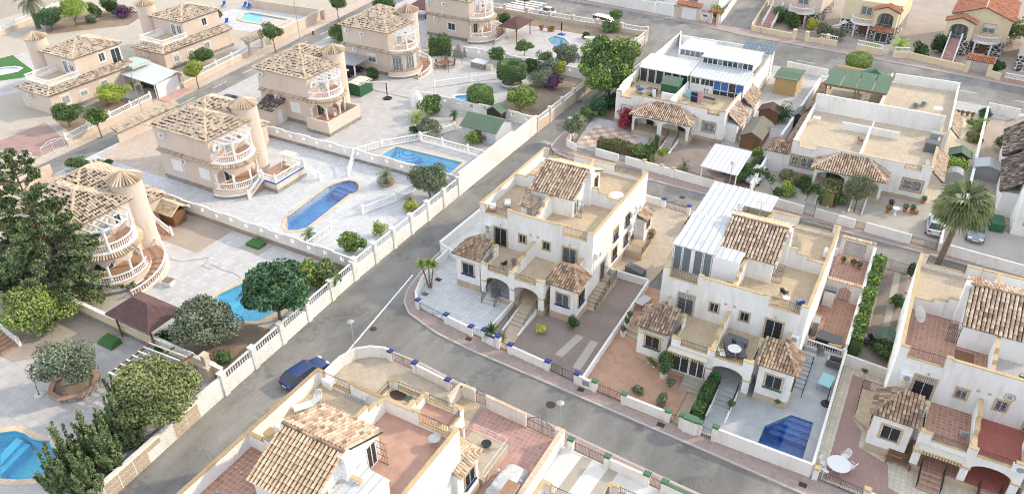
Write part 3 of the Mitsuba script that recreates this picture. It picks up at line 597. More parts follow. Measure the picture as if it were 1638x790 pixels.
# ================================================================ gardens of the white houses
def strip(pts, th): return list(LineString(pts).buffer(th / 2, cap_style='flat', join_style='mitre').exterior.coords)[:-1]
def gwall(label, pts, h, z0=0.1, th=0.2, m='white_garden', cap=None, capm='white_clean', group=None, pillars=(), capc='blue_tile', ph=.12, base=None):
 """garden wall along a line: wall, coping, pillars with tiled caps"""
 k = thing('garden_wall', label, 'wall', group)
 b = B(); b.prism(strip(pts, th), z0 - .2, h); part(k, 'wall', b, m)
 if cap: c = B(); c.prism(strip(pts, th + .1), h, h + cap, bottom=True); part(k, 'coping', c, capm)
 if base: c = B(); c.prism(strip(pts, th + .06), z0 - .2, base[0]); part(k, 'stone_base', c, base[1])
 for x, y in pillars:
  c = B(); c.box(x - .2, y - .2, z0 - .2, x + .2, y + .2, h + ph); q = part(k, 'pillar', c, m)
  c = B(); c.box(x - .27, y - .27, h + ph, x + .27, y + .27, h + ph + .05); c.box(x - .2, y - .2, h + ph + .05, x + .2, y + .2, h + ph + .12); part(q, 'tile_cap', c, capc)
 return k
def gate(label, p, q, z0, z1, m='iron', gap=.14, leaves=2, group='iron gates of the white houses', arch_=0):
 k = thing('gate', label, 'gate', group); p, q = np.array(p, float), np.array(q, float)
 for i in range(leaves):
  a, b = p + (q - p) * i / leaves, p + (q - p) * (i + 1) / leaves
  if not arch_: iron_rail(k, a, b, z0, z1, 'gate_leaf', gap, m=m)
  else:
   fr, br = B(), B(); n = max(4, int(np.hypot(*(b - a)) / gap))
   top = lambda t: z1 + arch_ * math.sin(math.pi * t)
   t0, t1 = i / leaves, (i + 1) / leaves
   ts = np.linspace(t0, t1, 9); fr.tube([[*(p + (q - p) * t), top(t)] for t in ts], .025, 5)
   for z in (z0 + .06, z1): fr.cyl([*a, z], [*b, z], .02, n=5)
   fr.cyl([*a, z0], [*a, top(t0)], .03, n=5); fr.cyl([*b, z0], [*b, top(t1)], .03, n=5)
   for j in range(1, n): t = t0 + (t1 - t0) * j / n; c = p + (q - p) * t; br.cyl([*c, z0 + .06], [*c, top(t)], .012, n=4, cap=False)
   kk = part(k, 'gate_leaf', fr, m); part(kk, 'bars', br, m, kind='stuff')
 return k
# --- first house (road corner)
yard('front_yard', [(-39.3, 55.5), (-39.1, 51.5), (-38.6, 49.4), (-37.8, 47.4), (-36.9, 46.5), (-36, 46.2), (-29.1, 45.5), (-29.1, 55.4), (-35.3, 55.4)], 'white_tile', 'glazed white tile yard of the road corner house', .25)
yard('side_yard', [(-40.5, 55.5), (-35.2, 55.5), (-35.2, 74), (-40.2, 74)], 'gravel_white', 'white gravel strip beside the road corner house', .2)
yard('front_yard', [(-29.1, 45.5), (-18.8, 44.4), (-18.8, 60), (-23, 60), (-29.1, 52)], 'gravel', 'purple grey gravel yard of the road corner house', .2)
yard('patio', [(-23, 60.1), (-18.9, 60.1), (-17.6, 75.2), (-23.9, 75.6), (-35.2, 76.2), (-35.2, 69), (-23, 69)], 'ivory_floor', 'beige tiled patio behind the road corner house', .2)
for a, b in (((-22.06,46.63), (-21.52,50.03)), ((-19.93,45.87), (-20.05,49.94))):
 yard('path', strip([a, b], .75), 'concrete', 'pale concrete wheel track in the gravel yard', .23)
bs = B(); bs.prism(strip([(-39.2, 55.5), (-39.15, 52.5), (-38.7, 49.6), (-37.9, 47.4), (-36.95, 46.3)], .2), -.1, 1.15); w_ = thing('garden_wall', 'curved white garden wall round the yuccas at the road corner', 'wall'); part(w_, 'wall', bs, 'white_garden')
gwall('white garden wall with stepped top below the tile yard', [(-33.4, 45.78), (-30.3, 45.42)], 1.05, pillars=[(-36.9, 46.35), (-33.3, 45.8), (-30.35, 45.45)])
gate('low blue iron double gate of the tile yard at the corner', (-36.65, 46.3), (-33.55, 45.85), .2, 1.0)
gate('narrow blue iron gate beside the meter cabinet', (-30.1, 45.45), (-29.0, 45.3), .2, 1.05, leaves=1)
gwall('short white wall with a meter cabinet between the two narrow gates', [(-28.85, 45.28), (-27.35, 45.12)], 1.35, pillars=[(-28.85, 45.3), (-27.3, 45.15)])
gate('narrow black gate at the foot of the sand steps', (-27.1, 45.1), (-26.1, 45.0), .2, 1.0, leaves=1)
gwall('white garden wall in front of the purple gravel yard', [(-26.1, 45.02), (-22.1, 44.66)], 1.0, pillars=[(-26.0, 45.02), (-22.1, 44.68)])
gate('black iron double gate of the purple gravel yard', (-21.9, 44.65), (-19.3, 44.38), .15, 1.1)
gwall('white wall with grey meter door between two iron double gates', [(-19.3, 44.36), (-17.5, 44.25)], 1.1, pillars=[(-19.2, 44.38)])
gwall('long white dividing wall between the gravel yard and the terracotta yard', [(-18.7, 44.4), (-18.75, 50.6), (-18.8, 60)], 1.0)
gwall('white wall closing the purple gravel yard at the back', [(-22.9, 60.1), (-18.85, 60.1)], 1.05)
gwall('white wall with roadside coping along the left of the corner house', [(-40.5, 55.6), (-40.3, 62.8), (-39.9, 74)], 1.3, cap=.05)
w_ = thing('garden_wall', 'white balustraded wall across the side of the tile yard', 'wall'); b_ = B(); b_.wall((-40.4, 55.5), (-36.2, 54.2), .18, 0, .7); part(w_, 'wall', b_, 'white_garden'); balustrade(w_, [(-40.3, 55.47), (-36.3, 54.23)], .7, .6, False)
# steps and railings of the first house
def front_steps(label, x0, x1, y0, y1, n, m='tan_plinth', str_='white_clean', rail=True, z0=.22):
 """local steps from the porch front (y0, z .9) down to y1"""
 k = thing('steps', label, 'steps')
 for i in range(n): part(k, 'tread', B().box(x0, y1 + (y0 - y1) * i / n, 0, x1, y1 + (y0 - y1) * (i + 1) / n, z0 + (.88 - z0) * (i + 1) / n), m)
 ed = B()
 for i in range(n): yy = y1 + (y0 - y1) * i / n; zz = z0 + (.88 - z0) * (i + 1) / n; ed.box(x0, yy - .02, zz - .05, x1, yy + .06, zz + .006)
 part(k, 'nosing', ed, 'concrete', kind='stuff')
 for x in (x0 - .12, x1):
  if str_: s = B(); s.upright((x, y1 - 1.2), (x, y0), [(0, z0 - .1), (abs(y0 - y1) + 1.2, z0 - .1), (abs(y0 - y1) + 1.2, .9), (0, .35)], -.12); part(k, 'stringer', s, str_)
  if rail: iron_rail(k, (x + .05, y0 + .1), (x + .05, y1), .95, 1.8, 'handrail', .14, z0b=.3, z1b=1.1)
 return k
with at(FB):
 front_steps('sand coloured steps with black handrails at the road corner house', 7.2, 8.7, -4.6, -7.0, 5)
 yard('path', [(7.2, -7.0), (8.7, -7.0), (9.0, -10.2), (7.6, -10.1)], 'tan_plinth', 'sand coloured path to the gate', .24) if 0 else None
 front_steps('white steps with blue edges and black handrails beside the tile yard', 3.4, 4.7, -4.6, -5.6, 3, 'white_tile', None, z0=.25)
 k = thing('stair', 'beige outside stair with black railing on the sunny side wall', 'stairs'); s = B(); stairs(s, 12.3, 13.5, -1.6, .2, 1.8, 1.0, 7); s.box(12.3, 1.8, 0, 13.5, 3.6, 1.0); part(k, 'treads', s, 'tan_plinth')
 iron_rail(k, (13.45, 1.8), (13.45, -1.6), 1.0, 1.9, 'handrail', .14, z0b=.2, z1b=1.1); iron_rail(k, (13.45, 3.6), (13.45, 1.8), 1.0, 1.9, 'handrail');
 iron_rail(k, (12.35, 2.25), (13.3, 2.25), 1.02, 2.9, 'security_gate', .16)
 k = thing('stair', 'low beige landing with black railing by the back patio', 'stairs'); s = B(); s.box(12.3, 8.6, 0, 14.2, 11.2, .95); part(k, 'landing', s, 'tan_plinth'); iron_rail(k, (14.15, 8.6), (14.15, 11.2), .95, 1.8, 'handrail'); iron_rail(k, (12.4, 8.65), (14.15, 8.65), .95, 1.8, 'handrail')
 aircon((12.25, .9), 4.7, 0, 'air conditioner on the sunny wall of the corner house, nearest its front edge', pipe=2.5)
 for y, z, q in ((9.6, 4.6, 'upper near'), (11.1, 4.5, 'upper far'), (9.7, 3.2, 'middle'), (9.5, 2.4, 'lowest')): aircon((12.25, y), z, 0, q + ' one of four clustered air conditioners at the back of the sunny side wall', group='four clustered air conditioners')
 aircon((.95, 0), 5.0, -90, 'air conditioner beside the left balcony door of the corner house')
 # left part front of porch
 k = thing('railing', 'black railing between the white porch columns of the corner house', 'railing'); iron_rail(k, (2.95, -4.5), (3.3, -4.5), .9, 1.7, 'panel'); iron_rail(k, (4.8, -4.5), (5.8, -4.5), .9, 1.7, 'panel'); iron_rail(k, (8.75, -4.5), (9.0, -4.5), .9, 1.7, 'panel'); iron_rail(k, (9.4, -4.1), (9.4, -2.1), .9, 1.7, 'panel')
yard('path', [(-28.05, 48.4), (-26.55, 48.4), (-26.2, 45.1), (-27.2, 45.1)], 'tan_plinth', 'sand coloured path to the narrow gate', .24)
gwall('low white wall between the tile yard and the sand steps', [(-29.1, 51), (-29.05, 45.6)], .75)
# --- second house (navy pool)
yard('front_yard', [(-18.6, 44.3), (-10.5, 43.95), (-10.5, 49.6), (-18.65, 59.6), (-15.6, 59.6), (-15.6, 53.7), (-10.6, 53.7)] if 0 else [(-18.6, 44.3), (-10.6, 43.95), (-10.6, 49.2), (-15.6, 54), (-15.6, 60), (-18.7, 60)], 'orange_paving', 'terracotta crazy paved yard of the second white house', .3)
yard('path', [(-10.9, 43.95), (-8.9, 43.85), (-8.9, 49.2), (-10.9, 49.2)], 'tan_plinth', 'sand path to the glazed porch', .16)
PV = [(-4.05, 45.0), (-4.03, 46.98), (-2.48, 49.2), (-0.75, 49.2), (-0.7, 45.0)]
yard('pool_terrace', [(-8.3, 43.95), (0.0, 43.9), (0.0, 58), (-3.3, 58), (-3.3, 54), (-9, 54)], 'grey_tile', 'grey tiled terrace round the navy pool', .3, holes=[PV])
def pool_(label, pts, z, depth, liner, water, coping=None, cw=.35, steps=None, name='swimming_pool', zw=.12, cm='coping'):
 k = thing(name, label, 'swimming pool')
 b = B(); P = Polygon(pts); ring = np.array(P.exterior.coords)[:-1]
 n = len(ring); i = np.arange(n); j = (i + 1) % n
 b.add(np.vstack([np.c_[ring, np.full(n, z - depth)], np.c_[ring, np.full(n, z)]]), np.c_[i, j, j + n, i + n]); b.sheet(ring, z - depth); part(k, 'basin', b, liner)
 if coping is not None:
  o_ = list(P.buffer(cw, join_style='round', quad_segs=4).exterior.coords)[:-1]
  c = B(); c.prism(o_, z - .05, z + .05, [list(P.exterior.coords)[:-1]]); part(k, 'coping', c, cm)
 if steps:
  for q in steps: s = B(); s.prism(q[0], z - depth, q[1]); part(k, 'pool_step', s, q[2] if len(q) > 2 else liner)
 w = B(); w.sheet(list(P.buffer(-.01).exterior.coords)[:-1], z - zw); part(k, 'water_surface', w, 'water')
 return k
sp = [(list(Polygon(PV).intersection(Polygon([(-6, 48.75 - .5 * i), (0, 48.75 - .5 * i), (0, 50), (-6, 50)])).exterior.coords)[:-1], .08 - .2 * i) for i in range(4)]
pool_('navy blue tiled corner pool with underwater steps on the grey terrace', PV, .3, 1.3, 'pool_navy', 'water', steps=sp)
gate('black iron double gate of the terracotta yard', (-17.4, 44.25), (-14.9, 44.08), .2, 1.1)
gwall('white front wall of the terracotta yard with green tile caps', [(-14.8, 44.06), (-11.0, 43.96)], 1.1, pillars=[(-17.5, 44.27), (-14.8, 44.08), (-11.0, 43.98)], capc='green_tile')
gate('narrow black gate to the sand path of the second house', (-10.8, 43.95), (-9.9, 43.85), .2, 1.1, leaves=1)
gwall('white meter cabinet wall with green tiled roof', [(-9.75, 43.84), (-8.45, 43.78)], 1.3, pillars=[(-9.8, 43.85), (-8.4, 43.8)], capc='green_tile')
gate('narrow black gate below the grey steps', (-8.2, 43.8), (-7.3, 43.76), .2, 1.1, leaves=1)
gwall('tall white front wall along the navy pool', [(-7.15, 43.76), (0.1, 43.75)], 1.45, pillars=[(-7.15, 43.8)], capc='green_tile')
gwall('white dividing wall between the grey pool terrace and the pink paved yard', [(0.1, 43.8), (0.02, 58)], 1.5)
with at(FC):
 front_steps('grey steps with black handrails below the second house', 7.3, 8.7, -4.6, -6.8, 5, 'grey_tile', 'white_clean')
 yard('path', [(7.3, -6.8), (8.7, -6.8), (8.3, -9.9), (7.3, -9.9)], 'grey_tile', 'grey tiled path to the narrow gate', .32)
 k = thing('steps', 'pale steps below the glazed porch of the second house', 'steps'); s = B(); stairs(s, 4.3, 6.1, -6.0, .15, -4.6, .88, 4); part(k, 'treads', s, 'concrete')
 # glazed porch front (left home)
 k = thing('glazed_porch', 'white framed sliding glass doors filling the porch arch under an ochre fringed awning', 'glass doors'); s = B()
 for x in (2.95, 3.75, 4.45, 4.55, 5.2, 5.75): s.box(x, -4.72, .9, x + .07, -4.64, 3.0)
 s.box(2.95, -4.72, .9, 5.82, -4.64, .98); s.box(2.95, -4.72, 2.92, 5.82, -4.64, 3.0); part(k, 'frame', s, 'pvc_white'); s = B(); s.box(2.95, -4.68, .95, 5.82, -4.66, 2.95); part(k, 'glass_panel', s, 'glass_dark')
 k = thing('awning', 'rolled white awning with ochre fringe over the glazed porch', 'awning'); s = B(); s.add(*_slope(np.array((2.7, -4.95)), np.array((6.0, -4.95)), .55, 3.2, 3.2, .12)); part(k, 'roll', s, 'canvas'); s = B()
 for i in range(16): s.box(2.72 + i * .2, -5.26, 2.95, 2.82 + i * .2, -5.24, 3.22)
 part(k, 'fringe', s, 'ochre', kind='stuff')
 k = thing('awning', 'ochre fringed awning over the left bay window of the second house', 'awning'); s = B(); s.box(-.2, -4.55, 3.75, 2.2, -4.15, 3.85); part(k, 'roll', s, 'canvas'); s = B()
 for i in range(12): s.box(-.18 + i * .2, -4.57, 3.5, -.08 + i * .2, -4.555, 3.76)
 part(k, 'fringe', s, 'ochre', kind='stuff')
 # glazed roof room on the left terrace
 k = thing('roof_conservatory', 'white panel roofed glass room on the left roof terrace', 'conservatory')
 s = B(); s.add([[.2, 1.7, 8.9], [3.8, 1.7, 8.9], [3.8, 6.9, 9.35], [.2, 6.9, 9.35], [.2, 1.7, 9.0], [3.8, 1.7, 9.0], [3.8, 6.9, 9.45], [.2, 6.9, 9.45]], [[0, 1, 2, 3], [4, 7, 6, 5], [0, 4, 5, 1], [1, 5, 6, 2], [2, 6, 7, 3], [3, 7, 4, 0]])
 part(k, 'roof_panel', s, 'sheet_white', label='front slope of white roof panels')
 s = B(); s.add([[.1, 6.9, 9.0], [3.8, 6.9, 9.0], [3.8, 13.7, 9.3], [.1, 13.7, 9.3], [.1, 6.9, 9.1], [3.8, 6.9, 9.1], [3.8, 13.7, 9.4], [.1, 13.7, 9.4]], [[0, 1, 2, 3], [4, 7, 6, 5], [0, 4, 5, 1], [1, 5, 6, 2], [2, 6, 7, 3], [3, 7, 4, 0]])
 s.box(3.8, 10.6, 9.2, 6.3, 13.7, 9.3); part(k, 'roof_panel', s, 'sheet_white', label='rear slope of white roof panels')
 s = B(); s.add([[3.8, 1.7, 8.82], [6.0, 1.7, 8.82], [6.0, 3.4, 8.95], [3.8, 3.4, 8.95]], [[0, 1, 2, 3]]); part(k, 'roof_panel', s, 'sheet_white', label='small side piece of white roof panels')
 s = B()
 for x in np.arange(.2, 3.9, .6): s.add(*_slope(np.array((x, 1.7)), np.array((x, 6.9)), .05, 9.0, 9.45, .05)); s.add(*_slope(np.array((x, 6.95)), np.array((x, 13.7)), .05, 9.1, 9.4, .05))
 part(k, 'roof_ribs', s, 'pvc_white', kind='stuff')
 for x0, x1 in ((.25, 1.0), (1.05, 1.85), (2.05, 2.85), (2.9, 3.65)):
  s = B(); s.box(x0, 1.75, 6.45, x1, 1.77, 8.85); q = part(k, 'glass_panel', s, 'glass_mid'); s = B(); s.box(x0, 1.72, 6.42, x0 + .07, 1.79, 8.9); s.box(x1 - .07, 1.72, 6.42, x1, 1.79, 8.9); s.box(x0 + .07, 1.72, 6.42, x1 - .07, 1.79, 6.5); part(q, 'frame', s, 'pvc_white')
 s = B(); s.box(3.7, 1.72, 6.42, 6.0, 1.82, 8.8); part(k, 'wall_panel', s, 'white_clean'); s = B(); s.box(1.85, 1.72, 6.42, 2.05, 1.8, 8.9); part(k, 'mullion', s, 'pvc_white'); s = B(); s.box(.12, 1.75, 7.6, .2, 13.6, 9.1); s.box(.2, 13.55, 7.6, 3.8, 13.65, 9.2); part(k, 'side_wall', s, 'pvc_white')
 aircon((11.6, 0), 4.1, -90, 'air conditioner beside the right balcony door of the second house')
 aircon((11.95, 10.0), 6.6, 180, 'air conditioner standing against the parapet of a rear terrace')
gwall('white court wall with stepped pillars behind the barbecue of the second house', [(-18.7, 60.1), (-15.9, 60.1)], 1.0) if 0 else None
# side court of the second house
yard('side_court', [(-3.4, 58), (-0.1, 58), (-.2, 75.0), (-3.4, 75.2)], 'terracotta_floor', 'terracotta tiled side court of the second house', .3)
gwall('tall white court wall beside the ivy hedge', [(-.05, 58), (-.15, 75)], 2.0, cap=.06)
for y, lab in ((66.6, 'white cross wall with clay tile coping and an arched iron gate'), (74.9, 'white end wall with clay tile coping and a wide iron gate')):
 k = thing('court_wall', lab, 'wall'); s = B(); x0, x1 = (-2.1, -1.0) if y < 70 else (-3.0, -.9)
 s.upright((-3.4, y), (-.15, y), [(0, .1), (x0 + 3.4, .1), (x0 + 3.4, 1.6)] + ([(x0 + 3.9, 2.0)] if y < 70 else [(x0 + 3.4, 2.1), (x1 + 3.4, 2.1)]) + [(x1 + 3.4, 1.6), (x1 + 3.4, .1), (3.25, .1), (3.25, 2.4), (0, 2.4)], .2); part(k, 'wall', s, 'white_garden')
 t = B()
 for x, c_ in zip(np.arange(-3.3, -.15, .22), pal_pick('sand', 20)): t.cyl([x, y - .12, 2.43], [x, y + .32, 2.43], .1, n=6, c=c_)
 part(k, 'coping_tiles', t, 'tile', kind='stuff')
 iron_rail(k, (x0, y + .1), (x1, y + .1), .35, 1.95, 'iron_gate', .12)
k = thing('balustrade', 'white balustrade closing the terracotta side court', 'balustrade'); balustrade(k, [(-3.3, 58.1), (-.15, 58.0)], .5, .8); b_ = B(); b_.wall((-3.3, 58.1), (-.15, 58.0), .2, .1, .5); part(k, 'base_wall', b_, 'white_garden')
# --- third house side drive and yard
yard('side_drive', [(0.05, 57.6), (3.5, 57.6), (3.5, 74.6), (-.1, 75)], 'gravel', 'purple grey gravel drive with pale strips', .15)
for x in (.75, 2.35): yard('path', [(x, 64), (x + .6, 64), (x + .45, 74.5), (x - .15, 74.5)], 'concrete', 'pale concrete wheel strip in the side drive', .18)
gate('black iron double gate at the end of the side drive', (0.1, 74.7), (3.3, 74.4), .15, 1.35)
gwall('white cross wall between the side drive and the pink paved yard', [(.1, 57.6), (3.5, 57.3)], 1.3)
yard('front_yard', [(.2, 43.85), (12, 43.4), (12, 52.5), (3.5, 52.5), (3.5, 57.3), (.2, 57.6)], 'ivory_paver', 'ivory tiled yard of the third house', .2)
yard('paving_band', [(1.05, 56.6), (2.6, 56.4), (2.6, 55.0), (1.9, 54.9), (1.9, 51.2), (2.75, 50.2), (2.75, 48.4), (5.0, 47.6), (5.3, 45.4), (7.0, 44.9), (6.9, 43.9), (1.05, 44.0)], 'pink_paver', 'pink paved band across the ivory yard', .21)
yard('paving_band', [(1.95, 54.9), (3.5, 54.9), (3.5, 50.1), (1.95, 51.2)], 'tan_floor', 'brown tiled landing beside the third house', .5)
gwall('white garden wall with ochre caps below the pink paved yard', [(4.0, 43.45), (11, 43.0)], 1.1, pillars=[(.45, 43.75), (3.95, 43.5)], capc='ochre')
gate('black iron double gate of the pink paved yard', (.7, 43.75), (3.7, 43.5), .2, 1.1)
k = thing('railing', 'black railing round the brown tiled landing', 'railing'); iron_rail(k, (1.95, 54.9), (1.95, 51.4), .5, 1.4, 'panel', .5); iron_rail(k, (1.95, 54.9), (3.4, 54.9), .5, 1.4, 'panel')
with at(FD):
 front_steps('terracotta steps with black handrails below the fringed awning', 3.6, 5.0, -4.6, -6.2, 4, 'terracotta_floor', None)
 front_steps('steps with black handrails below the right porch of the third house', 7.4, 8.6, -4.6, -6.2, 4, 'terracotta_floor', None)
 k = thing('awning', 'rolled cream awning with scalloped edge over the terracotta porch', 'awning'); s = B(); s.box(2.9, -5.2, 3.0, 5.8, -4.65, 3.12); part(k, 'roll', s, 'canvas'); s = B()
 for i in range(14): s.box(2.92 + i * .2, -5.24, 2.72, 3.06 + i * .2, -5.2, 3.02)
 part(k, 'fringe', s, 'ochre', kind='stuff')
 aircon((1.0, 0), 4.75, -90, 'air conditioner high on the front wall of the third house')
 aircon((9.0, -4.3), 3.4, -90, 'air conditioner on the dark red balcony at the right edge')
 k = thing('wall_ornament', 'round wrought metal sunflower ornament on the white facade', 'wall ornament'); s = B()
 for i in range(12): a = i * math.pi / 6; s.cyl([7.7 + .33 * math.cos(a), -.03, 5.9 + .33 * math.sin(a)], [7.7 + .33 * math.cos(a), -.06, 5.9 + .33 * math.sin(a)], .07, n=6)
 part(k, 'petals', s, 'tan_plinth', kind='stuff'); s = B(); s.cyl([7.7, -.02, 5.9], [7.7, -.05, 5.9], .17, n=10); part(k, 'centre', s, 'galv')
 t = B()
 for i in range(3):
  for j in range(4): t.cyl([3.95 + .2 * i, 6.6 + .5 * j, 10.3 - .12 * j], [3.95 + .2 * i, 7.15 + .5 * j, 10.22 - .12 * j], .1, n=6)
 solo('spare_tiles', 'patch of bright red tiles on the ridge of the third house', 'tiles', t, 'red_tile')
# --- bottom house yards
yard('front_yard', [(-37.9, 31), (-37.9, 36.5), (-37.4, 37.9), (-35.3, 39.1), (-32.3, 39.0), (-27.2, 38.4), (-27.2, 29), (-33, 29)], 'ivory_floor', 'cream tiled yard of the bottom house', .15)
yard('path', [(-27.1, 38.4), (-25.0, 38.3), (-24.4, 33), (-26.7, 33)], 'tan_floor', 'sand coloured path inside the arched gate', .17)
yard('side_yard', [(-24.4, 38.3), (-17.4, 37.7), (-17.3, 28), (-21, 28), (-21, 30), (-24.4, 34)], 'rose_tile', 'rose tiled drive with the covered car', .16)
bs = B(); bs.prism(strip([(-38.0, 33.5), (-38.05, 36.3), (-37.6, 37.8), (-36.6, 38.7), (-35.4, 39.15), (-34.9, 39.15)], .2), -.1, 1.35); w_ = thing('garden_wall', 'curved white garden wall of the bottom house at the junction', 'wall'); part(w_, 'wall', bs, 'white_garden')
gate('brown iron double gate in the curved wall of the bottom house', (-34.5, 39.1), (-32.2, 38.95), .2, 1.15, gap=.1)
gwall('low worn white wall with blue tile caps in front of the bottom house', [(-32.0, 38.9), (-28.3, 38.55)], 1.1, pillars=[(-34.75, 39.12), (-32.0, 38.92), (-28.35, 38.55)])
gate('narrow brown iron gate beside two blue caps', (-28.1, 38.5), (-27.2, 38.42), .2, 1.1, leaves=1, gap=.1)
gwall('cream capped white wall stub beside the arched gate', [(-27.0, 36.6), (-27.0, 38.4), (-25.6, 38.4)], 1.45, cap=.06, capm='coping', pillars=[(-27.0, 38.45)], ph=-.1)
gate('narrow arched iron gate onto the sand path', (-25.5, 38.4), (-24.5, 38.3), .2, 1.3, leaves=1, gap=.1, arch_=.35)
gwall('cream capped white wall in front of the rose drive', [(-24.4, 38.25), (-20.6, 38.0)], 1.45, cap=.07, capm='coping')
gate('wide arched black iron gate of the rose drive', (-20.5, 37.95), (-17.9, 37.75), .2, 1.1, gap=.11, arch_=.75)
gwall('cream capped white wall between the rose drive and the white gravel yard', [(-17.9, 37.75), (-17.3, 37.7), (-17.25, 26)], 1.6, cap=.07, capm='coping', th=.3)
yard('front_yard', [(-17.1, 37.6), (-5, 37.0), (-5, 26), (-17.1, 26)], 'gravel_white', 'white gravel yard with two sand strips', .14)
for x in (-14.9, -12.7): yard('path', [(x - .5, 37.4), (x + .3, 37.4), (x - .3, 29), (x - 1.2, 29)], 'concrete', 'sand coloured wheel strip across the white gravel', .16)
gate('brown iron double gate of the white gravel yard', (-16.1, 37.55), (-13.6, 37.4), .2, 1.1, gap=.12)
gwall('white wall with green tile caps in front of the white gravel yard', [(-13.4, 37.38), (-10.2, 37.25)], 1.1, pillars=[(-16.5, 37.6), (-13.4, 37.42), (-10.2, 37.28)], capc='green_tile')
gate('narrow brown gate at the lower right of the road', (-10.0, 37.25), (-9.0, 37.2), .2, 1.1, leaves=1, gap=.1)
gwall('white wall with green tiled top at the bottom edge', [(-8.9, 37.2), (-5, 37.0)], 1.1, cap=.06, capm='green_tile', pillars=[(-8.85, 37.22)], capc='green_tile')
k = thing('terrace', 'cream side terrace with white tube railing beside the rose drive', 'terrace'); s = B(); s.box(-23.7, 31.2, 0, -20.5, 35.0, .95); part(k, 'floor', s, 'ivory_floor')
for a, b in (((-23.6, 34.95), (-20.55, 34.95)), ((-20.55, 34.95), (-20.55, 31.4))): iron_rail(k, a, b, .95, 1.75, 'tube_railing', .9, m='pvc_white')
# A roof parts: polycarbonate roof beside the stair house
k = thing('roof_canopy', 'white sheet canopy beside the honey tiled stair house', 'canopy'); s = B(); s.add([[-25.3, 17.5, 8.1], [-22.3, 17.5, 7.9], [-22.3, 23.6, 7.9], [-25.3, 23.6, 8.1], [-25.3, 17.5, 8.2], [-22.3, 17.5, 8.0], [-22.3, 23.6, 8.0], [-25.3, 23.6, 8.2]], [[0, 1, 2, 3], [4, 7, 6, 5], [0, 4, 5, 1], [1, 5, 6, 2], [2, 6, 7, 3], [3, 7, 4, 0]]); part(k, 'sheet', s, 'sheet_white'); s = B(); s.box(-22.45, 17.6, 6.4, -22.35, 23.5, 7.9); part(k, 'side_panel', s, 'white_clean')

# ================================================================ white bungalows behind
def bung_wall(w, cp, p, q, z0, segs, m=None): parapet(w, cp, p, q, z0, segs, .2, .03)
def lean(parent, x0, x1, y0, y1, z0, z1, pal): roof(parent, [[[x0, y0, z0], [x0, y1, z0], [x1, y1, z1], [x1, y0, z1]]], pal)
def bungalow_porch(k, x0, x1, yb, yf, cols, pal):
 """hip-roofed double porch in front of a bungalow"""
 s = B(); s.box(x0, yf, 0, x1, yb, .75); part(k, 'porch_base', s, 'tan_plinth'); s = B(); s.sheet([(x0, yf), (x1, yf), (x1, yb), (x0, yb)], .754); part(k, 'porch_floor', s, 'tan_floor')
 pts = [(0, .75)]; L = x1 - x0
 for a, b in cols: pts += [(a - x0, .75)] + arch(a - x0, b - x0, 2.2, 2.75) + [(b - x0, .75)]
 pts += [(L, .75), (L, 3.1), (0, 3.1)]
 s = B(); s.upright((x0, yf), (x1, yf), pts, .25); s.upright((x0, yb), (x0, yf), [(0, .75), (0, 3.1), (yb - yf, 3.1), (yb - yf, .75), (yb - yf - .4, .75)] + arch(.4, yb - yf - .4, 2.2, 2.6)[::-1] + [(.4, .75)], .25); s.upright((x1 - .25, yb), (x1 - .25, yf), [(0, .75), (0, 3.1), (yb - yf, 3.1), (yb - yf, .75), (yb - yf - .4, .75)] + arch(.4, yb - yf - .4, 2.2, 2.6)[::-1] + [(.4, .75)], .25); part(k, 'porch_arches', s, 'white')
 e = .35; h = 1.25; A, Bq, C, Dq = [x0 - e, yf - e, 3.1], [x1 + e, yf - e, 3.1], [x1 + e, yb, 3.1], [x0 - e, yb, 3.1]; a, b = [x0 + 2.2, yb - .02, 3.1 + h], [x1 - 2.2, yb - .02, 3.1 + h]
 roof(k, [[A, Bq, b, a], [Bq, C, b], [Dq, A, a]], pal, [(A, a), (Bq, b)], rp='sand', pitch=.27, row=.42, r=.1)
 s = B(); s.box(x0 + 1.2, yb - .05, .8, x0 + 2.2, yb, 2.8); s.box(x1 - 2.2, yb - .05, .8, x1 - 1.2, yb, 2.8); part(k, 'doors', s, 'glass_dark', kind='stuff')
# --- left bungalow pair
k1 = thing('bungalow', 'white bungalow pair beside the round green tree, glass rooms and solar panels on its roof', 'house', 'white bungalow pairs behind the middle road')
X0, X1, Y0, Y1 = -37.2, -21.8, 94.8, 121.0
s = B(); s.box(X0, Y0, 0, X1, Y1, 3.7); part(k1, 'walls', s, 'white')
f = B(); f.sheet([(X0 + .2, Y0 + .2), (X1 - .2, Y0 + .2), (X1 - .2, 102.3), (X0 + .2, 102.6)], 3.705); part(k1, 'terrace_floor', f, 'tan_floor')
f = B(); f.sheet([(X0 + .2, 107.5), (X1 - .2, 107.5), (X1 - .2, Y1 - .2), (X0 + .2, Y1 - .2)], 3.705); part(k1, 'rear_roof', f, 'white_slab')
w, cp = B(), B(); parapet(w, cp, (X0, Y0 + .1), (X1, Y0 + .1), 3.6, [(0, .7, 4.75), (.7, 2.2, 4.0), (2.2, 13.0, 4.65), (13.0, 14.6, 4.0), (14.6, 15.4, 4.7)], .2, .04); part(k1, 'front_parapet', w, 'white'); part(k1, 'coping', cp, 'ochre_worn')
w, cp = B(), B(); parapet(w, cp, (X1 - .1, Y0 + .2), (X1 - .1, Y1), 3.6, [(0, 26, 4.7)]); part(k1, 'right_parapet', w, 'white'); part(k1, 'coping', cp, 'coping')
w, cp = B(), B(); parapet(w, cp, (X0 + .1, Y0 + .2), (X0 + .1, Y1), 3.6, [(0, 1, 4.75), (1, 2, 5.0), (2, 26, 5.2)]); part(k1, 'left_parapet', w, 'white'); part(k1, 'coping', cp, 'white_clean')
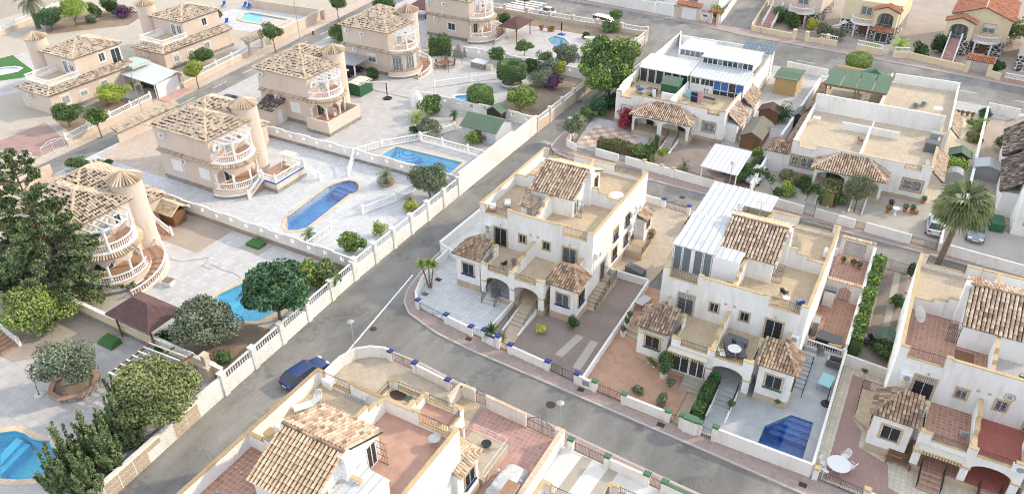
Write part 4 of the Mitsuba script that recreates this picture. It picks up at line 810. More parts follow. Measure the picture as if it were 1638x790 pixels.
w = B(); w.wall((-29.4, Y0 + .2), (-29.4, 102.3), .22, 3.6, 4.9); w.wall((-31.4, 97.0), (-29.5, 97.0), .2, 3.6, 4.9); part(k1, 'party_wall', w, 'white')
w = B(); w.wall((X0, Y1 - .1), (X1, Y1 - .1), .2, 3.6, 5.0); part(k1, 'rear_parapet', w, 'white'); w = B(); w.wall((-33.6, 110.5), (-37, 121), .2, 3.6, 5.6); part(k1, 'inner_wall', w, 'white')
iron_rail(k1, (X1 - 2.3, Y0 + .1), (X1 - .85, Y0 + .1), 4.08, 4.65, 'terrace_railing')
bungalow_porch(k1, -33.6, -25.7, 94.8, 92.2, [(-33.3, -30.0), (-29.4, -26.0)], 'mixed')
window(k1, (-36.2, Y0), (-34.8, Y0), 1.5, 2.9, frame='tan_plinth', grille=None, glass='pvc_white'); window(k1, (-24.6, Y0), (-22.9, Y0), 1.5, 2.9, frame='ochre_worn', grille='pvc_white', name='window')
for y0, y1 in ((96, 100.8), (102.6, 108)): s = B(); s.box(X1, y0, 0, -20.3, y1, 2.7); part(k1, 'side_annex', s, 'white'); roof(k1, [[[-20.0, y0 - .1, 2.7], [-20.0, y1 + .1, 2.7], [X1, y1 + .1, 4.1], [X1, y0 - .1, 4.1]]], 'mixed'); window(k1, (-20.3, y0 + .8), (-20.3, y0 + 2.0), .9, 2.3, frame=None, grille=None, glass='glass_mid')
s = B(); s.box(X0 - .03, Y0 - .03, 0, X1 + .03, Y1 - .1, .7); part(k1, 'plinth', s, 'tan_plinth')
# roof rooms of the left pair
k = thing('roof_conservatory', 'long glass room with weathered white roof left of the green cabin', 'conservatory')
s = B(); s.add([[-36.9, 102.3, 5.7], [-29.5, 102.1, 5.7], [-29.5, 107.3, 6.1], [-36.9, 107.4, 6.1], [-36.9, 102.3, 5.82], [-29.5, 102.1, 5.82], [-29.5, 107.3, 6.22], [-36.9, 107.4, 6.22]], [[0, 1, 2, 3], [4, 7, 6, 5], [0, 4, 5, 1], [1, 5, 6, 2], [2, 6, 7, 3], [3, 7, 4, 0]]); part(k, 'roof_panel', s, 'white_garden')
for i in range(6):
 x = -36.7 + i * 1.2; s = B(); s.box(x, 102.5, 3.7, x + 1.12, 102.53, 5.7); q = part(k, 'glass_panel', s, 'glass_dark'); s = B(); s.box(x, 102.46, 3.7, x + .08, 102.56, 5.7); s.box(x + 1.04, 102.46, 3.7, x + 1.12, 102.56, 5.7); part(q, 'frame', s, 'pvc_white')
s = B(); s.box(-36.8, 107.2, 3.7, -29.5, 107.3, 6.1); part(k, 'back_wall', s, 'white_clean')
k = thing('roof_conservatory', 'white roof room with blue blinds and a row of clerestory windows', 'conservatory')
s = B(); s.add([[-29.3, 102.1, 5.8], [-21.5, 101.9, 5.8], [-21.6, 107.2, 6.2], [-29.4, 107.4, 6.2], [-29.3, 102.1, 5.92], [-21.5, 101.9, 5.92], [-21.6, 107.2, 6.32], [-29.4, 107.4, 6.32]], [[0, 1, 2, 3], [4, 7, 6, 5], [0, 4, 5, 1], [1, 5, 6, 2], [2, 6, 7, 3], [3, 7, 4, 0]]); part(k, 'roof_panel', s, 'sheet_white')
s = B(); s.box(-29.2, 102.4, 3.7, -25.9, 102.5, 5.8); part(k, 'wall_panel', s, 'white_clean'); s = B(); s.box(-21.7, 102.4, 3.7, -21.6, 106.9, 6.0); part(k, 'wall_panel', s, 'white_clean')
for x in (-29.0, -28.4, -27.6, -27.0, -26.4): s = B(); s.box(x, 102.36, 4.8, x + .5, 102.4, 5.6); part(k, 'window', s, 'glass_dark')
for i, x in enumerate((-25.8, -24.8, -23.7, -22.7)):
 s = B(); s.box(x, 102.4, 4.4, x + .95, 102.43, 5.75); q = part(k, 'blind', s, 'glass_dark' if i == 2 else 'glass_blue'); s = B(); s.box(x, 102.41, 3.72, x + .95, 102.44, 4.35); part(q, 'glass_panel', s, 'glass_dark'); s = B(); s.box(x - .04, 102.36, 3.7, x + .04, 102.46, 5.8); s.box(x + .04, 102.37, 4.34, x + .93, 102.45, 4.42); part(q, 'frame', s, 'pvc_white')
for x0, x1, y, z, yb, mm in ((-29.0, -21.8, 106.8, 6.25, 112.3, 'sheet_white'), (-33.0, -29.2, 108.5, 6.25, 113.5, 'sheet_white')):
 s = B(); s.box(x0 - .2, y - .3, z + .95, x1 + .2, yb, z + 1.05); part(k, 'clerestory_roof', s, mm)
 s = B(); s.box(x0, y, z - .4, x1, y + .06, z + .95); s.box(x1 - .06, y, z - .4, x1, yb - .1, z + .95); s.box(x0, y, z - .4, x0 + .06, yb - .1, z + .95); part(k, 'clerestory_wall', s, 'white_clean')
 n = int((x1 - x0) / .72)
 for i in range(n): a = x0 + .04 + i * (x1 - x0) / n; s = B(); s.box(a + .06, y - .03, z + .1, a + (x1 - x0) / n - .06, y, z + .85); part(k, 'clerestory_pane', s, 'glass_mid' if i % 4 == 3 or x0 < -30 else 'glass_dark')
s = B()
for i in range(5): a = -28.6 + i * 1.3; s.box(a, 110.0, 7.305, a + 1.15, 112.2, 7.315)
part(k, 'roof_lights', s, 'canvas', kind='stuff')
k = thing('solar_panel', 'pair of blue grey solar panels on a frame at the back of the roof', 'solar panels')
for i in range(2): s = B(); x = -25.1 + i * 2.35; s.add([[x, 112.6, 7.0], [x + 2.25, 112.6, 7.0], [x + 2.25, 115.2, 7.6], [x, 115.2, 7.6], [x, 112.6, 7.06], [x + 2.25, 112.6, 7.06], [x + 2.25, 115.2, 7.66], [x, 115.2, 7.66]], [[0, 1, 2, 3], [4, 7, 6, 5], [0, 4, 5, 1], [1, 5, 6, 2], [2, 6, 7, 3], [3, 7, 4, 0]]); part(k, 'panel', s, 'solar')
s = B()
for x in (-25.0, -22.8, -20.6): s.cyl([x, 112.7, 3.7], [x, 112.7, 7.0], .05, n=5); s.cyl([x, 115, 3.7], [x, 115, 7.55], .05, n=5)
part(k, 'frame', s, 'galv')
k = thing('roof_cabin', 'small dark green cabin with pale green top on the roof terrace', 'cabin'); s = B(); s.box(-32.2, 98.9, 3.7, -29.8, 100.9, 5.3); part(k, 'walls', s, 'plastic_green'); s = B(); s.add([[-32.3, 98.7, 5.3], [-29.7, 98.7, 5.3], [-29.7, 101, 5.75], [-32.3, 101, 5.75], [-32.3, 98.7, 5.36], [-29.7, 98.7, 5.36], [-29.7, 101, 5.81], [-32.3, 101, 5.81]], [[0, 1, 2, 3], [4, 7, 6, 5], [0, 4, 5, 1], [1, 5, 6, 2], [2, 6, 7, 3], [3, 7, 4, 0]]); part(k, 'roof', s, 'felt_green')
s = B(); s.sheet([(-33.9, 108.0), (-32.2, 107.7), (-32.4, 109.2), (-34.2, 109.6)], 3.75); solo('turf_mat', 'green artificial grass mat behind the weathered white roof', 'mat', s, 'lawn')
# --- right bungalow pair
k2 = thing('bungalow', 'white bungalow pair with two bare sand terraces and a green pergola behind', 'house', 'white bungalow pairs behind the middle road')
X0, X1, Y0, Y1 = -12.3, 3.2, 90.5, 103.4
s = B(); s.box(X0, Y0, 0, X1, Y1 + .2, 3.7); s.box(X0, Y1 + .2, 0, 4.1, 119.2, 3.7); part(k2, 'walls', s, 'white')
for a, b in ((X0 + .2, -4.75), (-4.5, X1 - .2)): f = B(); f.sheet([(a, Y0 + .2), (b, Y0 + .2), (b, Y1 - .1), (a, Y1 - .1)], 3.705); part(k2, 'terrace_floor', f, 'pale_floor')
for a, b in ((X0 + .2, -4.75), (-4.5, 3.9)): f = B(); f.sheet([(a, Y1 + .4), (b, Y1 + .4), (b, 119), (a, 119)], 3.705); part(k2, 'rear_terrace_floor', f, 'pale_floor')
w, cp = B(), B(); parapet(w, cp, (X0, Y0 + .1), (X1, Y0 + .1), 3.6, [(0, .8, 4.7), (.8, 2.9, 4.0), (2.9, 12.6, 4.6), (12.6, 14.4, 4.0), (14.4, 15.5, 4.7)], .2, .04); part(k2, 'front_parapet', w, 'white'); part(k2, 'coping', cp, 'coping')
w = B(); w.wall((X0 + .1, Y0 + .2), (X0 + .1, Y1), .2, 3.6, 4.7); part(k2, 'left_parapet', w, 'white'); w, cp = B(), B(); parapet(w, cp, (X1 - .1, Y0 + .2), (X1 - .1, Y1), 3.6, [(0, 12.8, 4.7)]); part(k2, 'right_parapet', w, 'white'); part(k2, 'coping', cp, 'ochre')
w = B(); w.wall((X0, Y1 + .1), (X1, Y1 + .1), .25, 3.6, 6.0); part(k2, 'middle_wall', w, 'white', label='tall white wall between the front and rear terraces'); w = B(); w.wall((-4.62, Y0 + .2), (-4.62, 99), .22, 3.6, 4.7); part(k2, 'party_wall', w, 'white')
w = B(); w.wall((-8.0, 98.9), (-1.2, 98.9), .2, 3.6, 4.7); part(k2, 'stair_wall', w, 'white'); w = B(); w.wall((X0 + .1, Y1), (X0 + .1, 106), .2, 3.6, 4.6); w.wall((-4.2, 118.6), (4.1, 118.9), .22, 3.6, 5.1); w.wall((4.0, Y1), (4.0, 119), .2, 3.6, 4.7); part(k2, 'rear_parapet', w, 'white'); w = B(); w.wall((-4.62, 105.5), (-4.62, 118.8), .22, 3.6, 5.0); w.wall((-4.6, 105.6), (-1.3, 105.6), .2, 3.6, 4.7); part(k2, 'party_wall', w, 'white')
w = B(); w.wall((-12.2, 119.1), (-4.6, 118.6), .25, 3.6, 4.8); part(k2, 'rear_wall', w, 'ochre', label='ochre rear wall behind the green pergola')
iron_rail(k2, (X1 - 2.8, Y0 + .1), (X1 - 1.2, Y0 + .1), 4.08, 4.6, 'terrace_railing')
bungalow_porch(k2, -8.9, -1.3, 90.5, 88.0, [(-8.6, -5.4), (-4.9, -1.6)], 'mixed')
for a, b, g_ in ((-12.0, -11.2, 'pvc_white'), (-10.9, -9.4, 'pvc_white'), (.6, 2.6, 'pvc_white')): window(k2, (a, Y0), (b, Y0), 1.5, 2.8, frame='ochre_worn', fw=.18, grille=g_)
s = B(); s.box(-15.0, 90.4, 0, X0, 92.8, 3.0); part(k2, 'side_annex', s, 'white')
roof(k2, [[[-15.3, 90.0, 3.0], [X0, 90.0, 3.0], [X0, 91.6, 3.8], [-14.2, 91.6, 3.8]], [[-15.3, 93.0, 3.0], [-15.3, 90.0, 3.0], [-14.2, 91.6, 3.8], [-14.2, 93, 3.8]]], 'brown')
roof(k2, [[[-13.4, 103, 2.9], [-13.4, 93, 2.9], [X0, 93, 3.8], [X0, 103, 3.8]]], 'brown'); roof(k2, [[[-13.4, 116, 2.9], [-13.4, 105, 2.9], [X0, 105, 3.8], [X0, 116, 3.8]]], 'brown')
roof(k2, [[[4.6, 91, 3.0], [4.6, 98.3, 3.0], [X1, 98.3, 4.2], [X1, 91, 4.2]]], 'mixed'); roof(k2, [[[5.4, 104.5, 3.0], [5.4, 111, 3.0], [4.1, 111, 4.2], [4.1, 104.5, 4.2]]], 'mixed')
s = B(); s.box(X0 - .03, Y0 - .03, 0, X1 + .03, Y0 + .2, .7); part(k2, 'plinth', s, 'tan_plinth')
k = thing('pergola', 'pergola with dark green felt roof and wooden posts on the rear terrace', 'pergola')
for i in range(4): s = B(); x = -12.0 + i * 2.0; s.add([[x, 106.6, 6.3], [x + 1.9, 106.6, 6.3], [x + 1.9, 112.5, 6.6], [x, 112.5, 6.6], [x, 106.6, 6.38], [x + 1.9, 106.6, 6.38], [x + 1.9, 112.5, 6.68], [x, 112.5, 6.68]], [[0, 1, 2, 3], [4, 7, 6, 5], [0, 4, 5, 1], [1, 5, 6, 2], [2, 6, 7, 3], [3, 7, 4, 0]]); part(k, 'roof_panel', s, 'felt_green')
for x in (-11.7, -8, -4.9):
 for y in (106.8, 112): s = B(); s.box(x - .08, y - .08, 3.7, x + .08, y + .08, 6.3); part(k, 'post', s, 'wood')
s = B(); s.box(-12.1, 106.55, 6.1, -4.2, 106.7, 6.29); part(k, 'beam', s, 'wood')
k = thing('gazebo', 'small dark green tent gazebo behind the felt pergola', 'gazebo'); s = B(); c = [-6.6, 113.6]; s.add([[c[0] - 2, c[1] - 1.5, 5.9], [c[0] + 2, c[1] - 1.5, 5.9], [c[0] + 2, c[1] + 1.5, 5.9], [c[0] - 2, c[1] + 1.5, 5.9], [c[0], c[1], 7.0]], [[0, 1, 4], [1, 2, 4], [2, 3, 4], [3, 0, 4]]); part(k, 'canopy', s, 'plastic_green')
for a in (-1.9, 1.9):
 for b_ in (-1.4, 1.4): s = B(); s.cyl([c[0] + a, c[1] + b_, 3.7], [c[0] + a, c[1] + b_, 5.9], .04, n=5); part(k, 'pole', s, 'steel_grey')
# --- bungalow at the right edge
k3 = thing('bungalow', 'white house at the far right edge with dark roof tiles along its side', 'house', None)
s = B(); s.box(12.2, 88.0, 0, 28, 112, 5.2); part(k3, 'walls', s, 'white'); f = B(); f.sheet([(12.5, 88.3), (28, 88.3), (28, 111.7), (12.5, 111.7)], 5.205); part(k3, 'terrace_floor', f, 'terracotta_floor')
w, cp = B(), B(); parapet(w, cp, (12.3, 88.1), (12.3, 112), 5.1, [(0, 24, 6.0)]); part(k3, 'left_parapet', w, 'white'); part(k3, 'coping', cp, 'ochre'); w, cp = B(), B(); parapet(w, cp, (12.2, 88.1), (28, 88.1), 5.1, [(0, 1.0, 6.0), (1.0, 6, 5.4), (6, 15.8, 6)]); part(k3, 'front_parapet', w, 'white'); part(k3, 'coping', cp, 'ochre')
s = B(); s.box(10.6, 92.0, 0, 12.2, 110, 3.0); part(k3, 'side_annex', s, 'white'); roof(k3, [[[10.3, 100.5, 3.0], [10.3, 91.8, 3.0], [12.2, 91.8, 4.6], [12.2, 100.5, 4.6]]], 'black'); roof(k3, [[[10.3, 110.2, 3.0], [10.3, 101.6, 3.0], [12.2, 101.6, 4.6], [12.2, 110.2, 4.6]]], 'black')
window(k3, (13.2, 88), (14.8, 88), 1.6, 3.0, frame='ochre_worn', fw=.18)
for fx, fy, lab in ((-28.3, 92.2, 'grey steps up to the right porch of the left bungalow'), (-7.6, 88, 'grey steps up to the left porch of the right bungalow'), (-3.9, 88, 'grey steps with white walls behind the dome topped tree')):
 with at(Frame(fx, fy)): front_steps(lab, 0, 1.3, 0, -2.4, 5, 'concrete', 'white_garden', fx < -20)
# gardens of the bungalows
yard('front_garden', [(-38.8, 84.9), (-32, 84.4), (-30, 86), (-31, 93), (-37.2, 94.8), (-40.5, 94.8)], 'pale_slab', 'paved garden of the left bungalow', .16)
yard('side_garden', [(-41.2, 94.5), (-37.2, 94.5), (-37.2, 121), (-41.5, 121)], 'earth', 'dark planted strip under the round green tree', .15)
cells = [(i, j) for i in range(7) for j in range(7)]
ck = thing('checker_paving', 'checkerboard terrace of rose and cream squares', 'paving')
for i, j in cells:
 s = B(); x, y = -38.9 + .95 * i, 85.9 + .95 * j; s.box(x + .02, y + .02, .1, x + .93, y + .93, .185 + .006 * rng.random()); part(ck, 'slab', s, 'rose_tile' if (i + j) % 2 else 'ivory_paver')
yard('front_garden', [(-30, 83.9), (-14.5, 82.6), (-14.5, 90.5), (-21, 95), (-26, 95), (-30, 92)], 'gravel', 'purple grey gravel garden in front of the second bungalow porch', .17)
yard('side_garden', [(-21.8, 92), (-15.2, 92), (-14.8, 121), (-21.8, 121)], 'pale_slab', 'paved yard with sheds between the bungalows', .2)
yard('front_garden', [(-14.5, 82.6), (-2.6, 81.5), (-2.6, 90.5), (-12.3, 90.5), (-15, 92)], 'gravel_pale', 'pale gravel garden with flower beds', .17)
yard('front_garden', [(-2.6, 81.5), (5.4, 81), (5.6, 91), (3.2, 91), (-2.6, 90.5)], 'gravel_pale', 'pale gravel drive with the silver car', .17)
yard('side_garden', [(3.2, 91), (7.4, 91), (8.4, 121), (4.1, 121)], 'ivory_paver', 'sand coloured side yard right of the bungalows', .17)
yard('front_garden', [(5.6, 81), (24, 79.8), (24, 88), (12.2, 88), (5.7, 91)], 'gravel_pale', 'pale gravel drive with the grey car', .17)
yard('side_garden', [(7.5, 91), (10.6, 91), (11, 121), (8.5, 121)], 'earth_pale', 'narrow planted yard at the right edge', .17)
yard('rear_yard', [(-41, 121), (11, 121), (14, 124.5), (-16, 127.5), (-38, 127.6)], 'pale_slab', 'paved rear yards of the bungalows', .15)
gwall('low white wall left of the checker garden', [(-39.7, 84.6), (-38.2, 84.0), (-38.0, 83.9)], 1.1)
gate('pale iron gate of the checker garden', (-37.9, 83.95), (-35.3, 83.9), .2, 1.1, m='galv')
gwall('white wall in front of the checker garden', [(-35.2, 83.9), (-31.9, 83.6)], 1.2)
gate('narrow pale gate under the bougainvillea', (-31.8, 83.6), (-31.0, 83.5), .2, 1.1, leaves=1, m='galv')
gwall('long white wall with ochre caps in front of the second bungalow', [(-30.9, 83.5), (-27.5, 83.25), (-18.2, 82.45)], 1.25, pillars=[(-28.3, 83.3), (-25.9, 83.1), (-24.4, 83.0)], capc='ochre')
gate('white sliding gate of the white carport', (-18.1, 82.45), (-16.5, 82.3), .2, 1.25, m='pvc_white')
gate('black iron gate in front of the white parked car', (-16.3, 82.25), (-13.4, 82.0), .2, 1.2)
gwall('grey rendered wall in front of the gravel garden', [(-13.2, 82.0), (-8.4, 81.6)], 1.2, m='grey_render')
gate('black iron gate under the ivy arch', (-8.3, 81.58), (-7.2, 81.5), .2, 1.5, leaves=1)
gwall('grey rendered wall with meter box right of the ivy arch', [(-7.1, 81.5), (-4.7, 81.3)], 1.3, m='grey_render')
gwall('white wall between the meter box and the brown gate', [(-4.6, 81.3), (-2.8, 81.15)], 1.25)
gate('small dark brown gate below the bungalow steps', (-2.7, 81.15), (-1.8, 81.05), .2, 1.1, leaves=1, gap=.07, m='wood')
gwall('white wall in front of the plant pots and the silver car', [(-1.7, 81.05), (2.9, 80.7)], 1.3)
gate('dark brown slatted gate behind the palm trunk', (3.0, 80.7), (5.5, 80.45), .2, 1.15, gap=.06, m='wood')
gwall('white wall in front of the grey car', [(6.5, 80.4), (11.2, 80.0), (24, 79)], 1.35)
gwall('white wall between the silver car and the grey car', [(5.75, 80.6), (5.7, 91)], 1.2)
gwall('white wall along the road side of the checker garden', [(-39.8, 84.7), (-40.9, 90), (-41.8, 100), (-41.6, 121)], 1.1)
gwall('white wall between the two bungalow gardens', [(-14.9, 83), (-15.0, 92), (-14.4, 121)], 1.7, cap=.05)
gwall('white wall right of the sand coloured side yard', [(7.45, 91), (8.45, 121)], 1.6, cap=.05)
gwall('white rear wall of the bungalow yards', [(-38, 127.4), (-30, 126.8)], 1.4); gwall('white rear wall behind the green shed', [(-20.5, 126.4), (-14, 125.6)], 1.6); gwall('white rear wall at the right end of the bungalow yards', [(8.5, 122.8), (12.5, 122.3)], 1.6)
k = thing('wall_balustrade', 'white finial wall piece behind the green shed', 'wall'); balustrade(k, [(-14.3, 121.5), (-12.9, 122.5)], .9, .9)
gate('white arched garden gate beside the long tile strip', (4.6, 121.3), (8.2, 121.2), .2, 1.3, m='pvc_white', arch_=.5, group='white iron gates')
gwall('white middle road wall behind the corner house', [(-35, 76.9), (-24.0, 75.6)], 1.1); gate('black iron double gate at the back of the beige patio', (-22.7, 75.5), (-20.0, 75.3), .2, 1.1)
gwall('white wall with blue cap beside the back gate of the beige patio', [(-24.0, 75.6), (-22.9, 75.5)], 1.15, pillars=[(-22.85, 75.5), (-19.8, 75.3)])
gwall('stepped white side wall with shade sail left of the second house', [(-16.2, 60.3), (-16.6, 64), (-17.0, 68), (-17.3, 72)], 1.6)
gate('low rail at the middle road behind the third house', (4.0, 74.3), (12, 73.6), .2, 1.0)
gwall('white wall on the middle road behind the second house', [(-17.5, 75.3), (-3.4, 74.6)], 1.1)

# ================================================================ peach villas with round towers
def ringwall(b, cx, cy, r0, r1, a0, a1, z0f, z1, n=60):
 """curved wall whose lower edge z0f(angle) may open into arches"""
 t = np.radians(np.linspace(a0, a1, n + 1)); lo = np.array([z0f(math.degrees(a)) for a in t]); hi = np.full(n + 1, z1)
 P = lambda r, z: np.c_[cx + r * np.cos(t), cy + r * np.sin(t), z]
 v = np.vstack([P(r1, lo), P(r1, hi), P(r0, lo), P(r0, hi)]); m = n + 1; i = np.arange(n)
 b.add(v, np.vstack([np.c_[i, i + 1, m + i + 1, m + i], np.c_[2 * m + i, 3 * m + i, 3 * m + i + 1, 2 * m + i + 1], np.c_[i, 2 * m + i, 2 * m + i + 1, i + 1], np.c_[m + i, m + i + 1, 3 * m + i + 1, 3 * m + i]]))
def arc(cx, cy, r, a0, a1, n): return [(cx + r * math.cos(math.radians(a)), cy + r * math.sin(math.radians(a))) for a in np.linspace(a0, a1, n)]
def cone_roof(parent, cx, cy, r, z, h, pal, n=28):
 bd, bt = B(), B(); bd.lathe(cx, cy, [(r - .1, z - .05), (r, z), (0, z + h)], 24); q = part(parent, 'cone_roof', bd, 'deck_dark')
 for i, c in zip(range(n), pal_pick(pal, n)):
  a = 2 * math.pi * i / n
  for s0, s1 in ((1.06, .72), (.74, .4), (.42, .04)):
   bt.cyl([cx + r * s0 * math.cos(a), cy + r * s0 * math.sin(a), z + h * (1 - s0) + .05], [cx + r * s1 * math.cos(a), cy + r * s1 * math.sin(a), z + h * (1 - s1) + .05], .13 * (.3 + .7 * s0), .12 * (.3 + .7 * s1), 5, True, c * rng.uniform(.85, 1.1))
 if parent.count('__') == 0: part(q, 'roof_tiles', bt, 'tile', kind='stuff')
 else: part(parent, 'roof_tiles', bt, 'tile', kind='stuff')
def tile_fringe(bt, pts, dz, pal, r=.09):
 """row of barrel tiles from inner to outer points"""
 for (a, b), c in zip(pts, pal_pick(pal, len(pts))): bt.cyl(a, b, r * .9, r * 1.1, 5, True, c)
def villa(fr, label, o):
 k = thing('villa', label, 'villa', 'peach villas with round stair towers'); pal = o.get('pal', 'cream'); op = o.get('enclosed')
 with at(fr):
  s = B(); s.box(0, 0, -.2, 9.1, 6.3, 7.1); part(k, 'walls', s, 'peach'); s = B(); s.box(-.3, 6.3, -.2, 6.3, 9.6, 7.1); part(k, 'rear_wing', s, 'peach'); s = B(); s.box(-.5, 9.6, -.2, 4.6, 13.0, 3.0); part(k, 'low_wing', s, 'peach')
  s = B(); s.box(-.06, -.06, -.3, 9.16, 6.3, .55); part(k, 'stone_plinth', s, 'stone')
  pl, rd = hip(0, 0, 9.1, 6.3, 7.1, 1.65, .4); p2, r2 = hip(-.3, 2.6, 6.3, 9.6, 7.12, 1.85, .4)
  roof(k, pl + p2, pal, rd + r2, deck='deck_dark', rp='sand', pitch=.29, row=.46, r=.12, gap=.5)
  p3, r3 = hip(-.5, 9.6, 4.6, 13.0, 3.0, .9, .35); roof(k, p3, pal, r3, rp='sand', pitch=.28, row=.46, r=.115, gap=.5)
  s = B(); s.box(-.2, -.2, 6.98, 9.3, 0, 7.08); s.box(9.1, -.2, 6.98, 9.35, 6.3, 7.08); part(k, 'cornice', s, 'peach')
  # skirt of tiles between the storeys
  bt = B(); n = 36; tile_fringe(bt, [([.13 + .25 * i, .02, 4.2], [.13 + .25 * i, -.5, 3.98]) for i in range(n)], 0, pal)
  cx, cy, r = 9.2, 2.65, 2.85
  m = 40; tile_fringe(bt, [([cx + r * math.cos(a), cy + r * math.sin(a), 4.22], [cx + (r + .55) * math.cos(a), cy + (r + .55) * math.sin(a), 3.98]) for a in np.radians(np.linspace(-86, 92, m))], 0, pal if op else 'honey')
  bd = B(); bd.face([[0, 0, 4.1], [9.1, 0, 4.1], [9.1, -.45, 3.88], [0, -.45, 3.88]]); bd.lathe(cx, cy, [(r + .5, 3.88), (r, 4.12)], 24, a0=-90, a1=95); q = part(k, 'tile_skirt', bd, 'deck_tan'); part(q, 'skirt_tiles', bt, 'tile', kind='stuff')
  # round porch
  s = B(); s.lathe(cx, cy, [(r + .55, -.3), (r + .55, 1.05), (0, 1.06)], 36, a0=-92, a1=92); part(k, 'porch_drum', s, 'peach')
  s = B(); s.lathe(cx, cy, [(r + .62, -.3), (r + .62, .35), (r + .5, .36)], 36, a0=-92, a1=92); part(k, 'drum_plinth', s, 'stone'); s = B(); s.lathe(cx, cy, [(r + .68, .36), (r + .68, .44), (r + .5, .45)], 36, a0=-92, a1=92); part(k, 'drum_trim', s, 'white_clean')
  s = B(); s.lathe(cx, cy, [(r + .5, 1.07), (0, 1.08)], 24, a0=-90, a1=90); part(k, 'porch_floor', s, 'red_tile')
  step = 43
  def zo(a):
   u = ((a + 86) % step) / step
   if u < .14 or u > .86: return 2.9 if not op else 1.05
   v = (u - .5) / .36; return 2.55 + .95 * math.sqrt(max(0, 1 - v * v)) if not op else (1.06 if False else 3.45 if abs(v) < .98 else 1.06)
  s = B(); ringwall(s, cx, cy, r - .2, r + .02, -88, 88, zo, 4.1); part(k, 'porch_wall', s, 'peach')
  if not op:
   for i in range(5):
    a = -86 + step * i; s = B(); x, y = cx + (r - .09) * math.cos(math.radians(a)), cy + (r - .09) * math.sin(math.radians(a)); s.lathe(x, y, [(.19, 1.06), (.19, 1.2), (.15, 1.25), (.14, 2.7), (.2, 2.8), (.2, 2.95)], 10); part(k, 'porch_column', s, 'white_clean' if o.get('white_cols', 1) else 'peach')
  else:
   for i in range(4):
    a = -86 + step * (i + .5); c_ = np.array([cx + (r - .06) * math.cos(math.radians(a)), cy + (r - .06) * math.sin(math.radians(a))]); t_ = np.array([-math.sin(math.radians(a)), math.cos(math.radians(a))]); window(k, c_ - t_ * .72, c_ + t_ * .72, 1.15, 3.3, frame=None, grille=None, glass='glass_mid', mull=2, name='arched_window')
  s = B(); s.lathe(cx, cy, [(r - .22, 4.06), (0, 4.07)], 24, a0=-90, a1=90); part(k, 'porch_ceiling', s, 'white_clean')
  if not op and o.get('rail', 1): q = part(k, 'balustrade_base', B().prism(strip(arc(cx, cy, r + .3, -88, 40, 14), .2), 1.06, 1.1), 'white_clean'); balustrade(q, arc(cx, cy, r + .3, -88, 40, 9), 1.1, .8, False)
  # balcony above with pergola
  s = B(); s.lathe(cx, cy, [(r, 4.1), (r + .05, 4.3), (0, 4.31)], 36, a0=-90, a1=92); part(k, 'balcony_floor', s, 'red_tile'); s = B(); s.lathe(cx, cy, [(r + .02, 4.12), (r + .12, 4.32), (r - .3, 4.325)], 36, a0=-90, a1=92); part(k, 'balcony_edge', s, 'white_clean')
  q = part(k, 'balcony_balustrade', B().prism(strip(arc(cx, cy, r - .15, -86, 90, 18), .2), 4.3, 4.36), 'white_clean'); balustrade(q, arc(cx, cy, r - .15, -86, 90, 13), 4.36, .85, False)
  for a in (-28, 60): s = B(); x, y = cx + (r - .15) * math.cos(math.radians(a)), cy + (r - .15) * math.sin(math.radians(a)); s.lathe(x, y, [(.17, 4.3), (.14, 4.5), (.14, 6.45), (.2, 6.6)], 10); part(k, 'balcony_column', s, 'white_clean')
  s = B(); P_ = arc(cx, cy, r - .15, -62, 66, 5)
  for a, b in zip(P_[:-1], P_[1:]): s.wall(a, b, .14, 6.58, 6.78)
  part(k, 'pergola_beam', s, 'pvc_white')
  for i, y in enumerate(np.linspace(.5, 5.0, 6)): s = B(); xe = cx + math.sqrt(max(.1, (r + .1) ** 2 - (y - cy) ** 2)); s.wall((9.1, y), (xe, y), .1, 6.785, 6.95); part(k, 'pergola_rafter', s, 'pvc_white')
  window(k, (9.1, 2.2), (9.1, 3.4), 4.36, 6.4, frame='white_clean', grille='pvc_white', glass='glass_mid', name='balcony_door'); window(k, (9.1, 4.2), (9.1, 4.9), 5.0, 6.1, frame='white_clean', grille='iron', name='upper_window', bars=.16)
  window(k, (9.1, 1.3), (9.1, 2.6), 1.1, 3.2, frame='white_clean', grille=None, name='porch_door') if not op else None
  # tower
  s = B(); s.lathe(8.0, 7.2, [(1.5, -.3), (1.5, 8.6)], 32); part(k, 'tower', s, 'peach', smooth=40); s = B(); s.lathe(8.0, 7.2, [(1.55, -.3), (1.55, .5), (1.49, .51)], 24); part(k, 'tower_plinth', s, 'stone')
  cone_roof(k, 8.0, 7.2, 1.62, 8.55, .95, 'mixed' if op else 'honey')
  # front windows
  for x0, z in o.get('wins', ((1.9, 1.7), (6.6, 1.7))): window(k, (x0, 0), (x0 + 1.5, 0), z, z + 1.25, frame='white_clean', grille=None if not o.get('grey') else 'iron', glass=o.get('wg', 'pvc_white'), name='front_window', bars=.16)
  if o.get('lean'):
   s = B(); s.box(1.6, -2.6, 0, 4.4, 0, 2.6); part(k, 'side_room', s, 'peach'); roof(k, [[[1.3, -2.9, 2.5], [4.7, -2.9, 2.5], [4.7, 0, 3.3], [1.3, 0, 3.3]]], o['lean']); window(k, (4.4, -1.6), (4.4, -.9), .1, 2.0, frame=None, grille=None, glass='pvc_white', name='side_room_door')
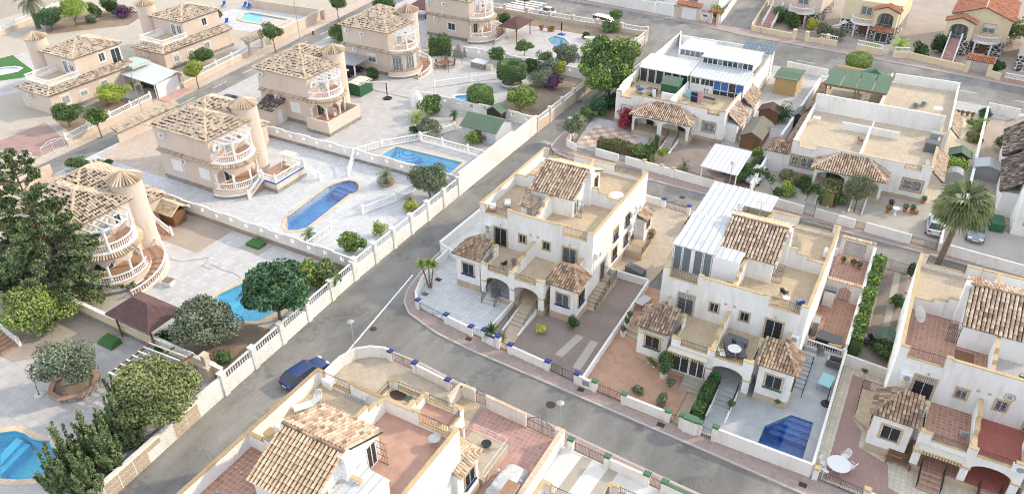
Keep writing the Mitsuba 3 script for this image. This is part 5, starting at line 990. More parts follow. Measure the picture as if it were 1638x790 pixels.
  if o.get('curved'):
   # stairs curling round the drum to the garden, white balustrade outside
   nst = 8
   for i in range(nst):
    s = B(); a0, a1 = 62 - i * 10.5, 62 - (i + 1) * 10.5; z = 1.05 - (i + .0) * .13
    s.prism(arc(cx, cy, r + .56, a1, a0, 4) + arc(cx, cy, r + 1.9, a0, a1, 4), -.2, z); part(k, 'stair_tread', s, 'red_tile')
   s = B(); s.prism(arc(cx, cy, r + .3, 60, 106, 8) + arc(cx, cy, r + 1.9, 106, 60, 8), -.2, 1.07); part(k, 'stair_landing', s, 'red_tile')
   ring = arc(cx, cy, r + 2.0, 106, -22, 14); zs = [1.0] * 5 + list(np.linspace(.95, .05, 9)); s = B()
   for i in range(13): s.wall(ring[i], ring[i + 1], .22, -.3, zs[i], zs[i + 1])
   q = part(k, 'stair_wall', s, 'peach'); balustrade(q, ring, 0, .8, False, zs=zs, gap=.24)
  for x, z, lab in o.get('ac', ()): aircon((x, 0), z, -90, lab, group='air conditioners of the villas', pipe=1.6)
  for y, z, lab in o.get('acs', ()): aircon((9.1, y), z, 0, lab, group='air conditioners of the villas')
 return k
V1, V2, V3, V4, V5 = Frame(-75.5, 32.9, .8), Frame(-78.9, 52.3, .8), Frame(-81.9, 72.15, .8), Frame(-83.7, 92.6, .8), Frame(-81.3, 112.4, .8)
villa(V1, 'peach villa nearest the camera, half hidden by the layered conifer', dict(curved=1, acs=((.7, 5.4, 'air conditioner under the pergola of the nearest villa'),)))
villa(V2, 'peach villa above the deep blue pool, blue trimmed railings on its side terrace', dict(ac=((1.6, 5.9, 'air conditioner high on the blank wall of the villa above the deep blue pool'), (4.3, 3.1, 'air conditioner above the tiled entrance roof of the villa above the deep blue pool')), acs=((.8, 5.5, 'air conditioner under the pergola of the villa above the deep blue pool'),)))
villa(V3, 'peach villa with a plain walled terrace and a dark tiled side room', dict(lean='black', rail=0, ac=((.9, 6.0, 'upper left air conditioner of the villa with the plain walled terrace'), (3.4, 3.2, 'air conditioner above the dark tiled side room')), acs=((.8, 5.6, 'air conditioner under the pergola of the villa with the plain walled terrace'),), wins=((5.6, 1.7),)))
villa(V4, 'peach villa with white arched windows closing its round porch', dict(enclosed=1, curved=1, ac=((1.2, 6.0, 'left one of the two upper air conditioners of the villa with arched windows'), (4.2, 5.9, 'right one of the two upper air conditioners of the villa with arched windows'), (2.4, 3.2, 'lower air conditioner of the villa with arched windows')), wins=((4.8, 1.8),), wg='glass_mid'))
villa(V5, 'peach villa at the top edge beside the maroon gazebo', dict(curved=1, ac=((1.0, 5.8, 'left one of the two upper air conditioners of the villa at the top edge'), (4.1, 5.8, 'right one of the two upper air conditioners of the villa at the top edge'), (2.2, 3.0, 'lower air conditioner of the villa at the top edge')), wins=((4.6, 1.6),), wg='glass_dark'))
# special terraces
with at(V3):
 k = thing('terrace', 'plain peach walled terrace with white bench beside the third villa', 'terrace'); s = B(); s.box(9.4, -1.4, -.3, 13.3, 5.3, 1.2); s.box(9.4, -1.4, 1.2, 13.3, -1.2, 2.1); s.box(13.1, -1.2, 1.2, 13.3, 5.3, 2.1); s.box(9.4, 5.1, 1.2, 13.1, 5.3, 2.1); part(k, 'walls', s, 'peach'); s = B(); s.box(9.35, -1.45, -.3, 13.36, 5.35, .45); part(k, 'stone_plinth', s, 'stone'); s = B(); s.box(9.5, -1.2, 1.2, 13.1, 5.1, 1.21); part(k, 'floor', s, 'terracotta_floor')
with at(V2):
 k = thing('terrace', 'raised terrace with white balustrades and blue trims beside the second villa', 'terrace'); s = B(); s.box(11.6, 3.6, -.3, 15.0, 8.4, 1.3); part(k, 'base', s, 'peach'); s = B(); s.box(11.5, 3.5, -.3, 15.1, 8.5, .4); part(k, 'stone_plinth', s, 'stone'); s = B(); s.box(11.6, 3.6, 1.3, 15.0, 8.4, 1.32); part(k, 'floor', s, 'red_tile')
 q = part(k, 'trim', B().box(12, 3.45, 1.2, 15.0, 3.55, 1.32).box(15.0, 3.55, 1.2, 15.1, 8.4, 1.32), 'cloth_blue'); balustrade(k, [(12.2, 3.65), (14.9, 3.65), (14.9, 8.3), (12.0, 8.3)], 1.32, .85)
 s = B(); stairs(s, 12.0, 13.3, -2.2, 0, 3.6, 1.3, 9) if 0 else [s.box(11.7 + .0, 3.5 - .32 * (i + 1), -.3, 12.9, 3.5 - .32 * i, 1.2 - .15 * i) for i in range(8)]; part(k, 'steps', s, 'red_tile'); balustrade(k, [(13.0, 3.5), (13.05, .9)], 0, .85, zs=[1.3, .05]); balustrade(k, [(15.1, 8.3), (17.3, 8.4)], 0, .85, zs=[1.3, .05])
 k = thing('garden_swing', 'white garden swing frame with cream canopy beside the villa', 'swing'); s = B()
 for x in (13.0, 14.8):
  for y in (6.6, 7.9): s.cyl([x, y, 1.3], [x, 7.2, 3.3], .04, n=5)
 s.cyl([12.8, 7.2, 3.3], [15, 7.2, 3.3], .05, n=6); part(k, 'frame', s, 'pvc_white'); s = B(); s.box(12.9, 6.6, 3.3, 14.9, 7.9, 3.36); part(k, 'canopy', s, 'canvas'); s = B(); s.box(13.1, 7.0, 1.7, 14.7, 7.6, 1.8); part(k, 'seat', s, 'canvas')
with at(V1):
 k = thing('steps', 'clay tiled garden steps with white balustrades behind the nearest tower', 'steps')
 for i in range(6): s = B(); s.box(5.6 + .38 * i, 8.9, -.2, 5.98 + .38 * i, 10.4, 1.1 - .18 * i); part(k, 'tread', s, 'red_tile')
 balustrade(k, [(5.6, 8.85), (8.0, 8.85)], 0, .8, zs=[1.1, .05]); balustrade(k, [(5.6, 10.45), (8.0, 10.45)], 0, .8, zs=[1.1, .05])
 k = thing('dog_house', 'low wooden hut with honey clay tile roof by the garden steps', 'hut'); s = B(); s.box(4.2, 11.8, 0, 7.0, 13.4, 1.7); part(k, 'walls', s, 'wood'); roof(k, [[[3.9, 11.4, 1.6], [7.3, 11.4, 1.6], [7.3, 12.7, 2.4], [3.9, 12.7, 2.4]], [[7.3, 13.9, 1.6], [3.9, 13.9, 1.6], [3.9, 12.7, 2.4], [7.3, 12.7, 2.4]]], 'honey')
# --- villas across the street
def uvilla(fr, label, acs=()):
 k = thing('villa', label, 'villa', 'peach villas across the street')
 with at(fr):
  s = B(); s.box(-7.2, 0, -.2, 0, 6.4, 3.2); s.box(-10.5, 6.4, -.2, 0, 14.5, 3.2); part(k, 'walls', s, 'peach'); s = B(); s.box(-9.4, 6.4, 3.2, -2.0, 14.3, 6.2); part(k, 'upper_storey', s, 'peach')
  pl, rd = hip(-9.4, 6.4, -2.0, 14.3, 6.2, 1.5, .4); p2, r2 = hip(-6.6, 8.5, -.4, 13.2, 6.15, 1.2, .3); roof(k, pl, 'cream', rd, rp='sand', pitch=.28, row=.46, r=.115, gap=.5)
  roof(k, [[[-7.6, -.5, 3.1], [.5, -.5, 3.1], [-1.3, 1.3, 3.75], [-5.9, 1.3, 3.75]], [[.5, -.5, 3.1], [.5, 14.5, 3.1], [-1.3, 14.5, 3.75], [-1.3, 1.3, 3.75]]], 'cream', [([.5, -.5, 3.12], [-1.3, 1.3, 3.77])], rp='sand', pitch=.28, row=.46, r=.115, gap=.5)
  f = B(); f.sheet([(-6.9, 1.3), (-1.3, 1.3), (-1.3, 6.4), (-6.9, 6.4)], 3.4); part(k, 'terrace_floor', f, 'tan_floor')
  s = B(); s.wall((-6.9, 1.3), (-1.3, 1.3), .2, 3.2, 3.8); s.wall((-1.3, 1.3), (-1.3, 6.4), .2, 3.2, 3.8); s.wall((-6.9, 1.3), (-6.9, 6.4), .2, 3.2, 3.8); q = part(k, 'terrace_wall', s, 'white_clean'); balustrade(q, [(-6.9, 6.3), (-6.9, 1.3), (-1.3, 1.3), (-1.3, 6.3)], 3.8, .75, False)
  s = B(); s.lathe(-11.2, 7.0, [(1.5, -.3), (1.5, 7.9)], 28); part(k, 'tower', s, 'peach', smooth=40); cone_roof(k, -11.2, 7.0, 1.65, 7.85, .95, 'honey')
  for y, z, h in ((1.6, 1.0, 1.3), (4.6, 1.2, .8), (8.2, 1.1, 1.2)): window(k, (0, y), (0, y + 1.2), z, z + h, frame='white_clean', grille='pvc_white', glass='glass_mid', name='street_window')
  window(k, (-2, 10.4), (-2, 11.4), 4.3, 5.6, frame='white_clean', grille=None, name='upper_window'); window(k, (-5.0, 6.4), (-4.0, 6.4), 3.5, 5.4, frame='white_clean', grille=None, glass='glass_mid', name='terrace_door'); window(k, (-3.6, 6.4), (-2.5, 6.4), 3.9, 5.4, frame='white_clean', grille=None, glass='glass_mid', name='terrace_window')
  s = B(); s.box(.02, 0, -.2, .1, 14.5, .4); part(k, 'stone_plinth', s, 'stone')
  for x, z, lab in acs: aircon((x, 0), z, -90, lab, group='air conditioners of the villas', pipe=1.4)
 return k
U1, U2 = Frame(-110.0, 58.3, .25), Frame(-109.7, 78.3, .25)
uvilla(U1, 'peach villa across the street at the left edge, green awning on its side', ((-4.6, 1.9, 'air conditioner on the shaded gable at the left edge'),))
uvilla(U2, 'peach villa across the street behind the white garage canopy', ((-4.2, 2.0, 'air conditioner on the shaded wall above the white garage canopy'),))
with at(U1):
 k = thing('side_balcony', 'green glass balcony with white pot and scalloped awning', 'balcony'); s = B(); s.box(-2, 13.0, 3.1, 1.6, 16.4, 3.3); part(k, 'floor', s, 'pale_green'); s = B()
 for i in range(14): s.box(1.6, 13 + i * .25, 2.85, 1.64, 13.2 + i * .25, 3.1)
 part(k, 'fringe', s, 'canvas', kind='stuff'); window(k, (-2, 12.5), (-2, 14.1), 3.4, 5.6, frame='white_clean', grille=None, name='sliding_door')
# ---------------------------------------------------------------- left yards, walls, pools
yard('villa_yard', [(-90, 8), (-43.9, 8), (-44.6, 27), (-44.9, 29.8), (-91, 29.8)], 'pale_slab', 'pale slab terrace of the yard at the lower left', .8, holes=[[(-67.2, 21.3), (-56.2, 21.3), (-56.2, 12), (-67.2, 12)]] if 0 else ())
LP = [(-53.43,13.38), (-56.95,15.94), (-56.16,16.97), (-55.77,17.33), (-55.22,17.70), (-54.37,17.88), (-53.40,17.82), (-52.71,17.99), (-52.06,18.34), (-50.14,17.55), (-49.25,16.54), (-49.34,15.70), (-50.47,14.88), (-51.80,14.28)]
def hole_yard(name, pts, m, label, holes, z=.8): struct(name, B().prism(pts, -.02, z, holes), m, label)
def shp(pts): return list(Polygon(pts).buffer(.6).buffer(-.6).simplify(.02).exterior.coords)[:-1]
def buf(pts, d=.3): return list(Polygon(pts).buffer(d).exterior.coords)[:-1]
scene.pop('villa_yard'); labels.pop('villa_yard'); USED.pop('villa_yard')
hole_yard('villa_yard', [(-90, 3), (-43.2, 3), (-44.6, 27), (-44.9, 29.8), (-91, 29.8)], 'pale_slab', 'pale slab terrace of the yard at the lower left', [buf(LP, .05)])
pool_('turquoise kidney pool at the lower left corner', LP, .8, 1.5, 'pool_turq', 'water', coping=1, cw=.55, steps=[([(-54.54,15.85), (-55.07,17.44), (-54.34,17.54), (-53.59,15.26)], .35, 'pool_sky'), ([(-53.64,15.18), (-54.40,17.54), (-53.79,17.66), (-52.95,14.75)], .05, 'pool_sky')])
P1 = list(Polygon([(-54.0, 38), (-53.3, 40.5), (-50.5, 41), (-48.6, 39.6), (-49, 37.4), (-51.5, 36.2)]).buffer(.8).exterior.coords)[:-1]; P1 = list(Polygon(P1).simplify(.08).exterior.coords)[:-1]
hole_yard('villa_yard', [(-91.9, 29.9), (-45, 29.9), (-45.2, 37), (-45.3, 47.3), (-92.2, 47.3)], 'white_slab', 'white slab terrace of the nearest villa', [P1])
pool_('bright blue pool half hidden behind the dark green round tree', P1, .8, 1.5, 'pool_sky', 'water', coping=1, cw=.5)
P2 = [(-59.05, 52.2), (-59.65, 60.0), (-59.35, 60.9), (-59.0, 61.7), (-58.4, 62.35), (-57.5, 62.45), (-56.7, 62.0), (-56.1, 61.3), (-55.8, 60.4), (-56.2, 59.6), (-55.6, 51.6), (-56.1, 50.7), (-57.0, 50.2), (-57.9, 50.7), (-58.5, 51.6)]
P3 = [(-59.1, 69.7), (-48.5, 69.2), (-48.7, 72.9), (-58.9, 72.6)]
hole_yard('villa_yard', [(-92.3, 47.5), (-45.3, 47.5), (-45.4, 66.8), (-93.4, 66.8)], 'white_tile', 'white marble terrace round the deep blue pool', [P2])
pool_('deep blue pool with a round step end on the white marble terrace', P2, .8, 1.6, 'pool_deep', 'water', coping=1, cw=.45, steps=[([(-59.4, 59.9 + .6 * i), (-56.1, 59.6 + .6 * i), (-56.3, 61.3), (-57.5, 62.2), (-58.6, 61.9), (-59.2, 60.9 + .2 * i)], .0 + .2 * i, 'pool_navy') for i in range(3)])
hole_yard('villa_yard', [(-93.5, 67), (-45.4, 67), (-45.4, 86.6), (-95, 86.6)], 'pale_slab', 'pale slab terrace round the long sky blue pool', [P3])
pool_('long sky blue pool with dark blue half round steps', P3, .8, 1.5, 'pool_sky', 'water', coping=1, cw=.4, steps=[(arc(-57.0, 72.7, 2.0 - .26 * i, -180, 0, 14), -.1 + .1 * i, 'pool_sky' if i % 2 else 'pool_deep') for i in range(6)])
P4 = list(Polygon([(-61.22,90.70), (-59.23,92.30), (-56.90,91.90), (-55.60,91.00), (-57.60,89.68), (-59.73,88.55)]).buffer(.1).exterior.coords)[:-1]
P5 = shp([(-60.98,120.49), (-60.41,122.33), (-58.32,121.88), (-56.37,119.89), (-55.34,117.52), (-55.74,115.89), (-57.25,115.10), (-58.30,117.41), (-60.12,119.05)])
hole_yard('villa_yard', [(-95, 86.8), (-45.4, 86.8), (-45.0, 106), (-97, 106)], 'pale_slab', 'pale slab terrace with the small pool and clipped trees', [P4])
pool_('small bright pool half hidden by the clipped drum tree', P4, .8, 1.2, 'pool_sky', 'water', coping=1, cw=.4, cm='white_clean')
hole_yard('villa_yard', [(-97, 106.2), (-45.0, 106.2), (-45.5, 129.6), (-98, 129.6)], 'pale_slab', 'pale slab terrace with the bean shaped pool', [P5])
pool_('bean shaped turquoise pool near the upper road', P5, .8, 1.2, 'pool_turq', 'water', coping=1, cw=.4)
struct('villa_street_bank', B().prism([(-93, 3), (-91, 29.8), (-93.5, 67), (-98, 129.6), (-95.9, 129.6), (-92.0, 67), (-89.5, 29.8), (-91, 3)], -.02, .3), 'pavement_pale', 'paved strip in front of the villa gates') if 0 else None
# soil beds
yard('planting_bed', [(-54.2, 29.9), (-45.0, 29.9), (-45.2, 36.8), (-48.6, 36.3), (-50.8, 34.4), (-53.8, 32.4)], 'earth', 'dark earth bed below the grey green tree', .82)
yard('planting_bed', [(-49.2, 43.6), (-45.4, 43.6), (-45.4, 47.2), (-49.6, 47.2)], 'earth', 'dark earth bed at the end of the white slab terrace', .82)
yard('planting_bed', [(-66.5, 30), (-57.3, 30), (-60.5, 33.3), (-66.5, 34.2)], 'gravel_pale', 'sandy bed below the nearest round porch', .82)
yard('gravel_court', [(-70.5, 42.2), (-62.4, 42.2), (-62.4, 47.1), (-70.5, 47.1)], 'earth_pale', 'brown gravel court by the wooden hut', .82)
yard('planting_bed', [(-74.5, 22.5), (-63.2, 22.5), (-60, 26.0), (-58, 29.7), (-80, 29.7), (-80, 24)], 'earth_pale', 'brown earth bed below the yellow green tree', .84)
yard('gravel_court', [(-57, 75.8), (-45.6, 75.8), (-45.6, 86.4), (-57, 86.4)], 'gravel_pale', 'pale gravel court with the green roofed shed', .82)
yard('planting_bed', [(-54, 88), (-45.6, 88), (-45.2, 105.8), (-53.5, 105.8)], 'earth', 'planted earth strip along the road wall', .82)
yard('planting_bed', [(-82, 125.5), (-46, 125.5), (-46, 129.4), (-82, 129.4)], 'earth', 'planted bed along the upper road', .84)
# boundary wall along the main road
LW = [(-43.0, 3), (-44.55, 27), (-45.3, 37), (-45.4, 75), (-45.4, 86.7)]
gwall('beige tile clad road wall with ragged white top at the lower left', [(-43.0, 3), (-44.5, 26.5)], 1.8, 0, .25, base=(1.55, 'white_garden'))
sl = B(); nx = 0
for i in range(16):
 for j in range(3):
  y0 = 5.5 + 1.3 * i
  if i in (12, 13) and j < 2 + (i % 2): continue
  p_, q_ = np.array([-43.0 - 1.5 * (y0 - 3) / 23.5 + .15, y0 + .03]), np.array([-43.0 - 1.5 * (y0 + 1.24 - 3) / 23.5 + .15, y0 + 1.24]); s = B(); s.wall(p_, q_, .05, .03 + .52 * j, .5 + .52 * j); part('garden_wall' if False else [k_ for k_ in labels if 'beige tile clad' in labels[k_].get('label', '')][0], 'facing_slab', s, 'tan_plinth')
def road_wall(label, p, q, zs, z1, pil, m='white_garden', base=None):
 """white road wall: solid below, balusters above, pillars between"""
 k = thing('road_wall', label, 'wall'); p, q = np.array(p, float), np.array(q, float); s = B(); s.wall(p, q, .25, -.1, zs); part(k, 'wall', s, m)
 if base: s = B(); s.wall(p, q, .3, -.1, base[0]); part(k, 'wall_base', s, base[1])
 pts = [tuple(p + (q - p) * i / pil) for i in range(pil + 1)]
 for x, y in pts: s = B(); s.box(x - .24, y - .24, -.1, x + .24, y + .24, z1 + .06); s.box(x - .3, y - .3, z1 + .06, x + .3, y + .3, z1 + .14); part(k, 'pillar', s, m)
 balustrade(k, pts, zs, z1 - zs, False, gap=.27)
road_wall('white balustraded road wall of the yard with the dark green round tree', (-44.55, 29.2), (-45.4, 47.2), 1.35, 2.25, 5)
gwall('plain white road wall with flaking plaster at the bend', [(-44.5, 26.5), (-44.6, 29.2)], 2.0, 0, .25)
road_wall('white balustraded road wall of the marble terrace', (-45.4, 47.5), (-45.4, 66.8), 1.5, 2.4, 6)
gwall('smooth white road wall beside the long sky blue pool', [(-45.4, 67), (-45.4, 80)], 2.9, 0, .25, cap=.06)
gwall('smooth white road wall beside the green roofed shed', [(-45.4, 80), (-45.4, 86.7)], 2.5, 0, .25, cap=.06)
road_wall('pinkish stone road wall with white balustrade by the purple shrub', (-45.4, 86.9), (-45.2, 106), 1.5, 2.2, 5, 'peach_wall')
road_wall('cream road wall below the round green street tree', (-45.2, 106.2), (-45.6, 128), 1.4, 2.2, 5, 'peach_wall')
road_wall('peach wall with white balustrade along the upper road', (-90, 130.4), (-46, 130.0), 1.5, 2.3, 9, 'peach_wall')
def step_wall(label, x0, x1, y, h, m='white_garden', z=.8, n=8, base=None, niche=True, side=-1):
 """garden wall made of stepped panels with small baluster openings"""
 k = thing('dividing_wall', label, 'wall')
 for i in range(n):
  a, b = x0 + (x1 - x0) * i / n, x0 + (x1 - x0) * (i + 1) / n; zz = h + (.12 if i % 2 else 0); s = B()
  if niche: c = (b - a) / 2; s.upright((a, y + .1), (b, y + .1), [(0, z - .2), (b - a, z - .2), (b - a, zz), (0, zz)], -.2, [[(c - .22, zz - .75), (c + .22, zz - .75), (c + .22, zz - .25), (c - .22, zz - .25)]])
  else: s.wall((a, y), (b, y), .2, z - .2, zz)
  q = part(k, 'wall_panel', s, m)
  if niche: s = B(); baluster(s, (a + b) / 2, y, zz - .75, .5, .09); part(q, 'baluster', s, 'white_clean')
 if base: s = B(); s.wall((x0, y), (x1, y), .32, z - .2, z + base[0]); part(k, 'stone_base', s, base[1])
step_wall('white stepped wall between the marble terrace and the white slab terrace', -74.5, -45.7, 47.4, 2.55, n=13, base=(.55, 'stone_tan'))
step_wall('white stepped wall between the marble terrace and the long sky blue pool', -77.5, -45.7, 66.9, 2.4, n=14, base=(.4, 'stone'))
step_wall('white stepped wall behind the green roofed shed and the bent palm', -66, -45.7, 86.7, 2.3, n=9)
step_wall('white stepped wall behind the clipped trees', -70, -46, 106.1, 2.4, n=10)
gwall('cream wall with black stone foot between the two lower left yards', [(-66, 29.8), (-45.0, 29.7)], 2.2, .8, .25, 'cream', .07, base=(1.2, 'stone'))
gwall('black stone wall at the left edge of the earth bed', [(-80, 29.8), (-66, 29.8)], 1.7, .8, .3, 'stone')
k = thing('balustrade', 'white balustrade beside the long sky blue pool', 'balustrade'); balustrade(k, [(-56.9, 75.5), (-53.5, 75.5), (-49.5, 75.4), (-45.8, 75.2)], .9, .95); b_ = B(); b_.wall((-57, 75.5), (-45.8, 75.2), .25, .8, .9); part(k, 'base_wall', b_, 'white_clean')
k = thing('balustrade', 'white balustrade from the villa to the long sky blue pool', 'balustrade'); balustrade(k, [(-62.6, 67.2), (-60.4, 71.5), (-57.2, 75.6), (-54.8, 80.5)], .9, .9)
k = thing('balustrade', 'white balustrade between the marble terrace and the lower garden strip', 'balustrade'); balustrade(k, [(-52.5, 47.8), (-52.6, 52.2)], .9, .9);
k = thing('balustrade', 'white balustrade beside the potted palm', 'balustrade'); balustrade(k, [(-51.9, 56.8), (-50.2, 61.0), (-49.6, 65.8)], .9, .9)
k = thing('balustrade', 'white balustrade down the steps of the upper pool garden', 'balustrade'); balustrade(k, [(-66, 92), (-62, 96.5), (-58.2, 100.5), (-58, 103.0)], .9, .9)
k = thing('balustrade', 'white balustrade of the short garden stair below the stepped wall', 'balustrade'); balustrade(k, [(-60.8, 66.3), (-59.2, 63.2)], .8, .9, zs=[1.5, .8])
# street walls of the villas and of the row across
def street_wall(label, p, q, z=.15):
 k = thing('street_wall', label, 'wall'); s = B(); s.wall(p, q, .25, -.1, z + .9); part(k, 'wall', s, 'peach_wall'); L = np.hypot(q[0] - p[0], q[1] - p[1]); n = max(1, int(L / 3.2)); pts = [tuple(np.array(p) + (np.array(q) - np.array(p)) * i / n) for i in range(n + 1)]; balustrade(k, pts, z + .9, .8, True, gap=.27)
street_wall('peach street wall with white balustrade in front of the villa at the left edge', (-99.2, 52.8), (-101.0, 68.0))
street_wall('peach street wall with white balustrade below the two citrus trees', (-101.6, 74.5), (-103.4, 90))
gwall('plain peach street wall below the far pool', [(-104.3, 96.5), (-106.3, 113)], 1.9, .1, .25, 'peach_wall')
gate('white iron double gate with curved top at the left edge', (-99.0, 49.0), (-99.2, 52.4), .2, 1.5, m='pvc_white', arch_=.4, group='white iron gates', gap=.2)
gate('small white arched gate at the left edge', (-98.7, 46.2), (-98.8, 47.6), .2, 1.5, m='pvc_white', leaves=1, arch_=.5, group='white iron gates', gap=.2)
gate('white iron gate under the tiled gate roof', (-103.5, 91.0), (-103.9, 94.2), .2, 1.7, m='pvc_white', group='white iron gates', gap=.2)
k = thing('gate_roof', 'small clay tiled roof over the white street gate', 'gate roof'); s = B(); s.box(-104.1, 90.4, 0, -103.5, 90.9, 2.5); s.box(-104.6, 94.4, 0, -104.0, 94.9, 2.5); part(k, 'pillars', s, 'peach_wall', kind='stuff'); roof(k, [[[-103.0, 90.2, 2.45], [-103.4, 95.2, 2.45], [-105.1, 95.2, 3.1], [-104.8, 90.2, 3.1]]], 'cream')
street_wall('low street wall at the far left bottom', (-97.9, 30), (-98.6, 45.6))
k = thing('garage_canopy', 'white sheet roofed car shelter with closed white garage door', 'garage'); s = B(); s.add([[-110.0, 70.0, 2.5], [-101.4, 69.4, 2.5], [-102.0, 74.4, 2.75], [-110.4, 75.6, 2.75], [-110.0, 70.0, 2.6], [-101.4, 69.4, 2.6], [-102.0, 74.4, 2.85], [-110.4, 75.6, 2.85]], [[0, 1, 2, 3], [4, 7, 6, 5], [0, 4, 5, 1], [1, 5, 6, 2], [2, 6, 7, 3], [3, 7, 4, 0]]); part(k, 'roof', s, 'sheet_white'); s = B(); s.wall((-101.6, 69.8), (-102.0, 74.2), .1, .1, 2.45); part(k, 'door', s, 'pvc_white')
for x, y in ((-109.6, 70.2), (-105.5, 70), (-110, 75.2), (-101.7, 69.6)): s = B(); s.cyl([x, y, .1], [x, y, 2.5], .07, n=6); part(k, 'post', s, 'pvc_white')
SP = [(-136.88,64.35), (-135.86,65.87), (-134.35,67.32), (-132.75,67.51), (-132.10,66.22), (-133.04,64.13), (-134.06,62.66)]
UP = [(-119.94,104.44), (-121.71,107.16), (-121.32,108.29), (-111.46,108.39), (-110.92,104.75), (-117.96,104.13)]
yard('villa_yard', [(-160, 20), (-99, 20), (-99.6, 50), (-104.4, 96), (-109, 131), (-165, 131)], 'concrete', 'pale paved yards across the villa street', .22, holes=[buf(UP, .05), buf(SP, .05)])
pool_('blue pool with sun loungers across the villa street', UP, .32, .2, 'pool_sky', 'water', coping=1, cw=.8, zw=.05)
yard('pool_terrace', buf(UP, 5.0), 'white_slab', 'white slab terrace of the far pool', .24, holes=[buf(UP, .05)])
pool_('small blue pool on the green lawn at the left edge', SP, .34, .2, 'pool_deep', 'water', coping=1, cw=.35, cm='white_clean', zw=.05)
yard('lawn', [(-141.14,64.72), (-140.48,70.92), (-134.56,69.19), (-130.41,68.06), (-127.90,66.20), (-132.63,59.72)], 'lawn', 'green artificial lawn round the small pool', .25, holes=[buf(SP, .05)])
# street-side walls of the villas (near side of the villa street)
k = thing('entrance_gate', 'white iron entrance gate below a row of clay tiles left of the second villa', 'gate', 'white iron gates'); s = B(); s.wall((-92.6, 56), (-92.9, 66), .25, 0, 2.4); part(k, 'wall', s, 'peach'); roof(k, [[[-92.0, 55.8, 2.4], [-92.3, 66.2, 2.4], [-93.3, 66.2, 2.9], [-93.2, 55.8, 2.9]]], 'cream')
for y0, y1 in ((57, 60.5), (61.5, 63.5)): iron_rail(k, (-92.45, y0), (-92.5, y1), .2, 2.2, 'gate_leaf', .25, m='pvc_white')

street_wall('peach wall with white balustrade behind the date palm', (-151.71,73.23), (-158.96,97.02))
gwall('peach rear wall behind the far blue pool', [(-124.36,111.13), (-105.41,112.45)], 1.9, .1, .25, 'peach_wall')
gwall('peach garden wall between the two villas across the street', [(-104, 76.6), (-118, 76.9), (-132, 77.2)], 1.6, .1, .25, 'peach_wall')
yard('patio', [(-129.91,87.77), (-133.30,101.53), (-124.81,105.00), (-117.75,89.44)], 'pale_floor', 'sand coloured patio behind the left villa', .24)
yard('planting_bed', [(-145.55,80.82), (-136.68,91.71), (-140.34,99.76), (-154.05,92.67), (-153.59,85.55)], 'earth', 'planted earth bed behind the left villa', .25)

yard('driveway', [(-103.6, 69.6), (-99.3, 69.4), (-100.2, 74.6), (-104, 74.8)], 'rose_tile', 'rose paved driveway in front of the white garage door', .235)
yard('planting_bed', [(-108.8, 57.2), (-101, 55), (-102.4, 67.5), (-108.8, 67.5)], 'earth', 'brown earth bed behind the street wall of the left villa', .235)
yard('planting_bed', [(-108.6, 77.5), (-102.6, 77), (-103.9, 89), (-108.6, 89)], 'earth_pale', 'brown earth bed behind the street wall of the second villa', .235)
yard('driveway', [(-109, 47), (-99.6, 48.8), (-100, 53.2), (-109, 56)], 'pink_paver', 'pinkish paved drive behind the white double gate', .235)
yard('patio', [(-110, 91), (-104.4, 91), (-105, 96), (-110, 96)], 'pale_slab', 'slab path behind the gate roof', .235)
yard('patio', [(-140, 58), (-124, 58), (-122, 72), (-140, 76)], 'pale_slab', 'slab terrace beside the green lawn', .235)
yard('driveway', [(-92.0, 52), (-79, 52), (-79, 66), (-92.6, 66)], 'pavement_pale', 'pale paved entrance court behind the clay tiled gate', .81)
yard('driveway', [(-92.5, 32), (-77, 32), (-77, 46), (-92, 46)], 'pavement_pale', 'pale paved entrance court of the nearest villa', .81)
gwall('low peach wall of the entrance court', [(-91.8, 31), (-92.2, 46)], 2.2, .1, .25, 'peach_wall')

# ================================================================ trees and plants
GRN = {'palm': [(.12, .145, .07), (.19, .21, .115)], 'dark': [(.030, .060, .022), (.042, .080, .028)], 'mid': [(.056, .096, .036), (.08, .124, .045)], 'yellow': [(.12, .17, .04), (.16, .20, .05)], 'lime': [(.17, .24, .045), (.21, .27, .06)], 'olive': [(.085, .105, .066), (.125, .145, .095)], 'grey': [(.10, .125, .085), (.15, .17, .125)],
 'pale': [(.12, .14, .062), (.155, .168, .078)], 'conifer': [(.088, .118, .06), (.145, .162, .083)], 'teal': [(.034, .076, .042), (.05, .104, .056)], 'red': [(.22, .02, .035), (.28, .03, .055)], 'wine': [(.12, .015, .03), (.17, .03, .045)], 'purple': [(.07, .03, .08), (.09, .05, .09)], 'gold': [(.34, .30, .04), (.40, .35, .06)], 'brown': [(.13, .12, .05), (.17, .14, .07)]}
for k_ in GRN: GRN[k_] = [tuple(min(.5, 1.75 * v) for v in c) for c in GRN[k_]]
def leaf_quads(b, pts, size, cols, out=None, bias=.5, elong=1.6):
 """one small diamond of foliage at each point, turned at random but leaning outwards"""
 n = len(pts)
 if not n: return
 d = rng.normal(size=(n, 3)); d /= np.linalg.norm(d, axis=1, keepdims=True)
 if out is not None: d = d * (1 - bias) + out * bias; d /= np.linalg.norm(d, axis=1, keepdims=True) + 1e-9
 a = np.cross(d, rng.normal(size=(n, 3))); a /= np.linalg.norm(a, axis=1, keepdims=True) + 1e-9; c = np.cross(d, a)
 s = (size * rng.uniform(.6, 1.3, n))[:, None]; a, c = a * s * elong * .5, c * s * .5
 fold = d * s * .12
 v = np.stack([pts - a, pts - c + fold, pts + a, pts + c + fold], 1).reshape(-1, 3)
 b.add(v, np.arange(4 * n).reshape(-1, 4), np.repeat(cols, 4, 0))
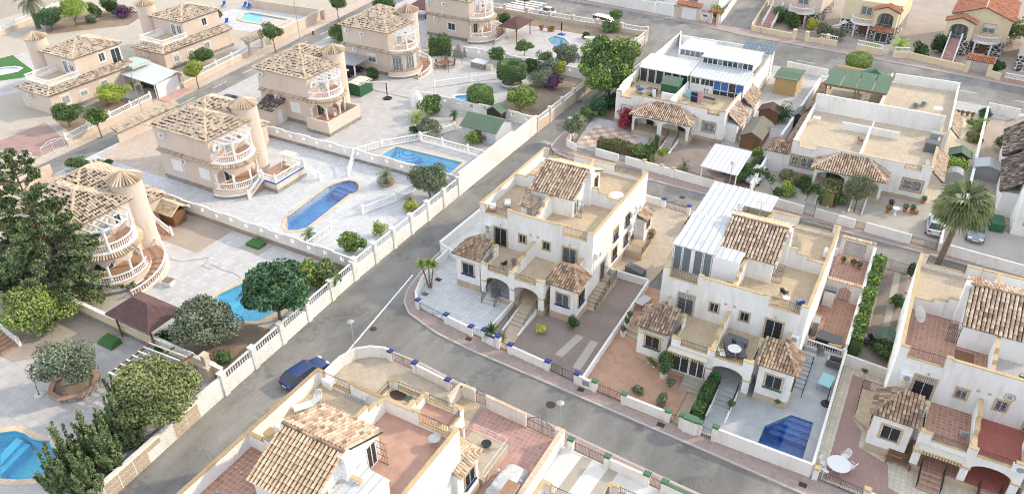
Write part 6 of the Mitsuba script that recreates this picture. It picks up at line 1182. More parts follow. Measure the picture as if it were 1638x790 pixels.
def cols_for(kind, n, mixk=None, fr=.25, spread=.14):
 lo, hi = np.array(GRN[kind]); t = rng.random((n, 1)); c = lo * (1 - t) + hi * t
 if mixk: m = rng.random(n) < fr; lo2, hi2 = np.array(GRN[mixk]); c[m] = lo2 + (hi2 - lo2) * rng.random((m.sum(), 1))
 return c * rng.uniform(1 - spread, 1 + spread, (n, 1))
def blob_points(c, r, n, shell=.35):
 d = rng.normal(size=(n, 3)); d /= np.linalg.norm(d, axis=1, keepdims=True); rad = (1 - shell * rng.random((n, 1)) ** 1.5)
 return np.array(c) + d * rad * np.array(r), d
def crown(b, c, r, n, size, kind, lobes=14, mixk=None, fr=.2, lobe=.42, flat=0.0):
 """uneven crown: many small lobes of leaves over an ellipsoid, some of them lighter, with gaps between"""
 c, r = np.array(c, float), np.array(r, float)
 for i in range(lobes):
  d = rng.normal(size=3); d /= np.linalg.norm(d); d[2] = max(d[2], -.55); q = c + d * r * rng.uniform(.45, .78); lr = r * lobe * rng.uniform(.7, 1.25)
  m = int(n / lobes * rng.uniform(.7, 1.3)); p, o = blob_points(q, lr, m, .5); cc = cols_for(kind, m, mixk, fr if rng.random() < .6 else fr * .2) * rng.uniform(.78, 1.22)
  leaf_quads(b, p, size, cc, o)
 p, o = blob_points(c, r * .62, n // 4, .6); leaf_quads(b, p, size * 1.2, cols_for(kind, len(p), mixk, fr * .3), o)
def trunk(b, base, top, r, limbs=4, spread=1.0):
 base, top = np.array(base, float), np.array(top, float); k = base + (top - base) * .5 + rng.normal(0, .05, 3); b.tube([base, k, top], [r, r * .8, r * .55], 7)
 for i in range(limbs):
  a = rng.uniform(0, 6.28); e = top + np.array([math.cos(a) * spread, math.sin(a) * spread, spread * rng.uniform(.5, 1.1)]); b.tube([k + (top - k) * rng.uniform(.3, .9), (top + e) / 2 + rng.normal(0, .08, 3), e], [r * .45, r * .33, r * .15], 5)
def tree(label, x, y, z, h, rad, kind, n=2600, size=.24,  clear=.35, mixk=None, fr=.2, ry=None, group=None, name='tree', cat='tree', lobes=16, lobe=.42):
 """tree: h = full height, crown radius rad, bare trunk up to clear*h"""
 n, size = int(n * 1.9), size * .72; k = thing(name, label, cat, group); tb, lb = B(), B(); z1 = z + h * clear; cz = z1 + (h - h * clear) / 2
 trunk(tb, (x, y, z - .1), (x + rng.normal(0, .1), y + rng.normal(0, .1), z1 + .4), max(.07, rad * .055), 5, rad * .55); part(k, 'trunk', tb, 'bark')
 crown(lb, (x, y, cz), (rad, ry or rad, (h - h * clear) / 2), n, size, kind, lobes, mixk, fr, lobe); part(k, 'crown', lb, 'leaf')
 return k
def shrub(label, x, y, z, h, rad, kind, n=700, size=.2, mixk=None, fr=.2, ry=None, group=None, cat='shrub', lobes=8):
 n, size = int(n * 1.6), size * .78; k = thing('shrub', label, cat, group); lb, tb = B(), B(); crown(lb, (x, y, z + h * .5), (rad, ry or rad, h * .52), n, size, kind, lobes, mixk, fr, .5); part(k, 'foliage', lb, 'leaf')
 for i in range(3): a = rng.uniform(0, 6.28); tb.cyl([x, y, z - .05], [x + .4 * rad * math.cos(a), y + .4 * rad * math.sin(a), z + h * .5], .04, .02, 5)
 part(k, 'stems', tb, 'bark', kind='stuff'); return k
def clipped(label, x, y, prof, kind, n=2600, size=.13, trunk_=None, name='clipped_tree', mixk=None):
 """topiary: dense small leaves over a turned outline"""
 k = thing(name, label, 'topiary'); pr = np.array(prof, float); L = np.r_[0, np.cumsum(np.hypot(*np.diff(pr, axis=0).T) * (pr[:-1, 0] + pr[1:, 0] + .05))]; t = rng.random(n) * L[-1]
 r, z = np.interp(t, L, pr[:, 0]), np.interp(t, L, pr[:, 1]); a = rng.random(n) * 6.283; lump = 1 + .05 * np.sin(a * 5 + z * 3) + rng.normal(0, .03, n); p = np.c_[x + r * lump * np.cos(a), y + r * lump * np.sin(a), z + rng.normal(0, .03, n)]
 dz = np.gradient(pr[:, 1], L + np.arange(len(L)) * 1e-6); dr_ = np.gradient(pr[:, 0], L + np.arange(len(L)) * 1e-6); nz, nr = -np.interp(t, L, dr_), np.interp(t, L, dz); o = np.c_[nr * np.cos(a), nr * np.sin(a), nz]; o /= np.linalg.norm(o, axis=1, keepdims=True) + 1e-9
 lb = B(); leaf_quads(lb, p, size, cols_for(kind, n, mixk, .3), o, .55); part(k, 'foliage', lb, 'leaf'); c = B(); c.lathe(x, y, [(max(0, a_ - .12), b_) for a_, b_ in prof], 16, c=np.array(GRN[kind][0]) * .8); part(k, 'inner_growth', c, 'leaf')
 if trunk_: tb = B(); tb.tube([[x, y, trunk_[0]], [x + .05, y, trunk_[1]]], trunk_[2], 7); part(k, 'trunk', tb, 'bark')
 return k
def hedge(label, pts, w, z, h, kind, dens=260, size=.15, mixk=None, fr=.2, cat='hedge', name='hedge'):
 k = thing(name, label, cat); lb = B(); core = B(); n = 0
 for p, q in zip(pts[:-1], pts[1:]):
  p, q = np.array(p, float), np.array(q, float); L = np.hypot(*(q - p)); m = int(dens * L * (w + h)); t = rng.random(m); d = (q - p) / L; nn = np.array([-d[1], d[0]]); f = rng.integers(0, 3, m); u = rng.uniform(-.5, .5, m); v = rng.random(m)
  u = np.where(f == 0, u, np.sign(u) * .5); v = np.where(f == 0, 1.0, v); j = 1 + .12 * np.sin(t * L * 2.1 + v * 3) + rng.normal(0, .07, m)
  pts_ = np.c_[p + t[:, None] * (q - p) + (u * w * j)[:, None] * nn, z + v * h * j]; out = np.c_[np.where(f == 0, 0, np.sign(u))[:, None] * nn, (f == 0) * 1.0]; leaf_quads(lb, pts_, size, cols_for(kind, m, mixk, fr), out, .5)
  core.wall(p, q, w * .8, z - .05, z + h * .9, c=np.array(GRN[kind][0]) * .8)
 part(k, 'foliage', lb, 'leaf'); part(k, 'inner_growth', core, 'leaf'); return k
def plumes(label, x, y, z, h, rad, kind, n=26, per=110, size=.2, group=None, cat='conifer', mixk=None):
 """juniper: upward feathery plumes"""
 k = thing('conifer', label, cat, group); lb, tb = B(), B()
 for i in range(n):
  a, s = rng.uniform(0, 6.28), math.sqrt(rng.random()); b0 = np.array([x + .55 * rad * s * math.cos(a), y + .35 * rad * s * math.sin(a), z + .2 * h * (1 - s)]); e = np.array([x + rad * s * math.cos(a), y + rad * s * math.sin(a), z + h * (1 - .5 * s ** 1.5) * (rng.uniform(.65, 1.0) if i % 5 else rng.uniform(1.05, 1.3))])
  t = rng.random(per) ** .7; w = (.2 * rad * (1.02 - t) ** .8 * np.minimum(1, t * 5))[:, None]; p = b0 + t[:, None] * (e - b0) + rng.normal(size=(per, 3)) * w * .6; d = np.tile((e - b0) / np.linalg.norm(e - b0), (per, 1)); o = p - (b0 + t[:, None] * (e - b0)); o = o / (np.linalg.norm(o, axis=1, keepdims=True) + 1e-9)
  leaf_quads(lb, p, size, cols_for(kind, per, mixk, .4) * rng.uniform(.7, 1.3), o, .6, 2.2)
  if i % 3 == 0: tb.cyl([x, y, z - .1], b0 + (e - b0) * .6, .06, .02, 5)
 part(k, 'foliage', lb, 'leaf'); part(k, 'branches', tb, 'bark', kind='stuff'); return k
def frond(b, base, az, elev, L, w, kind, droop=1.0, n=14, feather=True, col=None):
 """one palm frond: leaflets along a bending rib"""
 d = np.array([math.cos(az), math.sin(az), 0]); s = np.array([-math.sin(az), math.cos(az), 0]); p = np.array(base, float); e = elev; lo, hi = np.array(GRN[kind]); c = (lo + (hi - lo) * rng.random()) * rng.uniform(.8, 1.2) if col is None else col
 pts = [p.copy()]
 for i in range(n): p = p + (d * math.cos(e) + np.array([0, 0, math.sin(e)])) * L / n; e -= droop * 1.6 / n * (.4 + i / n * 1.4); pts.append(p.copy())
 if feather:
  for i in range(1, n):
   t = i / n; ww = w * math.sin(math.pi * min(1, t * .9 + .12)) + .05; f = (pts[i + 1] - pts[i - 1]); f /= np.linalg.norm(f)
   for sg in (-1, 1):
    tip = pts[i] + (s * sg * .85 + f * .5 - np.array([0, 0, .35])) * ww; h_ = f * L / n * .42; b.add([pts[i] - h_, pts[i] + h_, tip], [[0, 1, 2]], c * rng.uniform(.85, 1.15))
 else:
  # fan leaf: stalk then a pleated fan
  q = pts[n // 2]; f = pts[-1] - pts[n // 2]; f = f / (np.linalg.norm(f) + 1e-9)
  for j in range(11):
   a = (j - 5) / 5 * 1.25; tip = q + (f * math.cos(a) + s * math.sin(a)) * w * rng.uniform(.85, 1.1) - np.array([0, 0, .32 * w * abs(math.sin(a)) + .18 * w]); a2 = a + .10; a1 = a - .10
   m1, m2 = q + (f * math.cos(a1) + s * math.sin(a1)) * w * .62 - np.array([0, 0, .06]), q + (f * math.cos(a2) + s * math.sin(a2)) * w * .62 - np.array([0, 0, .06]); b.add([q, m1, tip, m2], [[0, 1, 2], [0, 2, 3]], c * rng.uniform(.8, 1.2))
 for i in range(0, n if feather else n // 2): b.cyl(pts[i], pts[i + 1], .03 * L / 2.5 * (1 - .7 * i / n), n=3, cap=False, c=c * .9)
def palm(label, x, y, z, h, L, nf, kind='mid', fan=False, r=.22, lean=(0, 0), w=.5, droop=1.0, skirt=True, name='palm'):
 k = thing(name, label, 'palm tree'); tb, lb = B(), B(); top = np.array([x + lean[0], y + lean[1], z + h]); m = max(2, int(h / .35))
 for i in range(m): a, b_ = np.array([x, y, z - .1]) + (top - [x, y, z - .1]) * i / m, np.array([x, y, z - .1]) + (top - [x, y, z - .1]) * (i + 1) / m; rr = r * (1.25 - .35 * i / m); tb.cyl(a, b_, rr * .92, rr * 1.08, 8)
 part(k, 'trunk', tb, 'palm_bark')
 for i in range(nf): az = i * 2.39996 + rng.normal(0, .15); el = 1.35 - 1.85 * (i / nf) + rng.normal(0, .2); frond(lb, top, az, el, L * rng.uniform(.85, 1.1), w, kind, droop, 12 if not fan else 8, not fan)
 if skirt: [frond(lb, top - [0, 0, .25], i * 2.4 + 1, -.5, L * .75, w * .7, 'brown', .8, 8, not fan) for i in range(nf // 4)]
 part(k, 'fronds', lb, 'leaf'); return k
def spiky(label, x, y, z, heads, kind='yellow', L=.8, n=26, pot=None, name='yucca', cat='yucca'):
 k = thing(name, label, cat); tb, lb = B(), B()
 for (dx, dy, dz, hx, hy) in heads:
  t = np.array([x + hx, y + hy, z + dz]); tb.tube([[x + dx, y + dy, z - .05], [(x + dx + t[0]) / 2, (y + dy + t[1]) / 2, z + dz * .55], t], [.09, .07, .06], 6)
  for i in range(n): az = i * 2.4; el = 1.4 - 2.0 * i / n; d = np.array([math.cos(az) * math.cos(el), math.sin(az) * math.cos(el), math.sin(el)]); s = np.array([-math.sin(az), math.cos(az), 0]) * .06; c = np.array(GRN[kind][i % 2]) * rng.uniform(.75, 1.2); e = t + d * L * rng.uniform(.8, 1.1) - [0, 0, .1]; lb.add([t - s, (t + e) / 2 - s * 1.3 + [0, 0, .05], e, (t + e) / 2 + s * 1.3 + [0, 0, .05], t + s], [[0, 1, 4], [1, 2, 3], [1, 3, 4]], c)
 if tb.n and heads[0][2] > .3: part(k, 'trunk', tb, 'bark')
 part(k, 'leaves', lb, 'leaf')
 return k
def layered_conifer(label, x, y, z, h, rad):
 """Norfolk pine habit: whorls of long branches with hanging tufts, open and thin at the top"""
 k = thing('conifer', label, 'conifer'); tb, lb = B(), B(); tb.cyl([x, y, z - .1], [x, y, z + h], .22, .03, 8); nw = 17
 for i in range(nw):
  t = (i / (nw - 1)) ** .95; zz = z + h * (.08 + .9 * t); L = rad * (1.02 - t) ** .8 * rng.uniform(.8, 1.15) + .5; nb = 7 if t < .6 else 5
  for j in range(nb):
   a = j * 6.283 / nb + i * 1.1 + rng.normal(0, .15); d = np.array([math.cos(a), math.sin(a), 0]); s = np.array([-d[1], d[0], 0]); Lb = L * rng.uniform(.7, 1.12); o = np.array([x, y, zz]); e = o + d * Lb + [0, 0, Lb * (-.12 + .6 * t)]; tb.cyl(o, e, .05, .015, 5)
   br = .7 + .6 * rng.random()
   for q in range(int(7 * Lb / 2.2) + 3):
    u = .18 + .82 * rng.random() ** .7; c0 = o + u * (e - o); sd = rng.choice([-1, 1]); f = c0 + (s * sd * .55 + d * .5) * Lb * .34 * (1.15 - .6 * u) + [0, 0, rng.normal(.12, .1)]; m = 46 if t < .75 else 22
    w = rng.random((m, 1)); p = c0 + w * (f - c0) + rng.normal(0, .09, (m, 3)); leaf_quads(lb, p, .15, cols_for('conifer', m, 'dark', .3) * br * rng.uniform(.8, 1.2), np.tile([0, 0, 1.0], (m, 1)), .3, 2.6)
 part(k, 'trunk', tb, 'bark'); part(k, 'foliage', lb, 'leaf'); return k
Z = .82
# left yards
tree('dense dark green round tree in the earth bed beside the bright blue pool', -46.70,38.03, Z, 6.4, 3.4, 'teal', 6500, .30, .16, 'mid', .3, lobes=34, lobe=.3)
shrub('yellow green upright shrub behind the dark green round tree', -47.77,42.98, Z, 3.6, 1.5, 'yellow', 1500, .24, 'mid', .4)
shrub('darker shrub at the end of the earth bed by the road wall', -46.67,44.76, Z, 2.4, 1.8, 'mid', 1200, .22, 'brown', .3)
tree('grey green bushy tree below the maroon gazebo roof', -49.61,32.41, Z, 5.2, 3.1, 'olive', 7000, .22, .1, 'grey', .4, lobes=30, lobe=.34)
shrub('low dark rounded bush between the gazebo and the grey green tree', -53.00,30.46, Z, 1.3, 1.3, 'dark', 900, .16)
shrub('small clipped bush beside the balustraded road wall', -46.91,31.26, Z, 1.0, .9, 'mid', 600, .14)
layered_conifer('tall layered dark conifer in front of the nearest villa', -67.24,30.54, Z, 15.6, 5.2)
tree('yellow green round tree below the layered conifer', -64.60,26.61, Z, 5.0, 2.9, 'yellow', 5200, .24, .1, 'pale', .4, lobes=26)
tree('dark glossy tree at the left edge behind the yellow green tree', -72.25,27.81, Z, 4.6, 2.6, 'dark', 3600, .24, .15)
tree('grey olive tree growing in the octagonal planter', -55.46,23.27, 1.2, 4.0, 2.5, 'grey', 4600, .2, .2, 'olive', .4, lobes=26)
tree('big pale green ball shaped tree by the tile clad road wall', -45.91,24.11, Z, 5.5, 3.6, 'pale', 10500, .24, .08, 'yellow', .15, lobes=44, lobe=.3)
for a, h, lab in (((-46.15,15.67), 4.6, 'pointed juniper nearest the turquoise pool at the bottom edge'), ((-46.97,17.40), 5.0, 'pointed juniper beside the turquoise pool'), ((-44.47,16.72), 4.2, 'pointed juniper in the bottom corner against the wall'), ((-46.57,18.69), 5.2, 'pointed juniper along the wall, third from the bottom'), ((-44.95,18.91), 4.4, 'pointed juniper close to the wall below the big pale green tree'), ((-46.76,20.47), 5.0, 'pointed juniper left of the big pale green tree'), ((-45.82,21.20), 4.6, 'pointed juniper half under the big pale green tree'), ((-47.96,22.37), 4.4, 'pointed juniper behind the big pale green tree')): plumes(lab, a[0], a[1], Z, h, 1.15, 'conifer', 34, 130, .15, 'junipers along the tile clad wall', mixk='mid')
plumes('slim pointed cypress beside the white slatted pergola', -49.82,23.29, Z, 4.2, .7, 'conifer', 10, 110, .18, None)
tree('grey green olive with a double crown behind the balustraded road wall', -47.49,63.85, Z, 4.6, 2.3, 'olive', 5600, .2, .12, 'dark', .35, lobes=24)
shrub('yellow leaved shrub below the double crowned olive', -47.60,60.21, Z, 1.6, 1.0, 'gold', 600, .2, 'yellow', .6)
shrub('bright green citrus bush by the wall at the end of the stepped dividing wall', -47.83,50.19, Z, 2.8, 1.4, 'mid', 1500, .22, 'lime', .4)
shrub('small pale yellow shrub against the balustraded road wall', -47.43,54.28, Z, 1.5, .75, 'yellow', 400, .18, 'gold', .4)
palm('small palm in the white terrace near the deep blue pool', -53.38,49.65, Z, .9, 1.1, 20, 'mid', False, .14, w=.3, skirt=False)
palm('squat palm in a round stone pot beside the marble terrace balustrade', -53.50,63.39, 1.3, .9, 1.5, 26, 'olive', False, .3, w=.4)
shrub('tall green shrub behind the balustrade of the gravel court', -60.70,83.45, Z, 2.8, 1.9, 'mid', 1200, .24, 'lime', .2)
palm('young palm among the shrubs of the gravel court', -60.91,80.19, Z, .8, 1.8, 20, 'yellow', False, .16, w=.4, skirt=False)
shrub('grey green rounded bush on the gravel court', -56.86,77.98, Z, 2.5, 1.7, 'olive', 1600, .2); shrub('low dark bush on the gravel court', -58.71,77.22, Z, 1.4, 1.1, 'dark', 600, .18)
palm('dark bent sago palm on the gravel court', -56.60,83.20, Z, 1.0, .9, 26, 'dark', False, .16, w=.25, skirt=False)
shrub('yellow green shrub in front of the green roofed shed', -50.58,78.49, Z, 1.4, 1.2, 'yellow', 600, .22); shrub('dull green shrub at the shed corner', -49.65,79.85, Z, 1.5, 1.3, 'olive', 600, .2)
x, y = -55.81,98.34
clipped('clipped hollow drum shaped tree in a white stone ring', x, y, [(1.1, 1.9), (2.1, 2.2), (2.2, 3.2), (2.15, 4.2), (1.8, 4.5), (1.3, 4.3), (1.1, 3.7), (0, 3.6)], 'mid', 5200, .15, (1.0, 2.0, .25), mixk='dark')
x, y = -55.59,88.67
clipped('clipped drum shaped tree hiding half of the small pool', x, y, [(1.4, .9), (1.8, 1.4), (1.9, 2.6), (1.7, 3.7), (1.0, 4.2), (0, 4.3)], 'mid', 4200, .15, mixk='yellow')
tree('yellow green tree beside the green roofed shed', -49.70,90.04, Z, 4.4, 2.3, 'yellow', 3000, .24, .15, 'mid', .5)
tree('small round tree in front of the stepped wall', -61.93,104.22, Z, 3.2, 1.5, 'mid', 1500, .22, .3); tree('small round tree behind the stepped wall on the bean pool terrace', -60.05,110.17, Z, 2.8, 1.6, 'mid', 1500, .22, .35, 'yellow', .2)
for a, h, r, kd, lab in (((-51.27,99.86), 2.6, 1.9, 'grey', 'grey green shrub beside the purple shrub'), ((-49.68,100.13), 2.2, 1.6, 'purple', 'dark purple shrub against the road wall'), ((-52.62,105.05), 2.4, 1.7, 'grey', 'pale grey shrub under the olive tree by the road wall'), ((-51.54,106.23), 2.2, 1.3, 'gold', 'golden yellow shrub by the road wall'), ((-55.96,103.90), 2.2, 1.6, 'dark', 'dark green shrub right of the hollow drum tree'), ((-55.63,109.15), 2.2, 1.3, 'mid', 'climbing shrub on the stepped wall'), ((-55.40,106.07), 1.6, 1.5, 'olive', 'dull green shrub in the planted strip')): shrub(lab, a[0], a[1], Z, h, r, kd, 900, .22)
tree('grey olive tree by the road wall near the bean shaped pool', -51.38,108.18, Z, 4.2, 2.4, 'grey', 2400, .24, .2)
hedge('rounded dark green hedge beside the villa at the top edge', [(-75.18,104.29), (-71.96,105.98)], 2.4, Z, 2.6, 'mid', 150, .22)
for a, h, r, kd, lab in (((-76.42,90.07), 1.8, 1.3, 'dark', 'dark clipped bush beside the green storage box'), ((-71.79,123.67), 2.4, 1.4, 'dark', 'dark bush right of the villa at the top edge'), ((-54.97,123.63), 1.0, .8, 'dark', 'small dark bush in the bed by the upper road'), ((-52.31,128.91), 2.2, 1.9, 'mid', 'green shrub at the end of the upper road wall'), ((-90.70,48.64), 1.7, 1.5, 'mid', 'green bush on the villa street left of the nearest villa'), ((-87.63,49.53), 1.2, 1.8, 'dark', 'dark low hedge on the villa street')): shrub(lab, a[0], a[1], Z if h > 2 or r < 1 else .8, h, r, kd, 800, .22)
x, y = -53.08,132.90
tree('mushroom shaped clipped tree beside the white van', x, y, 0, 3.6, 1.5, 'mid', 2200, .18, .55, 'yellow', .2, lobes=24)
tree('small mushroom shaped tree by the zebra crossing', -73.60,135.05, .1, 3.4, 1.2, 'mid', 1000, .2, .5)
# villa street trees
for a, h, r, kd, mk, lab in (((-97.70,56.83), 4.4, 1.7, 'mid', 'lime', 'small round street tree at the left edge of the villa street'), ((-99.71,75.78), 4.6, 1.7, 'yellow', 'gold', 'yellowing street tree in front of the villa with the garage canopy'), ((-100.62,93.74), 5.2, 2.0, 'mid', 'dark', 'round street tree in front of the far blue pool'), ((-102.23,112.76), 5.2, 1.7, 'mid', 'dark', 'street tree at the top of the villa street')): tree(lab, a[0], a[1], .13, h, r, kd, 2000, .24, .42, mk, .35, group=None)
for a, h, r, kd, mk, lab in (((-104.43,56.71), 3.6, 2.2, 'mid', 'dark', 'dark citrus tree inside the wall of the left villa'), ((-105.60,65.67), 3.0, 2.4, 'lime', 'gold', 'bright yellow green citrus tree beside the garage canopy'), ((-106.44,82.79), 3.0, 2.0, 'mid', 'dark', 'dark green citrus tree behind the yellowing street tree'), ((-93.07,102.35), 3.6, 2.0, 'mid', 'dark', 'green tree between two villas behind the street'), ((-96.97,120.35), 3.8, 2.2, 'mid', 'dark', 'green tree near the second tower from the top'), ((-145.16,86.62), 6.0, 3.1, 'lime', 'yellow', 'bright lime green round tree at the top left'), ((-146.47,82.56), 4.2, 2.9, 'teal', 'mid', 'dark spreading tree beside the date palm'), ((-122.30,100.23), 3.2, 1.3, 'mid', 'dark', 'slim clipped tree beside the far blue pool')): tree(lab, a[0], a[1], .25, h, r, kd, 2200, .27, .15, mk, .3)
for a, h, r, kd, lab in (((-146.50,92.11), 3, 1.4, 'mid', 'small pointed shrub right of the lime green tree'), ((-145.37,94.54), 3.4, 1.8, 'dark', 'dark upright shrub at the top left'), ((-141.47,94.72), 2.6, 2.2, 'purple', 'purplish bare shrub at the top left'), ((-144.42,89.61), 1.8, 1.4, 'olive', 'low grey shrub below the pointed shrub')): shrub(lab, a[0], a[1], .25, h, r, kd, 800, .26)
palm('date palm at the top left edge', -150.24,82.27, .25, 5.2, 3.4, 46, 'olive', False, .38, w=.55)
# white houses side
tree('large round green street tree with yellow tinge beside the bungalow', -41.14,102.02, .12, 9.6, 5.1, 'mid', 12000, .36, .1, 'lime', .35, lobes=46, lobe=.3)
tree('thin olive coloured tree on the corner of the checker garden', -39.64,86.29, .15, 4.2, 1.7, 'olive', 1700, .2, .25, 'yellow', .3)
for a, h, r, kd, mk, lab in (((-34.88,93.43), 2.8, 1.6, 'wine', 'red', 'dark red bougainvillea against the bungalow wall'), ((-40.70,93.41), 1.9, 1.3, 'mid', 'yellow', 'rounded green bush along the road wall of the checker garden'), ((-40.25,96.11), 2.4, 1.7, 'teal', 'dark', 'dark bluish bush under the large street tree'), ((-29.95,86.73), 1.9, 1.5, 'mid', 'lime', 'bright green bush beside the dark hedge of the first porch'), ((-28.31,85.60), 1.0, .6, 'mid', 'lime', 'small green bush at the bottom of the porch steps'), ((-39.47,99.07), 2.2, 1.6, 'dark', 'dark', 'shadowy shrub at the foot of the large street tree')): shrub(lab, a[0], a[1], .2, h, r, kd, 1000, .22, mk, .35)
hedge('bougainvillea hedge with red flowers over the white wall', [(-35.79,86.09), (-32.09,86.40), (-30.39,86.09)], 1.2, .2, 1.3, 'mid', 260, .17, 'red', .16)
hedge('dark green screen hedge beside the porch steps', [(-28.48,84.72), (-29.00,89.72)], .4, .2, 1.5, 'dark', 260, .15)
palm('small palm by the steps of the second bungalow porch', -23.84,85.67, .2, .5, 1.1, 16, 'olive', False, .12, w=.3, skirt=False); shrub('pale green potted shrub by the steps of the second bungalow porch', -27.03,86.59, .6, 1.5, .8, 'yellow', 400, .18)
tree('dense dome topped tree in front of the right bungalow porch', -3.40,84.89, .2, 4.6, 1.75, 'olive', 4200, .17, .32, 'brown', .35, lobes=30, lobe=.36)
for a, h, r, kd, mk, lab in (((-11.79,88.45), 1.5, 1.3, 'brown', 'olive', 'brownish rounded bush in the round flower bed'), ((-10.94,85.06), 1.7, .95, 'yellow', 'lime', 'yellow green ball shaped bush behind the grey wall'), ((-11.98,84.51), 1.0, .6, 'mid', 'dark', 'small green ball bush behind the grey wall'), ((-9.78,88.45), 1.0, 1.0, 'dark', 'mid', 'low dark bush by the red pots'), ((-5.48,85.85), 1.5, 1.2, 'mid', 'dark', 'green bush beside the dark hedge of the right porch'), ((-9.16,87.22), 1.2, .9, 'dark', 'mid', 'dark bush left of the porch steps'), ((-13.91,91.00), 1.0, .8, 'mid', 'brown', 'small flowering shrub by the annex wall'), ((-16.50,92.52), 1.6, .8, 'yellow', 'mid', 'round bush beside the white shed'), ((-16.40,105.63), 2.8, 1.5, 'teal', 'mid', 'dark green tree between the two sheds'), ((-12.14,110.81), 1.4, 1.0, 'brown', 'gold', 'orange tinged bush behind the pergola'), ((-12.61,108.84), 1.6, 1.0, 'mid', 'yellow', 'sago like plant behind the black shed'), ((7.71,115.45), 1.6, 1.4, 'yellow', 'olive', 'yellowish shrub row in the sand coloured side yard'), ((7.52,111.59), 1.2, 1.2, 'brown', 'olive', 'dull shrub in the sand coloured side yard'), ((8.26,120.43), 1.6, 1.1, 'teal', 'dark', 'dark shrub by the white garden gate'), ((5.51,99.56), 2.4, 1.8, 'lime', 'mid', 'lime green bush under the fan palm'), ((10.64,110.51), 2.2, 1.3, 'olive', 'dark', 'small olive tree in the rose yard at the right edge')): shrub(lab, a[0], a[1], .18, h, r, kd, 900, .19, mk, .35)
hedge('dark hedge between the bungalow porch steps', [(-6.36,84.56), (-6.30,89.63)], 1.5, .2, 1.9, 'brown', 200, .15, 'dark', .5)
hedge('low hedge along the side of the white carport', [(-16.92,85.33), (-15.63,91.62)], .8, .2, 1.1, 'mid', 220, .16)
for lab, c in (('ivy arch over the black garden gate', ((-8.75,84.58), (-6.99,84.22))), ('ivy garland over the gate of the white parked car', ((-16.48,84.85), (-12.79,85.44)))):
 p, q = np.array(c[0]), np.array(c[1]); t = np.linspace(0, 1, 300); k = thing('ivy_arch', lab, 'climbing plant'); lb = B(); pp = np.c_[p + t[:, None] * (q - p), 1.3 + 1.2 * np.sin(math.pi * t)] + rng.normal(0, .16, (300, 3)); leaf_quads(lb, np.vstack([pp, pp + rng.normal(0, .12, (300, 3))]), .2, cols_for('mid', 600, 'dark', .4)); part(k, 'foliage', lb, 'leaf'); fr_ = B(); fr_.tube([[*(p + tt * (q - p)), .2 + 2.2 * math.sin(math.pi * tt)] for tt in np.linspace(0, 1, 9)], .03, 5); part(k, 'hoop', fr_, 'iron')
palm('tall fan palm leaning over the middle road', 5.91,77.87, .1, 7.2, 2.8, 44, 'palm', True, .26, (.45, .2), w=1.75, droop=.75)
hedge('thick ivy hedge along the white court wall', [(.55, 59.2), (.5, 64), (.55, 70), (.6, 74)], .9, .15, 1.9, 'mid', 300, .19, 'lime', .35)
shrub('bushy green shrub beside the black loungers of the side drive', 2.91,60.57, .2, 1.4, 1.3, 'mid', 1000, .17, 'dark', .4); shrub('dark round bush beside the small green hut', 3.20,68.45, .2, 1.3, .8, 'dark', 600, .15); shrub('clipped dark bush at the end of the side drive', 3.65,73.90, .2, 1.8, .55, 'dark', 600, .15)
hedge('bright ivy at the back gate of the beige patio', [(-18.33,74.65), (-18.59,71.53)], .7, .2, 1.2, 'lime', 260, .17, 'mid', .5)
spiky('group of three yucca stems at the curved corner wall', -37.73,49.52, .25, [(-.15, 0, 2.3, -1.1, .3), (0, 0, 2.7, -.2, .3), (.12, 0, 2.6, .35, .4)], 'yellow', .85, 34)
spiky('sago palm standing on the blue topped meter cabinet wall', -28.24,45.51, 1.3, [(0, 0, .1, 0, 0)], 'dark', 1.0, 44, name='sago_palm', cat='sago palm')
for a, h, r, kd, lab in (((-27.62,46.20), .9, .45, 'yellow', 'small yellow green plant beside the sand steps gate'), ((-24.93,48.67), .9, .5, 'gold', 'small yellow shrub below the white porch column'), ((-22.50,50.61), 1.5, .6, 'dark', 'dark green shrub in the purple gravel at the bay corner'), ((-14.25,45.65), .7, .55, 'olive', 'little round shrub in the terracotta yard near the road'), ((-12.00,45.35), .8, .55, 'olive', 'grey shrub in a square pot by the front wall'), ((-11.99,47.29), .8, .4, 'olive', 'small potted bush below the glazed porch')): shrub(lab, a[0], a[1], .25 if h != .8 else .6, h, r, kd, 420, .13)
hedge('tall dark hedge beside the grey steps', [(-9.0, 44.6), (-8.95, 49.2)], .75, .2, 1.5, 'dark', 330, .14)
spiky('spiky yellow agave at the foot of the grey steps', -8.98,44.94, .3, [(0, 0, .2, 0, 0)], 'lime', .7, 26, name='agave', cat='agave')
tree('tall potted ficus beside the glazed porch', -12.92,48.50, .8, 2.4, .75, 'mid', 700, .16, .2, 'dark', .4, name='potted_tree', cat='potted tree')

